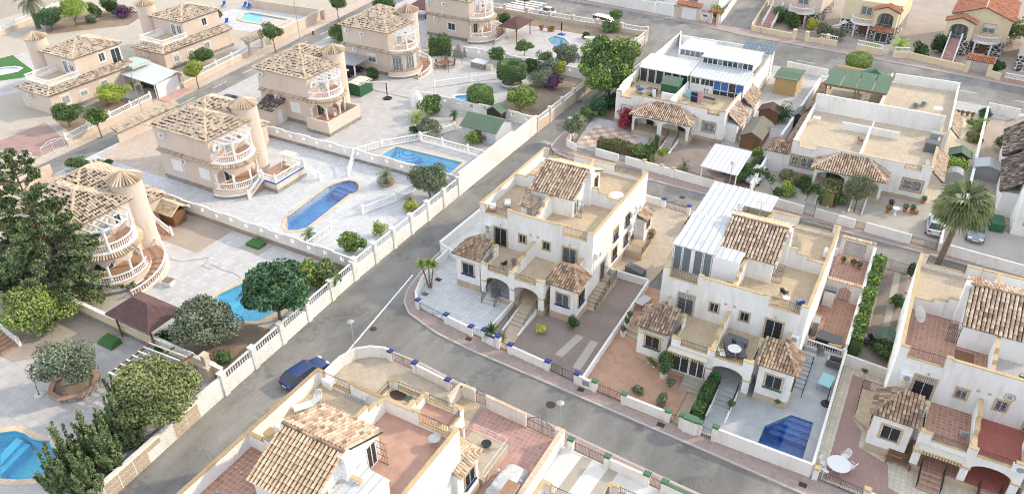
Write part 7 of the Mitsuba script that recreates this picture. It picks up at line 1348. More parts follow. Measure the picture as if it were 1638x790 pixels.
# ================================================================ houses beyond the upper road
yard('far_gardens', [(-160, 160), (-70, 148), (-50, 146), (-38, 144.6), (-31, 143.9), (-20, 142.2), (-8, 140.4), (9, 137.3), (60, 130), (60, 230), (-160, 230)], 'earth_pale', 'dry gardens beyond the upper road', .1)
yard('side_street', [(-36.7, 144.4), (-31.0, 143.6), (-33, 170), (-39, 170)], 'asphalt', 'grey side street leading away from the upper road', .11)
def far_house(fr, label, w=11, d=11, wallm='cream', roofc='red', bal=(4.2, 2.4), stair=(0.2, 1.9), arch_x=(.2, 3.0), stone=2.6, top=6.2, gab=True, porch=True, stl=''):
 k = thing('hillside_house', label, 'house', 'cream houses on dark stone bases beyond the upper road')
 with at(fr):
  s = B(); s.box(0, 0, -.2, w, d, stone); part(k, 'stone_base', s, 'stone_black'); s = B(); s.box(-.05, -.05, stone, w + .05, d, top); part(k, 'walls', s, wallm)
  if gab:
   pl, rd = gable(0, 0, w, d, top, 1.7, .4, 'y'); s = B(); s.upright((0, 0), (w, 0), [(0, top), (w, top), (w / 2, top + 1.7)], .2); part(k, 'gable', s, wallm); roof(k, pl, roofc, rd, rp='sand', pitch=.3, row=.5, r=.12)
  if porch:
   a, b = arch_x; s = B(); s.upright((a - .6, -2.2), (b + .6, -2.2), [(0, stone), (.6, stone)] + arch(.6, b - a + .6, stone + 1.7, stone + 2.6) + [(b - a + .6, stone), (b - a + 1.2, stone), (b - a + 1.2, top - .6), ((b - a + 1.2) / 2, top + .1), (0, top - .6)], .25)
   s.box(b + .35, -1.95, stone, b + .6, 0, top - .7); s.box(a - .6, -1.95, stone, a - .35, 0, top - .7); part(k, 'porch', s, wallm); s = B(); s.box(a - .6, -2.2, -.2, b + .6, 0, stone); part(k, 'porch_base', s, 'stone_black'); m = (a + b) / 2; roof(k, [[[a - .9, -2.5, top - .7], [a - .9, 0, top - .7], [m, 0, top + .15], [m, -2.5, top + .15]], [[b + .9, 0, top - .7], [b + .9, -2.5, top - .7], [m, -2.5, top + .15], [m, 0, top + .15]]], roofc, pitch=.3, row=.5, r=.12)
   window(k, (a + .2, -.06), (b - .2, -.06), stone + .05, stone + 2.3, frame=None, grille=None, glass='glass_mid', mull=2, name='arched_door')
  bx, br = bal
  if br: s = B(); s.lathe(w - bx, 0, [(br, stone - .1), (br, stone + .15), (0, stone + .16)], 24, a0=180, a1=360); part(k, 'balcony', s, 'white_clean'); q = part(k, 'balcony_floor', B().prism(arc(w - bx, 0, br - .2, 180, 360, 14), stone + .16, stone + .18), 'terracotta_floor'); balustrade(q, arc(w - bx, 0, br - .1, 182, 358, 9), stone + .18, .9, False); [part(k, 'pillar', B().cyl([w - bx + e * 1.2, -br * .75, -.1], [w - bx + e * 1.2, -br * .75, stone], .14), 'white_clean') for e in (-1, 1)]
  window(k, (w - bx - .9, -.05), (w - bx + .9, -.05), stone + 1.2, stone + 2.6, frame='ochre_worn', fw=.1, grille=None, glass='glass_mid', name='window'); s = B(); s.box(w - bx - .6, -.03, .4, w - bx + .7, 0, 2.0); part(k, 'lower_door', s, 'wood')
  if stair:
   a, b = stair; t = thing('garden_stair', 'white railed garden stair of the ' + stl, 'stairs'); n = 14; y0 = -2.2 if porch else 0; s = B()
   for i in range(n): s.box(a, y0 - 5.2 + 5.2 * i / n, -.1, b, y0 - 5.2 + 5.2 * (i + 1) / n, .1 + (stone - .1) * (i + 1) / n)
   part(t, 'treads', s, 'rose_tile'); balustrade(t, [(a - .1, y0), (a - .1, y0 - 5.2)], 0, .85, zs=[stone, .1], gap=.3); balustrade(t, [(b + .1, y0), (b + .1, y0 - 5.2)], 0, .85, zs=[stone, .1], gap=.3)
 return k
far_house(Frame(1.0, 149.2, 0, -3), 'cream house with red gabled roofs and an arched blue door at the upper right', 8.6, 12, bal=(3.0, 2.3), stair=(.5, 2.1), arch_x=(.0, 2.9), stl='arched blue door house')
far_house(Frame(-16.5, 150.3, 0, -4), 'cream house with a round white balcony on a black and white stone base', 9.5, 11, bal=(5.6, 2.3), stair=None, arch_x=(6.2, 8.8), gab=False)
far_house(Frame(-30, 152.0, 0, -4), 'peach house with a long white railed stair at the top', 9.5, 11, wallm='peach', bal=(3.3, 2.4), stair=(.8, 2.5), porch=False, gab=False, top=6.0, stl='peach house')
far_house(Frame(-50.5, 152, 0, -5), 'white house behind the garage doors at the top edge', 11, 9, wallm='white', bal=(5, 0), stair=None, porch=False, gab=False, stone=.3, top=4.5)
far_house(Frame(11.5, 143, 0, -5), 'pale peach house with balconies at the upper right edge', 12, 12, wallm='peach', bal=(6, 0), stair=None, porch=False, gab=False, top=7)
with at(Frame(-16.5, 150.3, 0, -4)):
 k = thing('spiral_stair', 'white spiral stair at the corner of the round balcony house', 'stairs'); s = B()
 for i in range(12): a = i * 30; s.prism([(.0 + .15 * math.cos(math.radians(a)), -.6 + .15 * math.sin(math.radians(a)))] + arc(0, -.6, 1.1, a, a + 30, 3), .2 * i, .2 * i + .08)
 part(k, 'treads', s, 'white_clean'); part(k, 'pole', B().cyl([0, -.6, 0], [0, -.6, 3.4], .07), 'white_clean')
 k = thing('lower_roof', 'small red tiled canopy over the garage of the round balcony house', 'canopy'); roof(k, [[[6.0, -3.6, 2.3], [9.4, -3.6, 2.3], [9.4, -2.2, 2.9], [6.0, -2.2, 2.9]]], 'red', pitch=.3, row=.5)
 window(k, (6.6, -3.0), (8.6, -3.0), .4, 2.0, frame='galv', grille=None, name='garage_window')
def cw(label, p, q, h, m='cream', pil=(), bal=0, cap=None):
 k = gwall(label, [p, q], h, .1, .25, m, pillars=(), cap=cap)
 for x, y, hh in pil: part(k, 'pillar', B().box(x - .3, y - .3, 0, x + .3, y + .3, hh), m)
 if bal: balustrade(k, [p, q], h, .75, False, gap=.3)
 return k
cw('cream front wall below the arched blue door', (-3.9, 141.3), (5.0, 138.8), 1.2, pil=((5.0, 138.8, 2.2), (8.1, 138.3, 2.2)))
k = cw('cream front wall between the roofed gate and the right edge', (8.1, 138.3), (9.8, 137.4), 1.2)
k = thing('gate_roof', 'red tiled roof over the grey steel gate', 'gate roof'); roof(k, [[[4.5, 138.4, 2.3], [8.6, 137.9, 2.3], [8.6, 139.0, 2.9], [4.5, 139.5, 2.9]]], 'red', pitch=.3, row=.5); gate('grey steel double gate under the red tiled roof', (5.3, 138.7), (7.8, 138.4), .2, 2.1, m='steel_grey', gap=.09, group='gates beyond the upper road')
cw('cream wall with white balustrade left of the arched gate', (-18.5, 142.2), (-15.4, 141.7), 1.1, bal=1); gate('wide white iron gate with curved top below the round balcony', (-15.2, 141.7), (-12.3, 141.3), .2, 1.6, m='galv', arch_=.4, group='gates beyond the upper road')
cw('cream wall with white balustrade below the round balcony', (-12.1, 141.3), (-8.0, 140.6), 1.2, bal=1); gate('narrow white iron gate beside the yellow palm', (-7.9, 140.6), (-6.4, 140.3), .2, 1.8, m='pvc_white', leaves=1, arch_=.3, group='gates beyond the upper road'); cw('cream wall with white balustrade by the yellow palm', (-6.2, 140.3), (-3.9, 141.3), 1.2, bal=1)
cw('cream front wall of the peach house with stair', (-30.6, 143.6), (-23.0, 142.4), 1.1, pil=((-22.8, 142.3, 1.9), (-20.6, 142.0, 1.9), (-17.2, 142.2, 1.9))); cw('cream wall with dark panel', (-20.4, 142.0), (-17.4, 142.2), 1.0); gate('small rusty gate between cream pillars', (-22.5, 142.3), (-20.9, 142.0), .2, 1.6, leaves=1, m='wood', group='gates beyond the upper road'); gate('black iron panel on the cream wall', (-20.2, 142.0), (-17.6, 142.15), 1.0, 1.9, gap=.08, group='gates beyond the upper road')
cw('long white wall at the top edge', (-75, 148.5), (-50.3, 145.6), 2.2, 'white'); k = thing('garage_wall', 'peach wall with red tiled top and white garage door', 'garage'); part(k, 'wall', B().wall((-45.2, 145.0), (-40.9, 144.5), .4, 0, 2.8), 'peach_wall'); part(k, 'door', B().wall((-44.5, 144.72), (-41.6, 144.37), .06, .1, 2.3), 'pvc_white'); roof(k, [[[-45.6, 144.3, 2.8], [-40.6, 143.7, 2.8], [-40.6, 145.2, 3.3], [-45.6, 145.8, 3.3]]], 'red', pitch=.3, row=.5)
k = thing('garage_door', 'white garage door in the long white wall', 'garage door'); part(k, 'panel', B().wall((-50.1, 145.5), (-46.3, 145.0), .2, .1, 2.5), 'pvc_white')
k = thing('fence', 'white slatted fence with a small blue sign', 'fence'); iron_rail(k, (-40.7, 144.5), (-38.9, 144.3), .2, 1.9, 'panel', .2, m='pvc_white', r=.05); part(k, 'sign', B().box(-40.2, 144.3, 1.2, -39.4, 144.35, 1.5), 'cloth_blue'); k = thing('gate_pillars', 'peach gate pillars with red tiled cap', 'gate'); part(k, 'pillar', B().box(-38.9, 144.0, 0, -38.4, 144.5, 2.4), 'peach_wall'); part(k, 'pillar', B().box(-37.5, 143.9, 0, -37.0, 144.4, 2.4), 'peach_wall'); roof(k, [[[-39.1, 143.8, 2.4], [-36.8, 143.6, 2.4], [-36.8, 144.6, 2.8], [-39.1, 144.8, 2.8]]], 'red', pitch=.3, row=.5)
cw('white stepped wall along the side street', (-36.9, 144.6), (-39.2, 168), 1.4, 'white_garden'); cw('cream wall along the right of the side street', (-30.8, 143.9), (-32.6, 168), 1.3)
k = cw('pale fence wall at the upper right edge', (10.3, 137.4), (16, 136.5), .7, 'rose_tile', bal=1)
palm('yellow feathery palm behind the narrow white gate', -5.6, 142.6, .1, 1.6, 2.2, 24, 'lime', False, .15, w=.5, skirt=False)
for lab, x, y, h, r, kd in (('small dark citrus tree in the paved garden of the arched door house', -2.3, 142.8, 2.6, 1.5, 'dark'), ('dark climbing shrub left of the arched door stair', .2, 146.0, 3.6, 1.4, 'dark'), ('dark shrub right of the grey steel gate', 9.2, 140.2, 2.2, 1.0, 'dark'), ('green shrub beside the long white railed stair', -27.6, 150.5, 3.2, 1.6, 'mid'), ('dark tree in front of the peach house', -24.5, 148.0, 3.6, 1.7, 'dark'), ('pale flowering shrub behind the black iron panel', -18.2, 145.5, 3.0, 1.7, 'olive'), ('grey green shrub right of the flowering shrub', -16.0, 145.0, 2.4, 1.4, 'olive'), ('yellow shrub below the round balcony', -9.8, 142.4, 1.4, 1.2, 'lime'), ('orange flowering shrub against the stone base', -21.0, 149.2, 2.0, 1.2, 'gold'), ('bush at the garage of the side street', -38.2, 146.6, 2.6, 1.4, 'yellow'), ('green tree behind the arched door house', 11.0, 158, 4.5, 2.6, 'mid')): shrub(lab, x, y, .1, h, r, kd, 900, .26)
x, y = -10.40,131.56
clipped('round clipped tree behind the ochre wall', x, y, [(.8, .7), (1.8, 1.1), (2.0, 2.0), (1.4, 2.8), (0, 3.1)], 'yellow', 2200, .18, (.1, .8, .15), mixk='mid'); x, y = 1.97,119.55
clipped('rounded bush behind the white rear parapet', x, y, [(1.4, 1.6), (1.9, 2.4), (1.6, 3.2), (0, 3.6)], 'mid', 1800, .18, (.1, 1.7, .1), mixk='yellow')

# ================================================================ sheds, shelters, gazebos
def slab4(b, p, t):
 p = np.array(p, float); v = np.vstack([p, p + [0, 0, t]]); return b.add(v, [[0, 1, 2, 3], [4, 7, 6, 5], [0, 4, 5, 1], [1, 5, 6, 2], [2, 6, 7, 3], [3, 7, 4, 0]])
def shed(label, x0, y0, x1, y1, z, h, rh, wallm, roofm, axis='x', fl=None, ov=.25, cat='shed', door=True):
 k = thing('garden_shed', label, cat); s = B(); s.box(x0, y0, z - .1, x1, y1, z + h); H = z + h
 if axis == 'x': m = (y0 + y1) / 2; s.upright((x0, y0), (x0, y1), [(0, H), (y1 - y0, H), ((y1 - y0) / 2, H + rh)], -.05); s.upright((x1, y0), (x1, y1), [(0, H), (y1 - y0, H), ((y1 - y0) / 2, H + rh)], .05); R_ = [[[x0 - ov, y0 - ov, H - .1], [x1 + ov, y0 - ov, H - .1], [x1 + ov, m, H + rh], [x0 - ov, m, H + rh]], [[x1 + ov, y1 + ov, H - .1], [x0 - ov, y1 + ov, H - .1], [x0 - ov, m, H + rh], [x1 + ov, m, H + rh]]]
 else: m = (x0 + x1) / 2; s.upright((x0, y0), (x1, y0), [(0, H), (x1 - x0, H), ((x1 - x0) / 2, H + rh)], .05); s.upright((x0, y1), (x1, y1), [(0, H), (x1 - x0, H), ((x1 - x0) / 2, H + rh)], -.05); R_ = [[[x0 - ov, y0 - ov, H - .1], [m, y0 - ov, H + rh], [m, y1 + ov, H + rh], [x0 - ov, y1 + ov, H - .1]], [[m, y0 - ov, H + rh], [x1 + ov, y0 - ov, H - .1], [x1 + ov, y1 + ov, H - .1], [m, y1 + ov, H + rh]]]
 part(k, 'walls', s, wallm)
 for r_ in R_: b = B(); slab4(b, r_, .07); part(k, 'roof', b, roofm)
 pl = B(); n = int((x1 - x0) / .28)
 for i in range(n + 1): xx = x0 + (x1 - x0) * i / n; pl.box(xx - .012, y0 - .02, z, xx + .012, y0, z + h)
 part(k, 'batten', pl, wallm, kind='stuff')
 if door: part(k, 'door', B().box((x0 + x1) / 2 - .45, y0 - .05, z, (x0 + x1) / 2 + .45, y0 - .021, z + min(1.9, h - .1)), fl or wallm)
 return k
shed('pale blue grey wooden shed with long green felt roof', -52.6, 79.0, -47.4, 83.2, .8, 1.9, 1.0, 'paint_silver', 'felt_green', 'x', 'wood')
shed('dark open hut with grey green felt roof behind the long green shed', -52.4, 85.2, -50.2, 88.4 - 1.9, .8, 1.7, .7, 'deck_dark', 'felt_green', 'y') ; shed('green storage box with pale lid beside the villa', -76.2, 83.6, -73.6, 86.6, .8, 1.9, .05, 'plastic_green', 'canvas', 'y', door=False, ov=.08, cat='storage box')
shed('low brown wooden shed with maroon felt roof between the bungalows', -19.4, 104.2, -16.8, 106.2, .2, 1.7, .6, 'wood', 'felt_brown', 'y'); shed('brown wooden shed with sand coloured felt roof', -19.4, 94.9, -16.8, 100.3, .2, 1.8, .7, 'wood', 'felt_grey', 'y'); shed('black shed with dark grey roof beside the white finial wall', -16.0 + 1.3, 104.6, -13.6, 107.2, .2, 1.7, .5, 'paint_navy', 'felt_grey', 'y'); shed('tan sheet walled shed with flat green felt roof', -20.0, 115.5, -16.8, 120.2, .2, 2.6, .12, 'wood_tan', 'felt_green', 'x', door=False)
shed('dark wooden shed with green roof in the sand coloured side yard', 4.9, 101.7, 7.1, 103.5, .2, 1.7, .6, 'deck_dark', 'felt_green', 'y'); shed('grey plastic shed with pale roof at the right edge', 7.9, 100.0, 10.5, 102.2, .2, 1.6, .4, 'steel_grey', 'galv', 'y'); shed('small white hut with green roof beside the third house', 2.55,65.73, 2.55,65.73[0] + 1.1 if 0 else 3.3, 62.4, .2, 1.4, .25, 'white_garden', 'felt_green', 'y') if 0 else shed('small white hut with green roof beside the third house', 2.2, 61.2, 3.3, 62.5, .15, 1.25, .25, 'white_garden', 'felt_green', 'y', 'wood')
k = thing('grey_cover', 'rounded dark grey plastic shelter below the wooden shed', 'storage shelter'); s = B(); t = np.linspace(0, math.pi, 9); P_ = [(5.9 + 1.25 * -math.cos(a), .2 + 1.75 * math.sin(a) ** .7) for a in t]; s.upright((0, 96.9), (1, 96.9), [(a, b) for a, b in P_], 1.7); part(k, 'shell', s, 'steel_grey')
k = thing('carport', 'white sheet carport on white posts in front of the bungalow', 'carport'); s = B(); slab4(s, [[-21.1, 82.8, 2.5], [-16.5, 82.5, 2.5], [-16.5, 88.9, 2.8], [-21.2, 89.0, 2.8]], .1); part(k, 'roof', s, 'sheet_white');
for x, y in ((-20.9, 83), (-16.7, 82.8), (-16.7, 88.6), (-20.9, 88.7)): part(k, 'post', B().box(x - .06, y - .06, .1, x + .06, y + .06, 2.55), 'pvc_white')
k = thing('car_shelter', 'grey sheet car shelter beside the villa with arched windows', 'carport'); s = B(); slab4(s, [[-83.6, 88.5, 3.1], [-78.5, 88.7, 3.1], [-78.3, 92.4, 3.3], [-83.8, 92.4, 3.3]], .12); part(k, 'roof', s, 'galv'); [part(k, 'post', B().box(x - .1, y - .1, .7, x + .1, y + .1, 3.1), 'white_clean') for x, y in ((-83.3, 88.8), (-78.8, 88.9))]
def gazebo(label, x0, y0, x1, y1, z, h, rh, roofm='felt_brown'):
 k = thing('gazebo', label, 'gazebo'); cx, cy = (x0 + x1) / 2, (y0 + y1) / 2; rx = max(0, (x1 - x0) - (y1 - y0)) / 2; H = z + h; e = [[x0, y0, H], [x1, y0, H], [x1, y1, H], [x0, y1, H]]; a, b = [cx - rx, cy, H + rh], [cx + rx, cy, H + rh]
 for f in ([e[0], e[1], b, a], [e[1], e[2], b], [e[2], e[3], a, b], [e[3], e[0], a]): s = B(); s.face(f); s.face([[p[0], p[1], p[2] - .06] for p in f]); part(k, 'roof', s, roofm)
 s = B(); [s.wall(e[i][:2], e[(i + 1) % 4][:2], .08, H - .12, H - .01) for i in range(4)]; part(k, 'fascia', s, 'wood')
 for x in (x0 + .5, x1 - .5):
  for y in (y0 + .5, y1 - .5): part(k, 'post', B().box(x - .07, y - .07, z, x + .07, y + .07, H + .1), 'wood')
gazebo('maroon shingled gazebo in front of the nearest villa', -58.2, 28.9 + 1.0 - 1.0, -52.6, 32.6, .8, 2.8, 1.25); gazebo('maroon gazebo on dark posts beside the top villa', -68.2, 115.5, -64.3, 121.5, .8, 2.6, 1.2)
k = thing('car_shelter', 'maroon tiled car shelter at the top behind the third tower', 'carport'); x, y = -86.52,120.88; s = B(); slab4(s, [[x - 4, y - 2, 2.7], [x + 2.4, y - 2, 2.7], [x + 2.4, y + 4, 3.1], [x - 4, y + 4, 3.1]], .15); part(k, 'roof', s, 'felt_brown'); [part(k, 'post', B().box(x + a - .1, y - 1.8, .2, x + a + .1, y - 1.6, 2.7), 'wood') for a in (-3.6, 2.0)]
k = thing('slatted_pergola', 'weathered white slatted pergola over the cream wall', 'pergola'); P0, P1_, P2_, P3_ = np.array([-51.8, 24.3]), np.array([-48.6, 24.5]), np.array([-47.6, 29.3]), np.array([-52.0, 29.0])
for i in range(9): t = i / 8; s = B(); s.wall(P0 + (P3_ - P0) * t, P1_ + (P2_ - P1_) * t, .09, 3.06, 3.18); part(k, 'slat', s, 'pvc_white')
for a, b in ((P0, P3_), ((P0 + P1_) / 2, (P3_ + P2_) / 2), (P1_, P2_)): part(k, 'beam', B().wall(a, b, .1, 2.9, 3.055), 'wood')
part(k, 'edge_beam', B().wall(P0, P1_, .22, 2.88, 3.2), 'pvc_white'); [part(k, 'post', B().box(p[0] - .07, p[1] - .07, .8, p[0] + .07, p[1] + .07, 2.9), 'pvc_white') for p in (P0, P1_)]
k = thing('barbecue_chimney', 'peach masonry barbecue with short chimney against the wall', 'barbecue'); x, y = -46.60,29.53; part(k, 'body', B().box(x - .6, y - .5, .8, x + .6, y + .5, 2.2), 'peach_wall'); part(k, 'chimney', B().box(x - .25, y - .25, 2.2, x + .25, y + .25, 3.2).box(x - .32, y - .32, 3.2, x + .32, y + .32, 3.28), 'peach_wall')
k = thing('shade_sail', 'white shade sail beside the second house', 'shade sail'); s = B(); s.face([[-17.2, 62.0, 2.3], [-15.7, 62.6, 3.0], [-15.7, 66.6, 2.9], [-17.2, 67.2, 2.4]]); part(k, 'cloth', s, 'canvas')
k = thing('corrugated_roof', 'red corrugated sheet roof at the bottom edge', 'roof'); s = B(); n = 6
for i in range(n): s.cyl([-17.45 - .17 * i, 27.2, 2.4], [-17.45 - .17 * i, 31.2, 2.3], .085, n=6)
part(k, 'sheet', s, 'red_tile')

# ================================================================ cars
def car(label, x, y, z, deg, paint, L=4.2, Wd=1.72, H=1.42, kind='hatch', group=None):
 k = thing('parked_car', label, 'car', group); w = Wd / 2; h = L / 2; zb = .88 if kind != 'van' else 1.1
 with at(FR[-1].sub(x, y, z, deg)):
  xs = np.array([-h, -h + .06, -h + .35, -h + .9, -.3, .6, h - .75, h - .3, h - .06, h]); ws = np.array([.80, .9, .97, 1, 1, 1, .985, .93, .84, .72]) * w; zt = np.array([.62, .86, zb + .03, zb + .04, zb, zb - .01, zb - .08, zb - .16, .62, .55]) if kind != 'van' else np.array([.7, 1.0, zb, zb, zb, zb, zb - .02, zb - .14, .75, .6]); zlo = np.array([.42, .28, .24, .22, .22, .22, .22, .24, .3, .4])
  R_ = [np.array([(x_, s_ * a * w_, lo + (t_ - lo) * q) for s_, a, q in ((-1, .82, 0), (-1, 1, .22), (-1, 1, .62), (-1, .95, .9), (-1, .8, 1), (1, .8, 1), (1, .95, .9), (1, 1, .62), (1, 1, .22), (1, .82, 0))]) for x_, w_, t_, lo in zip(xs, ws, zt, zlo)]
  m = 10; b = B(); b.add(np.vstack(R_), [[i * m + j, i * m + (j + 1) % m, (i + 1) * m + (j + 1) % m, (i + 1) * m + j] for i in range(len(xs) - 1) for j in range(m)])
  for r_ in (R_[0], R_[-1]): b.face(r_)
  part(k, 'body', b, paint, smooth=35)
  f0, f1, r0, r1 = {'hatch': (h - 1.15, .45, -h + .25, -h + .85), 'sedan': (h - 1.3, .35, -h + .75, -h + 1.5), 'van': (h - .75, h - 1.45, -h + .05, -h + .15), 'wagon': (h - 1.2, .4, -h + .12, -h + .45)}[kind]
  wt = w * (.78 if kind != 'van' else .9); c = [[r0, -w * .93, zb - .02], [f0, -w * .91, zb - .08], [f0, w * .91, zb - .08], [r0, w * .93, zb - .02], [r1, -wt, H - .06], [f1, -wt, H - .06], [f1, wt, H - .06], [r1, wt, H - .06]]
  b = B(); b.add(c, [[0, 1, 5, 4], [1, 2, 6, 5], [2, 3, 7, 6], [3, 0, 4, 7], [4, 5, 6, 7]]); part(k, 'windows', b, 'glass_dark')
  c = np.array(c); b = B(); top = c[4:] + [0, 0, .0]; t2 = top.copy(); t2[:, 2] = H; t2[:, 1] *= .9; t2[:, 0] = t2[:, 0] * .96; to = top * [1.02, 1.03, 1]; b.add(np.vstack([to, t2]), [[0, 1, 5, 4], [1, 2, 6, 5], [2, 3, 7, 6], [3, 0, 4, 7], [4, 5, 6, 7]])
  for i in range(4): b.cyl(c[i], c[i + 4], .055, .045, 5)
  for s_ in (-1, 1): b.cyl([(f0 + r0) / 2 - .15, s_ * w * .93, zb - .05], [(f1 + r1) / 2 - .1, s_ * wt * 1.01, H - .05], .045, n=5)
  if kind in ('van', 'wagon'): [b.cyl([-h + 1.2, s_ * w * .94, zb - .03], [-h + 1.25, s_ * wt * 1.01, H - .05], .06, n=5) for s_ in (-1, 1)]
  part(k, 'roof', b, paint, smooth=35)
  for xx in (h - .82, -h + .78):
   for s_ in (-1, 1):
    b = B(); b.cyl([xx, s_ * (w - .19), .31], [xx, s_ * (w + .015), .31], .31, n=16); q = part(k, 'wheel', b, 'tyre'); b = B(); b.cyl([xx, s_ * (w + .01), .31], [xx, s_ * (w + .03), .31], .19, n=12); part(q, 'rim', b, 'galv')
  for s_ in (-1, 1):
   b = B(); b.box(h - .22, s_ * w * .62 - .2, .58, h - .02, s_ * w * .62 + .2, .7); part(k, 'headlight', b, 'pvc_white'); b = B(); b.box(-h - .01, s_ * w * .7 - .16, .66, -h + .1, s_ * w * .7 + .16, .84); part(k, 'tail_light', b, 'lamp_red'); b = B(); b.box(f0 - .55, s_ * (w + .03) - .09, zb, f0 - .4, s_ * (w + .03) + .09, zb + .14); part(k, 'mirror', b, paint)
  b = B(); b.box(-h - .02, -.26, .48, -h + .05, .26, .6); part(k, 'number_plate', b, 'pvc_white'); b = B(); b.box(h - .05, -.26, .4, h + .015, .26, .5); part(k, 'number_plate', b, 'pvc_white')
 return k
car('dark blue hatchback parked beside the bottom house wall', -40.0, 33.9, 0, 79, 'paint_blue', 4.3, 1.75, 1.4, 'hatch')
x, y = -15.12,87.20
car('white grey car behind the black gate under the ivy garland', x, y, .17, -97, 'paint_silver', 4.0, 1.65, 1.45, 'hatch'); x, y = 4.92,85.12
car('silver hatchback in the pale gravel drive beside the fan palm', x, y, .17, 93, 'paint_silver', 4.1, 1.68, 1.42, 'hatch'); x, y = 8.93,85.99
car('blue grey saloon facing the camera right of the fan palm', x, y, .17, -91, 'paint_grey', 4.4, 1.72, 1.4, 'sedan'); x, y = -19.04,87.30
car('white car half hidden under the white carport', x + .3, y + 1.2, .17, -93, 'paint_white', 4.1, 1.7, 1.45, 'hatch')
car('white van on the upper road beside the mushroom shaped tree', -55.6, 133.6, 0, -14, 'paint_white', 4.9, 1.85, 2.0, 'van'); car('small white grey car on the upper road', -68.8, 135.6, 0, 172, 'paint_silver', 3.7, 1.6, 1.45, 'hatch')
x, y = -90.82,73.78
car('dark navy car parked in the villa street behind the second tower', x, y, 0, 96, 'paint_navy', 4.4, 1.75, 1.42, 'sedan'); x, y = -93.95,41.35
car('red car in the villa street at the left edge', x, y, 0, 95, 'paint_red', 4.2, 1.75, 1.48, 'hatch'); x, y = -86.76,121.13
car('bright blue car under the maroon car shelter', x, y, .2, -60, 'paint_bright', 4.2, 1.75, 1.55, 'wagon'); car('dark car under the grey sheet shelter', -81, 90.6, .8, 90, 'paint_navy', 4.2, 1.75, 1.45, 'hatch'); car('dark car under the white garage canopy', -106, 72.4, .25, 0, 'paint_navy', 4.2, 1.75, 1.45, 'hatch')
# car under a silver cover
k = thing('covered_car', 'car under a wrinkled silver cover on the rose tiled drive', 'covered car'); g1, g2 = 46, 26
with at(Frame(-18.95, 31.6, .17, 88)):
 u, v = np.linspace(-2.25, 2.25, g1), np.linspace(-1, 1, g2); U_, V_ = np.meshgrid(u, v, indexing='ij')
 hh = np.interp(U_, [-2.25, -2.0, -1.5, -.9, .3, 1.1, 1.9, 2.25], [.55, .9, 1.02, 1.42, 1.45, 1.0, .82, .45]); prof = np.clip(1 - np.abs(V_) ** 5, 0, 1) ** .5; Zz = .12 + (hh - .12) * prof; Zz += .03 * np.sin(U_ * 9 + 3 * np.sin(V_ * 4)) * prof + .018 * np.sin(V_ * 15 + U_ * 5)
 Yy = V_ * (.93 - .12 * (Zz > 1.1)) * np.interp(np.abs(U_), [0, 1.7, 2.25], [1, .97, .78]); i_, j_ = np.meshgrid(np.arange(g1 - 1), np.arange(g2 - 1), indexing='ij'); a_ = (i_ * g2 + j_).ravel(); b = B(); b.add(np.stack([U_, Yy, Zz], -1).reshape(-1, 3), np.c_[a_, a_ + 1, a_ + g2 + 1, a_ + g2]); part(k, 'cover', b, 'silver_cloth', smooth=True)
 for s_ in (-1, 1): part(k, 'mirror_bump', B().lathe(.75, s_ * .98, [(.0, .85), (.13, .9), (.15, 1.0), (.1, 1.1), (0, 1.12)], 8), 'silver_cloth', smooth=True)

# ================================================================ street lamps, dishes, furniture, pots
def lamp(label, x, y, z, h, kind='globe', m='galv'):
 k = thing('street_lamp', label, 'street lamp', None); part(k, 'post', B().cyl([x, y, z - .1], [x, y, z + h], .06, .045, 8), m)
 if kind == 'globe': part(k, 'head', B().lathe(x, y, [(.07, z + h - .05), (.16, z + h), (.3, z + h + .1), (.3, z + h + .14), (.1, z + h + .24), (0, z + h + .26)], 14), 'galv'); part(k, 'lens', B().lathe(x, y, [(.0, z + h - .12), (.12, z + h - .1), (.16, z + h)], 12), 'pvc_white')
 else: part(k, 'arm', B().tube([[x, y, z + h], [x + .6, y, z + h + .15], [x + 1.0, y, z + h + .15]], .04, 6), m); part(k, 'head', B().box(x + .9, y - .12, z + h + .08, x + 1.5, y + .12, z + h + .22), 'galv')
 return k
lamp('small street lamp at the junction outside the curved wall', -37.79,38.01, .1, 3.9); lamp('small street lamp in front of the cream capped wall', -17.68,38.01, .1, 3.9); lamp('small street lamp at the corner of the checker garden', -39.73,85.33, .1, 3.7); lamp('small street lamp beside the white carport', -17.36,82.83, .1, 3.7)
lamp('tall grey street lamp on the villa street at the left', -98.7, 64.5, .1, 9.8, 'arm'); lamp('tall grey street lamp beside the fire hydrant', -101.6, 101.0, .1, 9.5, 'arm'); lamp('tall grey street lamp on the corner of the side street', -28.9, 142.9, .1, 9, 'arm'); lamp('tall dark wooden pole by the side street', -37.2, 142.4, .1, 6.2, 'globe', 'wood')
x, y = -101.42,104.34; k = thing('fire_hydrant', 'red fire hydrant with white top on the pale pavement', 'fire hydrant'); part(k, 'body', B().lathe(x, y, [(.2, .1), (.17, .7), (.2, .75)], 10), 'red'); part(k, 'cap', B().lathe(x, y, [(.2, .75), (.18, .95), (0, 1.0)], 10), 'pvc_white')
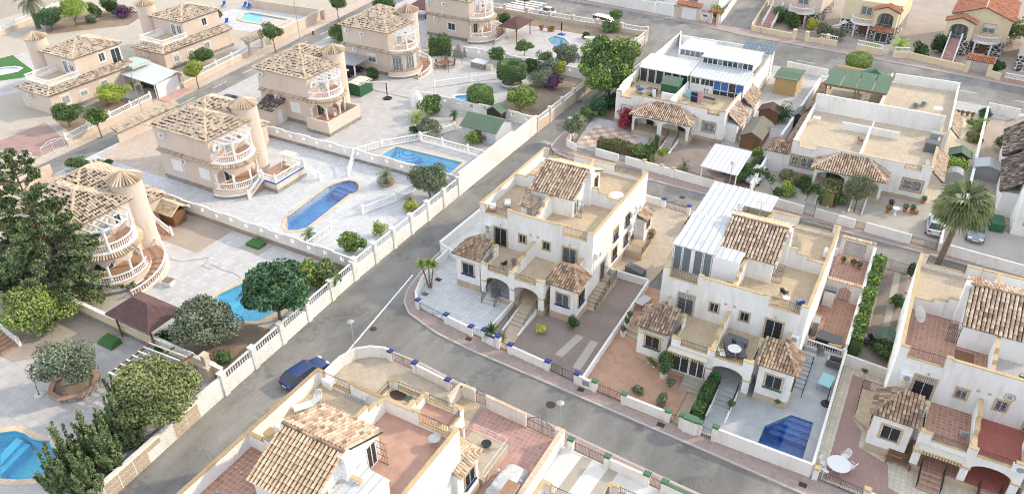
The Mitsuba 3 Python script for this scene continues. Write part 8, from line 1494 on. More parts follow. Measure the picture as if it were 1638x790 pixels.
def chair(label, x, y, z, deg, m='plastic_white', group=None, arms=True):
 k = thing('chair', label, 'chair', group)
 with at(FR[-1].sub(x, y, z, deg)):
  for a in (-.21, .21):
   for c in (-.2, .2): part(k, 'leg', B().cyl([a * 1.1, c * 1.1, 0], [a, c, .44], .022, n=5), m)
  part(k, 'seat', B().box(-.24, -.24, .42, .24, .24, .46), m); s = B(); slab4(s, [[-.24, -.24, .46], [-.24, .24, .46], [-.34, .22, .9], [-.34, -.22, .9]], 0); s = B(); [s.cyl([-.23, c, .46], [-.34, c * .9, .9], .028, n=5) for c in np.linspace(-.22, .22, 7)]; s.tube([[-.34, -.22, .9], [-.37, 0, .95], [-.34, .22, .9]], .035, 5); part(k, 'backrest', s, m, kind='stuff')
  if arms: [part(k, 'armrest', B().tube([[-.28, c, .66], [.15, c, .66], [.22, c, .44]], .025, 5), m) for c in (-.25, .25)]
 return k
def round_table(label, x, y, z, r=.5, h=.73, m='plastic_white', cat='table'):
 k = thing('table', label, cat); part(k, 'top', B().lathe(x, y, [(r - .02, z + h - .04), (r, z + h - .02), (r, z + h), (0, z + h + .005)], 20), m); [part(k, 'leg', B().cyl([x + .55 * r * math.cos(a), y + .55 * r * math.sin(a), z], [x + .3 * r * math.cos(a), y + .3 * r * math.sin(a), z + h - .03], .03, n=5), m) for a in (.8, 2.37, 3.94, 5.5)]; return k
def table(label, x, y, z, deg, lx, ly, h, m, leg='galv', cat='table'):
 k = thing('table', label, cat)
 with at(FR[-1].sub(x, y, z, deg)): part(k, 'top', B().box(-lx / 2, -ly / 2, h - .05, lx / 2, ly / 2, h), m); [part(k, 'leg', B().cyl([a * (lx / 2 - .06), b_ * (ly / 2 - .06), 0], [a * (lx / 2 - .06), b_ * (ly / 2 - .06), h - .05], .025, n=5), leg) for a in (-1, 1) for b_ in (-1, 1)]
 return k
def lounger(label, x, y, z, deg, m='white_clean', frame='steel_grey', up=.75, group=None):
 k = thing('sun_lounger', label, 'sun lounger', group)
 with at(FR[-1].sub(x, y, z, deg)):
  part(k, 'bed', B().box(-.3, -.3, .3, 1.0, .3, .36), m); s = B(); c, sn = math.cos(up), math.sin(up); slab4(s, [[-.3, -.3, .3], [-.3, .3, .3], [-.3 - .75 * c, .3, .3 + .75 * sn], [-.3 - .75 * c, -.3, .3 + .75 * sn]], .06); part(k, 'backrest', s, m); s = B(); [s.cyl([a, b_, 0], [a, b_, .3], .025, n=5) for a in (-.25, .85) for b_ in (-.28, .28)]; part(k, 'legs', s, frame, kind='stuff'); part(k, 'side_rail', B().box(-.9, -.33, .26, 1.02, -.3, .32), frame); part(k, 'side_rail', B().box(-.9, .3, .26, 1.02, .33, .32), frame)
 return k
def pot(label, x, y, z, r=.22, h=.35, plant='mid', ph=.5, m='pot', cat='plant pot', group=None):
 k = thing('plant_pot', label, cat, group); part(k, 'pot', B().lathe(x, y, [(r * .7, z), (r, z + h), (r * .85, z + h), (0, z + h - .05)], 10), m)
 if plant: lb = B(); p, o = blob_points((x, y, z + h + ph * .45), (r * 1.3, r * 1.3, ph * .55), 130, .7); leaf_quads(lb, p, .13, cols_for(plant, 130, 'dark', .3), o); part(k, 'plant', lb, 'leaf')
 return k
def dish(label, x, y, z, deg, r=.55, m='plastic_white'):
 k = thing('satellite_dish', label, 'satellite dish')
 with at(FR[-1].sub(x, y, z, deg)):
  n = 18; rr = np.linspace(0, 1, 5); t = np.arange(n) * 2 * np.pi / n; P_ = [[.35 * q * q * r - .1, q * r * math.cos(a), .9 + q * r * math.sin(a) + .45 * (.35 * q * q * r)] for q in rr for a in t]; b = B(); b.add(P_, [[i * n + j, i * n + (j + 1) % n, (i + 1) * n + (j + 1) % n, (i + 1) * n + j] for i in range(4) for j in range(n)]); part(k, 'reflector', b, m, smooth=True); part(k, 'mast', B().cyl([-.25, 0, 0], [-.15, 0, .95], .03, n=6), 'steel_grey'); part(k, 'feed_arm', B().cyl([-.05, 0, .55], [.55, 0, .85], .02, n=5).box(.5, -.05, .8, .62, .05, .92), 'steel_grey')
 return k
def boxy(name, label, cat, x, y, z, deg, lx, ly, h, m, lid=None):
 k = thing(name, label, cat)
 with at(FR[-1].sub(x, y, z, deg)): part(k, 'body', B().box(-lx / 2, -ly / 2, 0, lx / 2, ly / 2, h * .88), m); part(k, 'lid', B().box(-lx / 2 - .03, -ly / 2 - .03, h * .88, lx / 2 + .03, ly / 2 + .03, h), lid or m)
 return k
# first house
lounger('white lounger against the outer parapet of the corner house roof', -34.43,56.48, 6.41, 118); lounger('white lounger nearer the tiled cabinet on the corner house roof', -33.48,57.83, 6.41, 118)
k = thing('roof_cabinet', 'small white cabinet with clay tiled roof on the corner house terrace', 'cabinet'); x, y = -31.10,57.79; part(k, 'body', B().box(x - .6, y - .4, 6.4, x + .7, y + .8, 7.4), 'white_clean'); part(k, 'door', B().box(x + .05, y - .42, 6.45, x + .65, y - .4, 7.3), 'galv'); roof(k, [[[x - .8, y - .6, 7.4], [x + .9, y - .6, 7.4], [x + .9, y + .9, 8.0], [x - .8, y + .9, 8.0]]], 'mixed')
round_table('white octagonal table on the rear terrace of the corner house', -24.33,64.09, 6.41, .75); chair('black metal chair on the left balcony of the corner house', -30.79,52.29, 3.31, 150, 'iron'); round_table('small dark round table on the left balcony of the corner house', -30.15,53.11, 3.31, .3, .6, 'plastic_grey'); x, y = -31.12,50.96
lounger('black reclining chair on the white tiled porch', x, y, .91, -60, 'plastic_grey'); boxy('storage_bench', 'dark grey storage bench on the beige patio', 'storage box', -20.74,61.50, .2, -16, 2.0, .9, .75, 'plastic_grey'); pot('terracotta pot with a red green plant at the patio wall', -21.72,68.68, .2, .35, .45, 'brown', .6)
boxy('meter_cabinet', 'blue topped meter cabinet wall under the sago palm', 'meter cabinet', -28.1, 45.25, .1, -5, .9, .5, 1.2, 'white_garden', 'blue_tile'); s = B(); s.box(-28.5, 44.95, .3, -27.75, 44.98, 1.0); solo('meter_door', 'pale grey meter door below the sago palm', 'meter door', s, 'plastic_white'); s = B(); s.box(-18.6, 44.14, .45, -17.95, 44.18, .95); solo('meter_door', 'grey meter door in the wall between the two double gates', 'meter door', s, 'galv'); boxy('meter_cabinet', 'white meter cabinet with green tiled top beside the grey steps', 'meter cabinet', -9.1, 43.75, .1, -2, 1.1, .55, 1.55, 'white_garden', 'green_tile')
for px in (0,): manhole(-37.77,51.03, .3, 'dark square planting hole in the white tile yard, by the balustraded wall', True, .28); manhole(-37.56,48.41, .32, 'green planting hole in the white tile yard nearest the yuccas', True, .28, 'felt_green')
# second house
lounger('black lounger with ochre cushion on the second house roof terrace', -9.42,55.15, 6.41, 150, 'wood_tan', 'iron'); chair('black chair on the roof terrace of the second house', -5.79,56.07, 6.41, 60, 'iron'); round_table('small round table behind the roof railing of the second house', -5.44,55.19, 6.41, .3, .6); chair('chair with blue towel behind the roof railing of the second house', -4.31,55.14, 6.41, 120, 'cloth_blue'); s = B(); x, y = -8.51,54.99; s.box(x - .9, y - .35, 6.42, x + .9, y + .15, 6.5); solo('beach_mat', 'pale blue patterned mat behind the roof parapet', 'mat', s, 'cloth_sky')
dish('large white satellite dish on the rear terrace of the second house', -6.24,63.16, 6.41, 220, .85); dish('white satellite dish on the ridge pier of the second house', -11.80,62.55, 9.0, 230, .45)
lounger('left dark lounger on the right balcony of the second house', -8.49,50.79, 3.31, -65, 'plastic_grey', 'iron'); lounger('right dark lounger on the right balcony of the second house', -7.59,51.10, 3.31, -65, 'plastic_grey', 'iron'); boxy('storage_box', 'black storage box on the right balcony of the second house', 'storage box', -8.14,51.96, 3.31, -5, 1.7, .6, .65, 'plastic_grey'); round_table('white round table on the right balcony of the second house', -7.98,50.45, 3.31, .55); chair('white plastic chair in the corner of the right balcony', -8.74,49.68, 3.31, 30)
table('grey metal table in the upper terracotta yard', -18.10,56.77, .31, 75, 1.6, .9, .72, 'galv', 'iron')
for (a, lab) in (((-18.32,54.00), 'potted plant on a white stool, farthest of the three by the dividing wall'), ((-18.22,53.01), 'red green plant in a pot, middle one by the dividing wall'), ((-18.08,51.78), 'plant on a white chair, nearest of the three by the dividing wall')): boxy('plant_stool', 'small white stool under the ' + lab.split(',')[0].replace('potted plant on a white stool', 'farthest potted plant by the dividing wall'), 'stool', a[0], a[1], .3, 10, .4, .4, .5, 'plastic_white'); pot(lab, a[0], a[1], .8, .2, .25, 'mid', .4)
yard('step', strip([(-18.6, 53.0), (-15.7, 52.6)], .35), 'concrete', 'pale upper step across the terracotta yard', .42); yard('step', strip([(-18.6, 52.3), (-15.7, 51.9)], .35), 'concrete', 'pale lower step across the terracotta yard', .37)
pot('small green plant in a white pot by the bay plinth', -14.69,49.52, .3, .2, .25, 'lime', .35, 'plastic_white'); pot('tiny plant in a white pot near the bay plinth', -14.18,49.25, .3, .2, .22, 'brown', .25, 'plastic_white'); boxy('planter', 'white square planter of the potted ficus', 'planter', -13.22,49.42, .3, 0, .7, .5, .55, 'plastic_white'); pot('big white pot with dark plant beside the porch column', -12.97,48.40, .3, .38, .6, 'dark', .6, 'plastic_white'); pot('green pot on the grey porch of the second house', -8.83,49.69, .91, .3, .55, None, 0, 'paint_green'); pot('yellow pot with plant at the grey terrace plinth', -3.72,49.71, .3, .25, .35, 'mid', .4, 'ochre'); pot('pot with plant beside the grey stair wall', -6.93,47.63, .3, .25, .35, 'mid', .4, 'ochre')
boxy('planter', 'dark square pot holding the grey shrub by the front wall', 'planter', -12.02,45.23, .3, 0, .6, .5, .45, 'plastic_grey')
table('pale green glass table on the grey pool terrace', -0.76,53.84, .31, 83, 1.6, 1.0, .72, 'cloth_sky', 'galv'); k = thing('parasol_base', 'black parasol stand at the pool terrace wall', 'parasol stand'); x, y = -0.28,51.75; part(k, 'foot', B().lathe(x, y, [(.4, .3), (.4, .42), (.1, .5)], 14), 'iron'); part(k, 'pole', B().cyl([x, y, .4], [x, y + .2, 2.0], .04), 'iron')
k = thing('barbecue', 'black gas barbecue on wheels at the pool terrace wall', 'barbecue'); x, y = -0.53,56.64; part(k, 'cart', B().box(x - .7, y - .3, .5, x + .7, y + .3, 1.1), 'plastic_grey'); part(k, 'hood', B().cyl([x - .5, y, 1.15], [x + .5, y, 1.15], .28, n=12), 'iron'); part(k, 'shelf', B().box(x - .7, y - .32, 1.1, x + .7, y + .32, 1.13), 'galv')
for a, lab in (((-1.95,57.79), 'stacked black chairs beside the outside stair'),): chair(lab, a[0], a[1], .3, -70, 'plastic_grey')
boxy('barbecue', 'black covered outdoor kitchen in the terracotta side court', 'barbecue', -1.6, 59.3, .3, -2, 2.0, 1.2, 1.0, 'iron', 'plastic_grey'); boxy('cabinet', 'tall white and grey storage cabinet against the court wall', 'cabinet', -2.75, 65.4, .3, 0, .95, .6, 1.9, 'plastic_white', 'plastic_grey'); boxy('cabinet', 'pale green cabinet at the side wall of the terracotta court', 'cabinet', -3.0, 60.6, .3, 0, .5, 1.0, 1.5, 'galv')
for a, lab in (((-2.68,73.42), 'terracotta pot, left of three behind the court gate'), ((-1.69,73.32), 'terracotta pot, middle of three behind the court gate'), ((-1.11,73.13), 'terracotta pot, right of three behind the court gate')): pot(lab, a[0], a[1], .3, .22, .35, 'mid', .4)
with at(FC): k = thing('stair', 'grey side stair with black railing beside the pool terrace', 'stairs'); s = B(); stairs(s, 12.35, 13.5, -1.2, .3, 1.6, 1.0, 6); s.box(12.35, 1.6, 0, 13.5, 3.0, 1.0); part(k, 'treads', s, 'grey_tile'); iron_rail(k, (13.45, 1.6), (13.45, -2.2), 1.0, 1.8, 'handrail', .5, z0b=.3, z1b=1.1); iron_rail(k, (12.4, 1.4), (13.4, 1.4), 1.0, 1.9, 'landing_gate', .12)
k = thing('inflatable', 'orange and green inflatable toy on the black barbecue', 'toy'); x, y = -0.69,58.24; part(k, 'body', B().cyl([x - .8, y, 1.3], [x + .3, y + .1, 1.35], .16, .12, 10), 'ochre'); part(k, 'tail', B().cyl([x + .3, y + .1, 1.35], [x + .7, y + .1, 1.4], .1, .04, 8), 'plastic_green')
# third house
round_table('white round garden table on the pink paving', 1.76,45.20, .22, .85)
for a, d, lab in (((0.79,45.03), -20, 'white garden chair left of the round table'), ((0.93,44.30), 40, 'white garden chair nearest the gate at the round table'), ((2.05,46.47), -120, 'white garden chair behind the round table'), ((2.58,45.68), 160, 'white garden chair right of the round table')): chair(lab, a[0], a[1], .22, d)
k = thing('bench', 'dark brown slatted bench against the bay of the third house', 'bench'); x, y = 5.6, 48.2
with at(Frame(x, y, .2, 0)):
 for i in range(3): part(k, 'seat_slat', B().box(-.85, -.5 + .17 * i, .42, .85, -.36 + .17 * i, .46), 'wood')
 for i in range(3): part(k, 'back_slat', B().box(-.85, .05 + .03 * i, .52 + .16 * i, .85, .09 + .03 * i, .65 + .16 * i), 'wood')
 for a in (-.8, .8): part(k, 'leg', B().box(a - .04, -.5, 0, a + .04, .1, .42), 'wood')
dish('white satellite dish on the red roof terrace of the third house', 4.50,57.56, 6.41, 215, .7); s = B(); x, y = 7.89,54.66; s.box(x - .6, y - .6, 6.41, x + .7, y + .9, 6.44); solo('door_mat', 'worn brown mat on the red roof terrace', 'mat', s, 'wood'); chair('green plastic chair on the pale terrace at the right edge', 11.66,53.81, 6.41, 180, 'plastic_green'); chair('folded metal chair on the terracotta balcony', 8.95,49.56, 3.31, 100, 'steel_grey')
boxy('storage_box', 'white plastic box beside the ivy hedge', 'storage box', 0.53,63.24, .2, 0, .9, .8, .8, 'plastic_white'); round_table('cream round table beside the black loungers', 0.74,61.58, .2, .55, .72, 'canvas'); lounger('black covered lounger at the end of the ivy hedge', 1.32,61.29, .2, 10, 'iron', 'iron'); lounger('black lounger nearest the cross wall of the side drive', 2.25,61.41, .2, -20, 'iron', 'iron'); s = B(); x, y = 2.59,62.90; s.box(x - .6, y - .5, .16, x + .7, y + .6, .2); solo('paving_slab', 'cream slab in the gravel beside the third house', 'slab', s, 'concrete')
pot('white bowl on a stand by the landing railing', 1.84,56.53, .5, .2, .45, 'brown', .15, 'plastic_white')
with at(FD): table('small dark table under the fringed awning', 4.0, -2.6, .91, 0, .8, .8, .7, 'plastic_grey'); chair('dark chair under the fringed awning', 5.3, -3.0, .91, 150, 'plastic_grey')
# bottom house
boxy('air_conditioner', 'white air conditioner box standing on the sand coloured roof terrace', 'air conditioner', -32.27,29.30, 6.41, -5, .9, .5, .75, 'pvc_white'); chair('white plastic armchair leaning on the roof parapet of the bottom house', -31.85,27.70, 6.41, -60); lounger('white lounger beside the armchair on the bottom house roof', -32.18,26.93, 6.41, -125, 'plastic_white', 'plastic_white', .5)
s = B(); x, y = -29.73,29.43; sl_ = thing('pallet', 'grey wooden lattice panel leaning on the bottom house roof', 'panel'); [part(sl_, 'slat', B().add(*_slope(np.array((x - .9 + .22 * i, y - .5)), np.array((x - .9 + .22 * i, y + .5)), .12, 6.42, 7.0, .03)), 'galv') for i in range(9)]; chair('white plastic chair beside the lattice panel', -28.87,29.33, 6.41, 170)
round_table('small metal round table on the rose terrace', -22.33,28.37, 6.41, .42, .7, 'galv'); k = thing('floor_motif', 'dark pineapple shaped inlay on the small balcony floor', 'floor inlay'); x, y = -29.44,33.42; part(k, 'fruit', B().prism([(x + .75 * math.cos(a), y + .5 * math.sin(a)) for a in np.linspace(0, 6.28, 15)[:-1]], 3.305, 3.32), 'deck_dark'); part(k, 'leaves', B().prism([(x + .5, y + .1), (x + 1.3, y + .7), (x + 1.0, y + .2), (x + 1.5, y + .2), (x + 1.0, y), (x + 1.2, y - .3), (x + .6, y - .2)], 3.305, 3.32), 'felt_green')
k = thing('fire_bowl', 'black iron bowl on the cream side terrace', 'bowl'); x, y = -21.97,34.16; part(k, 'bowl', B().lathe(x, y, [(.12, .96), (.36, 1.1), (.4, 1.2), (.3, 1.2), (0, 1.12)], 14), 'iron')
for (a, lab) in (((-32.61,20.52), 'small roof drain cap, nearest the stair house'), ((-32.02,20.38), 'small roof drain cap beside its twin'), ((-32.19,18.54), 'small roof drain cap at the bottom edge')): b = B(); b.lathe(a[0], a[1], [(.1, 6.41), (.1, 6.5), (0, 6.53)], 8); solo('roof_vent', lab, 'vent', b, 'galv')
k = thing('chimney', 'white chimney pier with worn top on the bottom house', 'chimney'); x, y = -31.39,23.10; part(k, 'shaft', B().box(x - .7, y - .3, 6.4, x + .6, y + .3, 7.7), 'white'); part(k, 'cap', B().box(x - .75, y - .35, 7.7, x + .65, y + .35, 7.78), 'ochre_worn')
# bungalow terraces
lounger('grey lounger with blue cushion on the left bungalow roof', -35.03,97.93, 3.71, -55, 'plastic_grey', 'steel_grey'); s = B(); x, y = -34.89,98.47; s.box(x - .35, y - .25, 4.08, x + .35, y + .25, 4.24); solo('cushion', 'bright blue cushion on the grey lounger', 'cushion', s, 'cloth_blue'); table('black garden table with white cloths on the left bungalow roof', -33.32,98.50, 3.71, -10, 1.5, .9, .75, 'plastic_grey'); lounger('dark reclining chair with a white board on the left bungalow roof', -32.84,97.56, 3.71, -100, 'iron', 'iron'); s = B(); x, y = -32.53,97.11; s.box(x - .25, y - .04, 3.75, x + .25, y + .04, 5.0); solo('white_board', 'white oval board leaning on the dark reclining chair', 'board', s, 'plastic_white')
for (a, m, lab) in (((-28.14,98.89), 'cloth_sky', 'pale blue towel on the washing line'), ((-27.18,98.18), 'cloth_navy', 'navy towel on the washing line'), ((-26.44,98.33), 'cloth_pink', 'pink towel on the washing line')): b = B(); b.box(a[0] - .45, a[1] - .03, 3.8, a[0] + .45, a[1] + .03, 5.2); solo('towel', lab, 'towel', b, m)
b = B(); xa, ya = -28.25,97.21; b.cyl([xa - .6, ya, 3.7], [xa - .6, ya, 5.25], .03); b.cyl([xa + 2.6, ya - .6, 3.7], [xa + 2.6, ya - .6, 5.25], .03); b.cyl([xa - .6, ya, 5.22], [xa + 2.6, ya - .6, 5.22], .02); solo('washing_line', 'washing line on the right part of the left bungalow roof', 'washing line', b, 'galv'); table('black barbecue table on the left bungalow roof', -25.31,98.98, 3.71, -8, 1.7, .7, .75, 'iron', 'iron'); chair('black chair by the white roof room', -26.74,102.55, 3.71, -90, 'iron'); chair('chair left of the washing line', -28.50,98.59, 3.71, 60, 'galv')
table('white plastic table on the sand coloured roof terrace', -11.18,99.33, 3.71, 0, .9, .9, .72, 'plastic_white', 'plastic_white'); boxy('covered_barbecue', 'dark grey covered barbecue in the corner of the roof terrace', 'barbecue', 2.51,97.46, 3.71, 0, 1.5, 1.2, 1.2, 'plastic_grey'); boxy('storage_box', 'grey storage cupboard behind the covered barbecue', 'cabinet', 2.77,100.25, 3.71, 0, 1.4, .9, 1.3, 'steel_grey'); round_table('white round table on the rear sand terrace', 2.19,109.78, 3.71, .6); lounger('left metal lounger frame on the rear sand terrace', -0.46,110.82, 3.71, 85, 'galv', 'galv'); lounger('right metal lounger frame on the rear sand terrace', 0.45,111.78, 3.71, 85, 'galv', 'galv'); dish('small dish on the front parapet of the right bungalow', 2.53,91.97, 3.71, 230, .35); chair('rusty chair against the party wall of the right bungalow', -5.20,95.51, 3.71, 20, 'wood')
for (a, lab, kd) in (((-9.92,88.38), 'red glazed pot by the dark bush', None), ((-10.49,89.68), 'brown urn by the red pot', None), ((-11.96,88.89), 'clay pot in the round flower bed', 'brown'), ((0.01,86.41), 'pot with plant at the porch column', 'brown'), ((0.09,87.88), 'purple flower pot by the bungalow plinth', 'purple'), ((2.36,87.68), 'tall potted cactus by the bungalow plinth', 'mid'), ((3.26,90.56), 'grey pot at the corner of the bungalow', 'mid'), ((2.83,87.62), 'low dark bowl by the potted cactus', None), ((1.65,87.61), 'dry branched plant in a pot by the plinth', 'brown')): pot(lab, a[0], a[1], .18, .28, .45, kd, .6)
k = thing('bird_bath', 'white bird bath on the pale gravel', 'bird bath'); x, y = 0.74,86.34; part(k, 'stem', B().lathe(x, y, [(.2, .18), (.07, .3), (.07, .8), (.15, .9)], 10), 'white_clean'); part(k, 'bowl', B().lathe(x, y, [(.15, .9), (.4, 1.0), (.4, 1.05), (0, .98)], 12), 'white_clean')
boxy('covered_trailer', 'dark green covered trailer beside the right edge house', 'trailer', 10.74,88.68, .18, 8, 1.3, 2.2, 1.0, 'plastic_green'); chair('white plastic chair beside the brown shed', -19.49,96.27, .2, 45); table('white covered table beside the brown shed', -18.13,95.49, .2, 10, 1.4, 1.0, .8, 'plastic_white')
for i in range(4): a = (4.9 + .65 * i, 120.0); pot('terracotta pot behind the white arched garden gate, ' + ['leftmost of four', 'second of four from the left', 'third of four from the left', 'rightmost of four'][i], a[0], a[1], .18, .22, .35, 'brown', .3, group='row of four pots behind the arched garden gate')
# villa yards
k = thing('octagonal_planter', 'low octagonal brick edged planter round the grey olive tree', 'planter'); x, y = -55.51,23.08; part(k, 'wall', B().prism([(x + 2.0 * math.cos(a), y + 2.0 * math.sin(a)) for a in np.arange(8) * math.pi / 4 + .39], .75, 1.25, [[(x + 1.65 * math.cos(a), y + 1.65 * math.sin(a)) for a in np.arange(8) * math.pi / 4 + .39]]), 'stone'); s = B(); o_ = [(2.02, 1.6)]; part(k, 'coping', B().prism([(x + 2.06 * math.cos(a), y + 2.06 * math.sin(a)) for a in np.arange(8) * math.pi / 4 + .39], 1.25, 1.31, [[(x + 1.6 * math.cos(a), y + 1.6 * math.sin(a)) for a in np.arange(8) * math.pi / 4 + .39]]), 'red_tile'); part(k, 'soil', B().sheet([(x + 1.65 * math.cos(a), y + 1.65 * math.sin(a)) for a in np.arange(8) * math.pi / 4 + .39], 1.15), 'earth')
s = B(); x, y = -57.85,28.17; s.add([[x - 1.0, y - .6, .84], [x + 1.0, y - .6, .84], [x + 1.0, y + .6, .84], [x - 1.0, y + .6, .84], [x - .8, y - .2, 1.3], [x + .9, y - .2, 1.3], [x + .9, y + .6, 1.3], [x - .8, y + .6, 1.3]], [[0, 1, 2, 3], [4, 7, 6, 5], [0, 4, 5, 1], [1, 5, 6, 2], [2, 6, 7, 3], [3, 7, 4, 0]]); solo('turf_ramp', 'green turf covered wedge by the stone wall', 'ramp', s, 'lawn'); s = B(); x, y = -57.92,46.32; s.box(x - .9, y - .6, .82, x + .9, y + .6, 1.15); solo('turf_box', 'low box covered in green turf on the white slab terrace', 'box', s, 'lawn'); s = B(); x, y = -57.79,46.16; s.box(x - 1.5, y - 1.1, .8, x + 1.5, y + 1.1, .83); solo('plinth_slab', 'pale concrete slab under the green turf box', 'slab', s, 'concrete')
boxy('planter', 'small square white planter with shrub at the drum of the nearest villa', 'planter', -60.40,36.94, .8, 10, .9, .7, .6, 'white_garden', 'earth')
k = thing('garden_hose', 'thin dark hose lying in loops on the white slab terrace', 'hose'); pts = [(258 + 380 * t / 2.634 * .33, 412 + (6 * math.sin(t * 7))) for t in np.linspace(0, 1, 12)]
hp = [(-64.76,39.92), (-62.58,40.32), (-61.42,41.34), (-60.59,42.18), (-60.02,41.32), (-60.21,40.84), (-58.80,40.71), (-58.72,41.39), (-59.47,41.49), (-57.59,41.24), (-56.35,41.42), (-55.11,41.23)]; b = B(); b.tube([[a, c, .825] for a, c in hp], .025, 5); part(k, 'tube', b, 'steel_grey')
k = thing('pot_ring', 'round stone pot of the squat palm', 'planter'); x, y = -53.88,63.83; part(k, 'wall', B().lathe(x, y, [(.9, .8), (1.15, 1.3), (.95, 1.32), (.9, 1.2), (0, 1.2)], 18), 'stone_tan')
k = thing('stone_ring', 'white stone ring under the hollow drum tree', 'planter'); x, y = -55.81,98.34; part(k, 'wall', B().lathe(x, y, [(1.9, .8), (1.9, 1.25), (1.6, 1.25), (1.6, 1.1), (0, 1.1)], 18), 'stone'); part(k, 'rim', B().lathe(x, y, [(1.95, 1.25), (1.95, 1.32), (1.55, 1.32)], 18), 'white_clean')
round_table('brown round garden table with chairs on the upper terrace', -69.47,100.33, .82, 1.1, .74, 'wood'); x, y = -69.47,100.33
for i in range(6): a = i * 1.047; chair(['brown garden chair at the far side of the brown table', 'brown garden chair behind the brown table on the right', 'brown garden chair behind the brown table on the left', 'brown garden chair left of the brown table', 'brown garden chair in front of the brown table on the left', 'brown garden chair in front of the brown table on the right'][i], x + 1.5 * math.cos(a), y + 1.5 * math.sin(a), .82, math.degrees(a) + 180, 'wood', 'six brown chairs round the brown table')
k = thing('iron_gazebo', 'thin iron gazebo frame over the brown table', 'gazebo'); b = B(); [b.cyl([x + a, y + c, .8], [x + a, y + c, 3.0], .035, n=5) for a in (-2, 2) for c in (-2, 2)]; [b.cyl([x + a, y + c, 3.0], [x, y, 3.6], .03, n=5) for a in (-2, 2) for c in (-2, 2)]; part(k, 'poles', b, 'iron')
k = thing('rolled_awning', 'dark pergola post with rolled awning on the plain terrace', 'awning'); x, y = -69.73,85.10; part(k, 'post', B().cyl([x, y, .8], [x, y, 3.2], .08), 'iron'); part(k, 'beam', B().wall((x - 3.6, y - 1.8), (x + .2, y + .4), .18, 3.2, 3.38), 'canvas'); part(k, 'foot', B().lathe(x, y, [(.7, .8), (.7, .9), (0, .95)], 14), 'iron')
k = thing('bench', 'white slatted bench on the walled terrace', 'bench'); x, y = -71.57,74.55
with at(Frame(x, y, 2.02, 0)): [part(k, 'seat_slat', B().box(-1, -.3 + .2 * i, .42, 1, -.15 + .2 * i, .46), 'plastic_white') for i in range(3)]; [part(k, 'back_slat', B().box(-1, .3, .55 + .15 * i, 1, .34, .65 + .15 * i), 'plastic_white') for i in range(3)]; [part(k, 'leg', B().box(a - .03, -.3, 0, a + .03, .3, .42), 'plastic_white') for a in (-.9, .9)]
for px, lab in (((-129.30,108.94), 'blue and white lounger at the step of the far pool'), ((-120.06,100.86), 'blue and white lounger beside the far pool railing'), ((-125.07,110.64), 'blue and white lounger at the corner of the far pool'), ((-123.74,110.36), 'blue and white lounger nearest the clay pots')): lounger(lab, px[0], px[1], .3, -60, 'cloth_blue', 'plastic_white')
round_table('white garden table near the bean shaped pool', -54.07,122.41, .82, .7, .72, 'canvas'); k = thing('closed_parasol', 'closed black parasol on a blue base by the bean shaped pool', 'parasol'); x, y = -59.72,123.47; part(k, 'pole', B().cyl([x, y, .8], [x, y, 3.2], .04), 'iron'); part(k, 'canopy', B().lathe(x, y, [(.08, 1.6), (.16, 1.9), (.1, 3.0), (0, 3.2)], 8), 'iron'); part(k, 'foot', B().box(x - .6, y - .5, .8, x + .6, y + .5, .92), 'cloth_blue')
for i, (a, lab) in enumerate((((-64.15,124.17), 'left clay pot in the bed of the upper road wall'), ((-62.51,124.22), 'middle clay pot in the bed of the upper road wall'), ((-62.00,124.48), 'right clay pot in the bed of the upper road wall'))): pot(lab, a[0], a[1], .84, .4, .5, 'brown', .4)
boxy('air_conditioner', 'cream pool pump unit beside the hollow drum tree', 'pump', -62.30,102.46, .8, -5, 1.1, .6, .9, 'canvas'); boxy('planter_box', 'grey stone block with white glass lid by the stepped wall', 'pool box', -64.25,102.75, .8, -5, 2.6, 1.6, 1.0, 'stone', 'plastic_white')
round_table('small white stone table with bench under the double olive', -49.95,62.34, .82, .7, .7, 'white_clean'); k = thing('pool_ladder', 'chrome ladder at the deep blue pool', 'ladder'); b = B(); [b.tube([[-58.9, 52.4 + e, .9], [-58.9, 52.4 + e, 1.5], [-58.5, 52.4 + e, 1.5], [-58.45, 52.4 + e, .3]], .025, 5) for e in (0, .5)]; part(k, 'rails', b, 'galv')
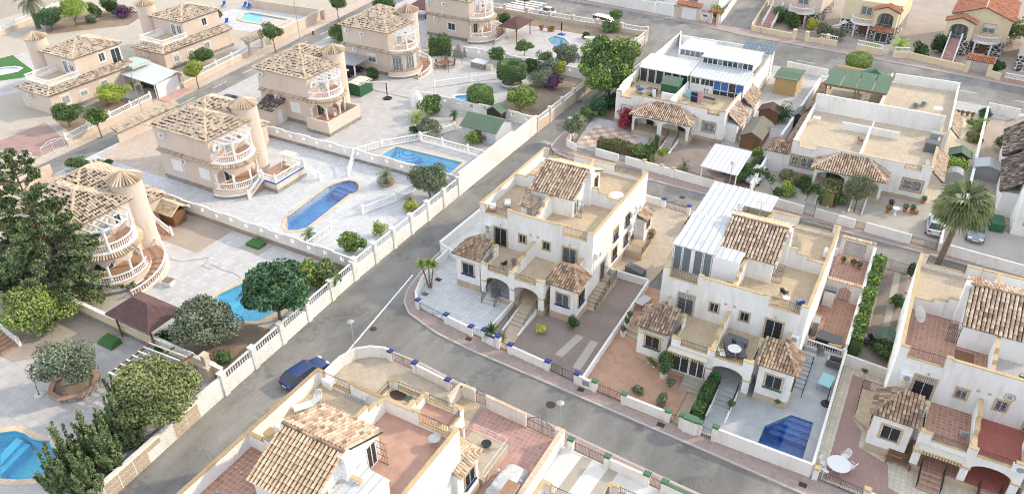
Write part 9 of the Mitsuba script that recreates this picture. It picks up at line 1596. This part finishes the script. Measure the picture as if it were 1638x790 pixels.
k = thing('stone_barbecue', 'dark stone barbecue in the corner of the upper terrace', 'barbecue'); x, y = -69.90,105.18; part(k, 'body', B().box(x - .9, y - .5, .8, x + .9, y + .6, 1.9), 'stone'); part(k, 'hood', B().add([[x - .8, y - .4, 1.9], [x + .8, y - .4, 1.9], [x + .8, y + .6, 1.9], [x - .8, y + .6, 1.9], [x - .2, y + .1, 3.0], [x + .2, y + .1, 3.0], [x + .2, y + .5, 3.0], [x - .2, y + .5, 3.0]], [[4, 7, 6, 5], [0, 4, 5, 1], [1, 5, 6, 2], [2, 6, 7, 3], [3, 7, 4, 0]]), 'stone')
k = thing('garden_oven', 'white domed oven beside the stepped wall', 'oven'); x, y = -64.28,85.06; part(k, 'dome', B().lathe(x, y, [(1.0, .8), (1.0, 1.6), (.7, 2.4), (.3, 2.9), (0, 3.0)], 14), 'white_clean', smooth=40)
for ax, ay, az, lab in ((-9.7, 60.6, 10.1, 'television aerial on the tiled stair house of the second house'), (-31.3, 62.2, 10.1, 'television aerial on the tiled stair house of the corner house'), (-36.2, 119.5, 5.0, 'thin aerial mast at the back of the left bungalow'), (7.5, 59.3, 10.1, 'television aerial on the tiled stair house of the third house')):
 k = thing('roof_aerial', lab, 'aerial'); part(k, 'mast', B().cyl([ax, ay, az], [ax, ay, az + 2.2], .03, n=5), 'galv'); s = B(); s.cyl([ax - .6, ay, az + 2.0], [ax + .6, ay, az + 2.05], .018, n=4); [s.cyl([ax + e, ay - .35, az + 2.03], [ax + e, ay + .35, az + 2.03], .014, n=4) for e in np.linspace(-.55, .55, 7)]; part(k, 'antenna', s, 'galv')
k = thing('steps', 'clay tiled steps with white balustrade at the left edge', 'steps')
for i in range(6): part(k, 'tread', B().box(-67.0 + .36 * i, 21.2, .7, -66.64 + .36 * i, 24.0, 1.9 - .18 * i), 'red_tile')
balustrade(k, [(-67.0, 24.1), (-64.7, 24.1)], 0, .8, zs=[1.9, .85])
k = thing('folded_parasol', 'folded white parasol on a round base in the lower left yard', 'parasol'); x, y = -57.31,21.04; part(k, 'foot', B().lathe(x, y, [(.4, .8), (.4, .88), (.1, .95)], 12), 'canvas'); part(k, 'pole', B().cyl([x, y, .8], [x - .5, y + .3, 3.0], .03, n=6), 'iron'); part(k, 'cloth', B().cyl([x - .2, y + .12, 1.8], [x - .52, y + .31, 3.1], .14, .03, 8), 'canvas')
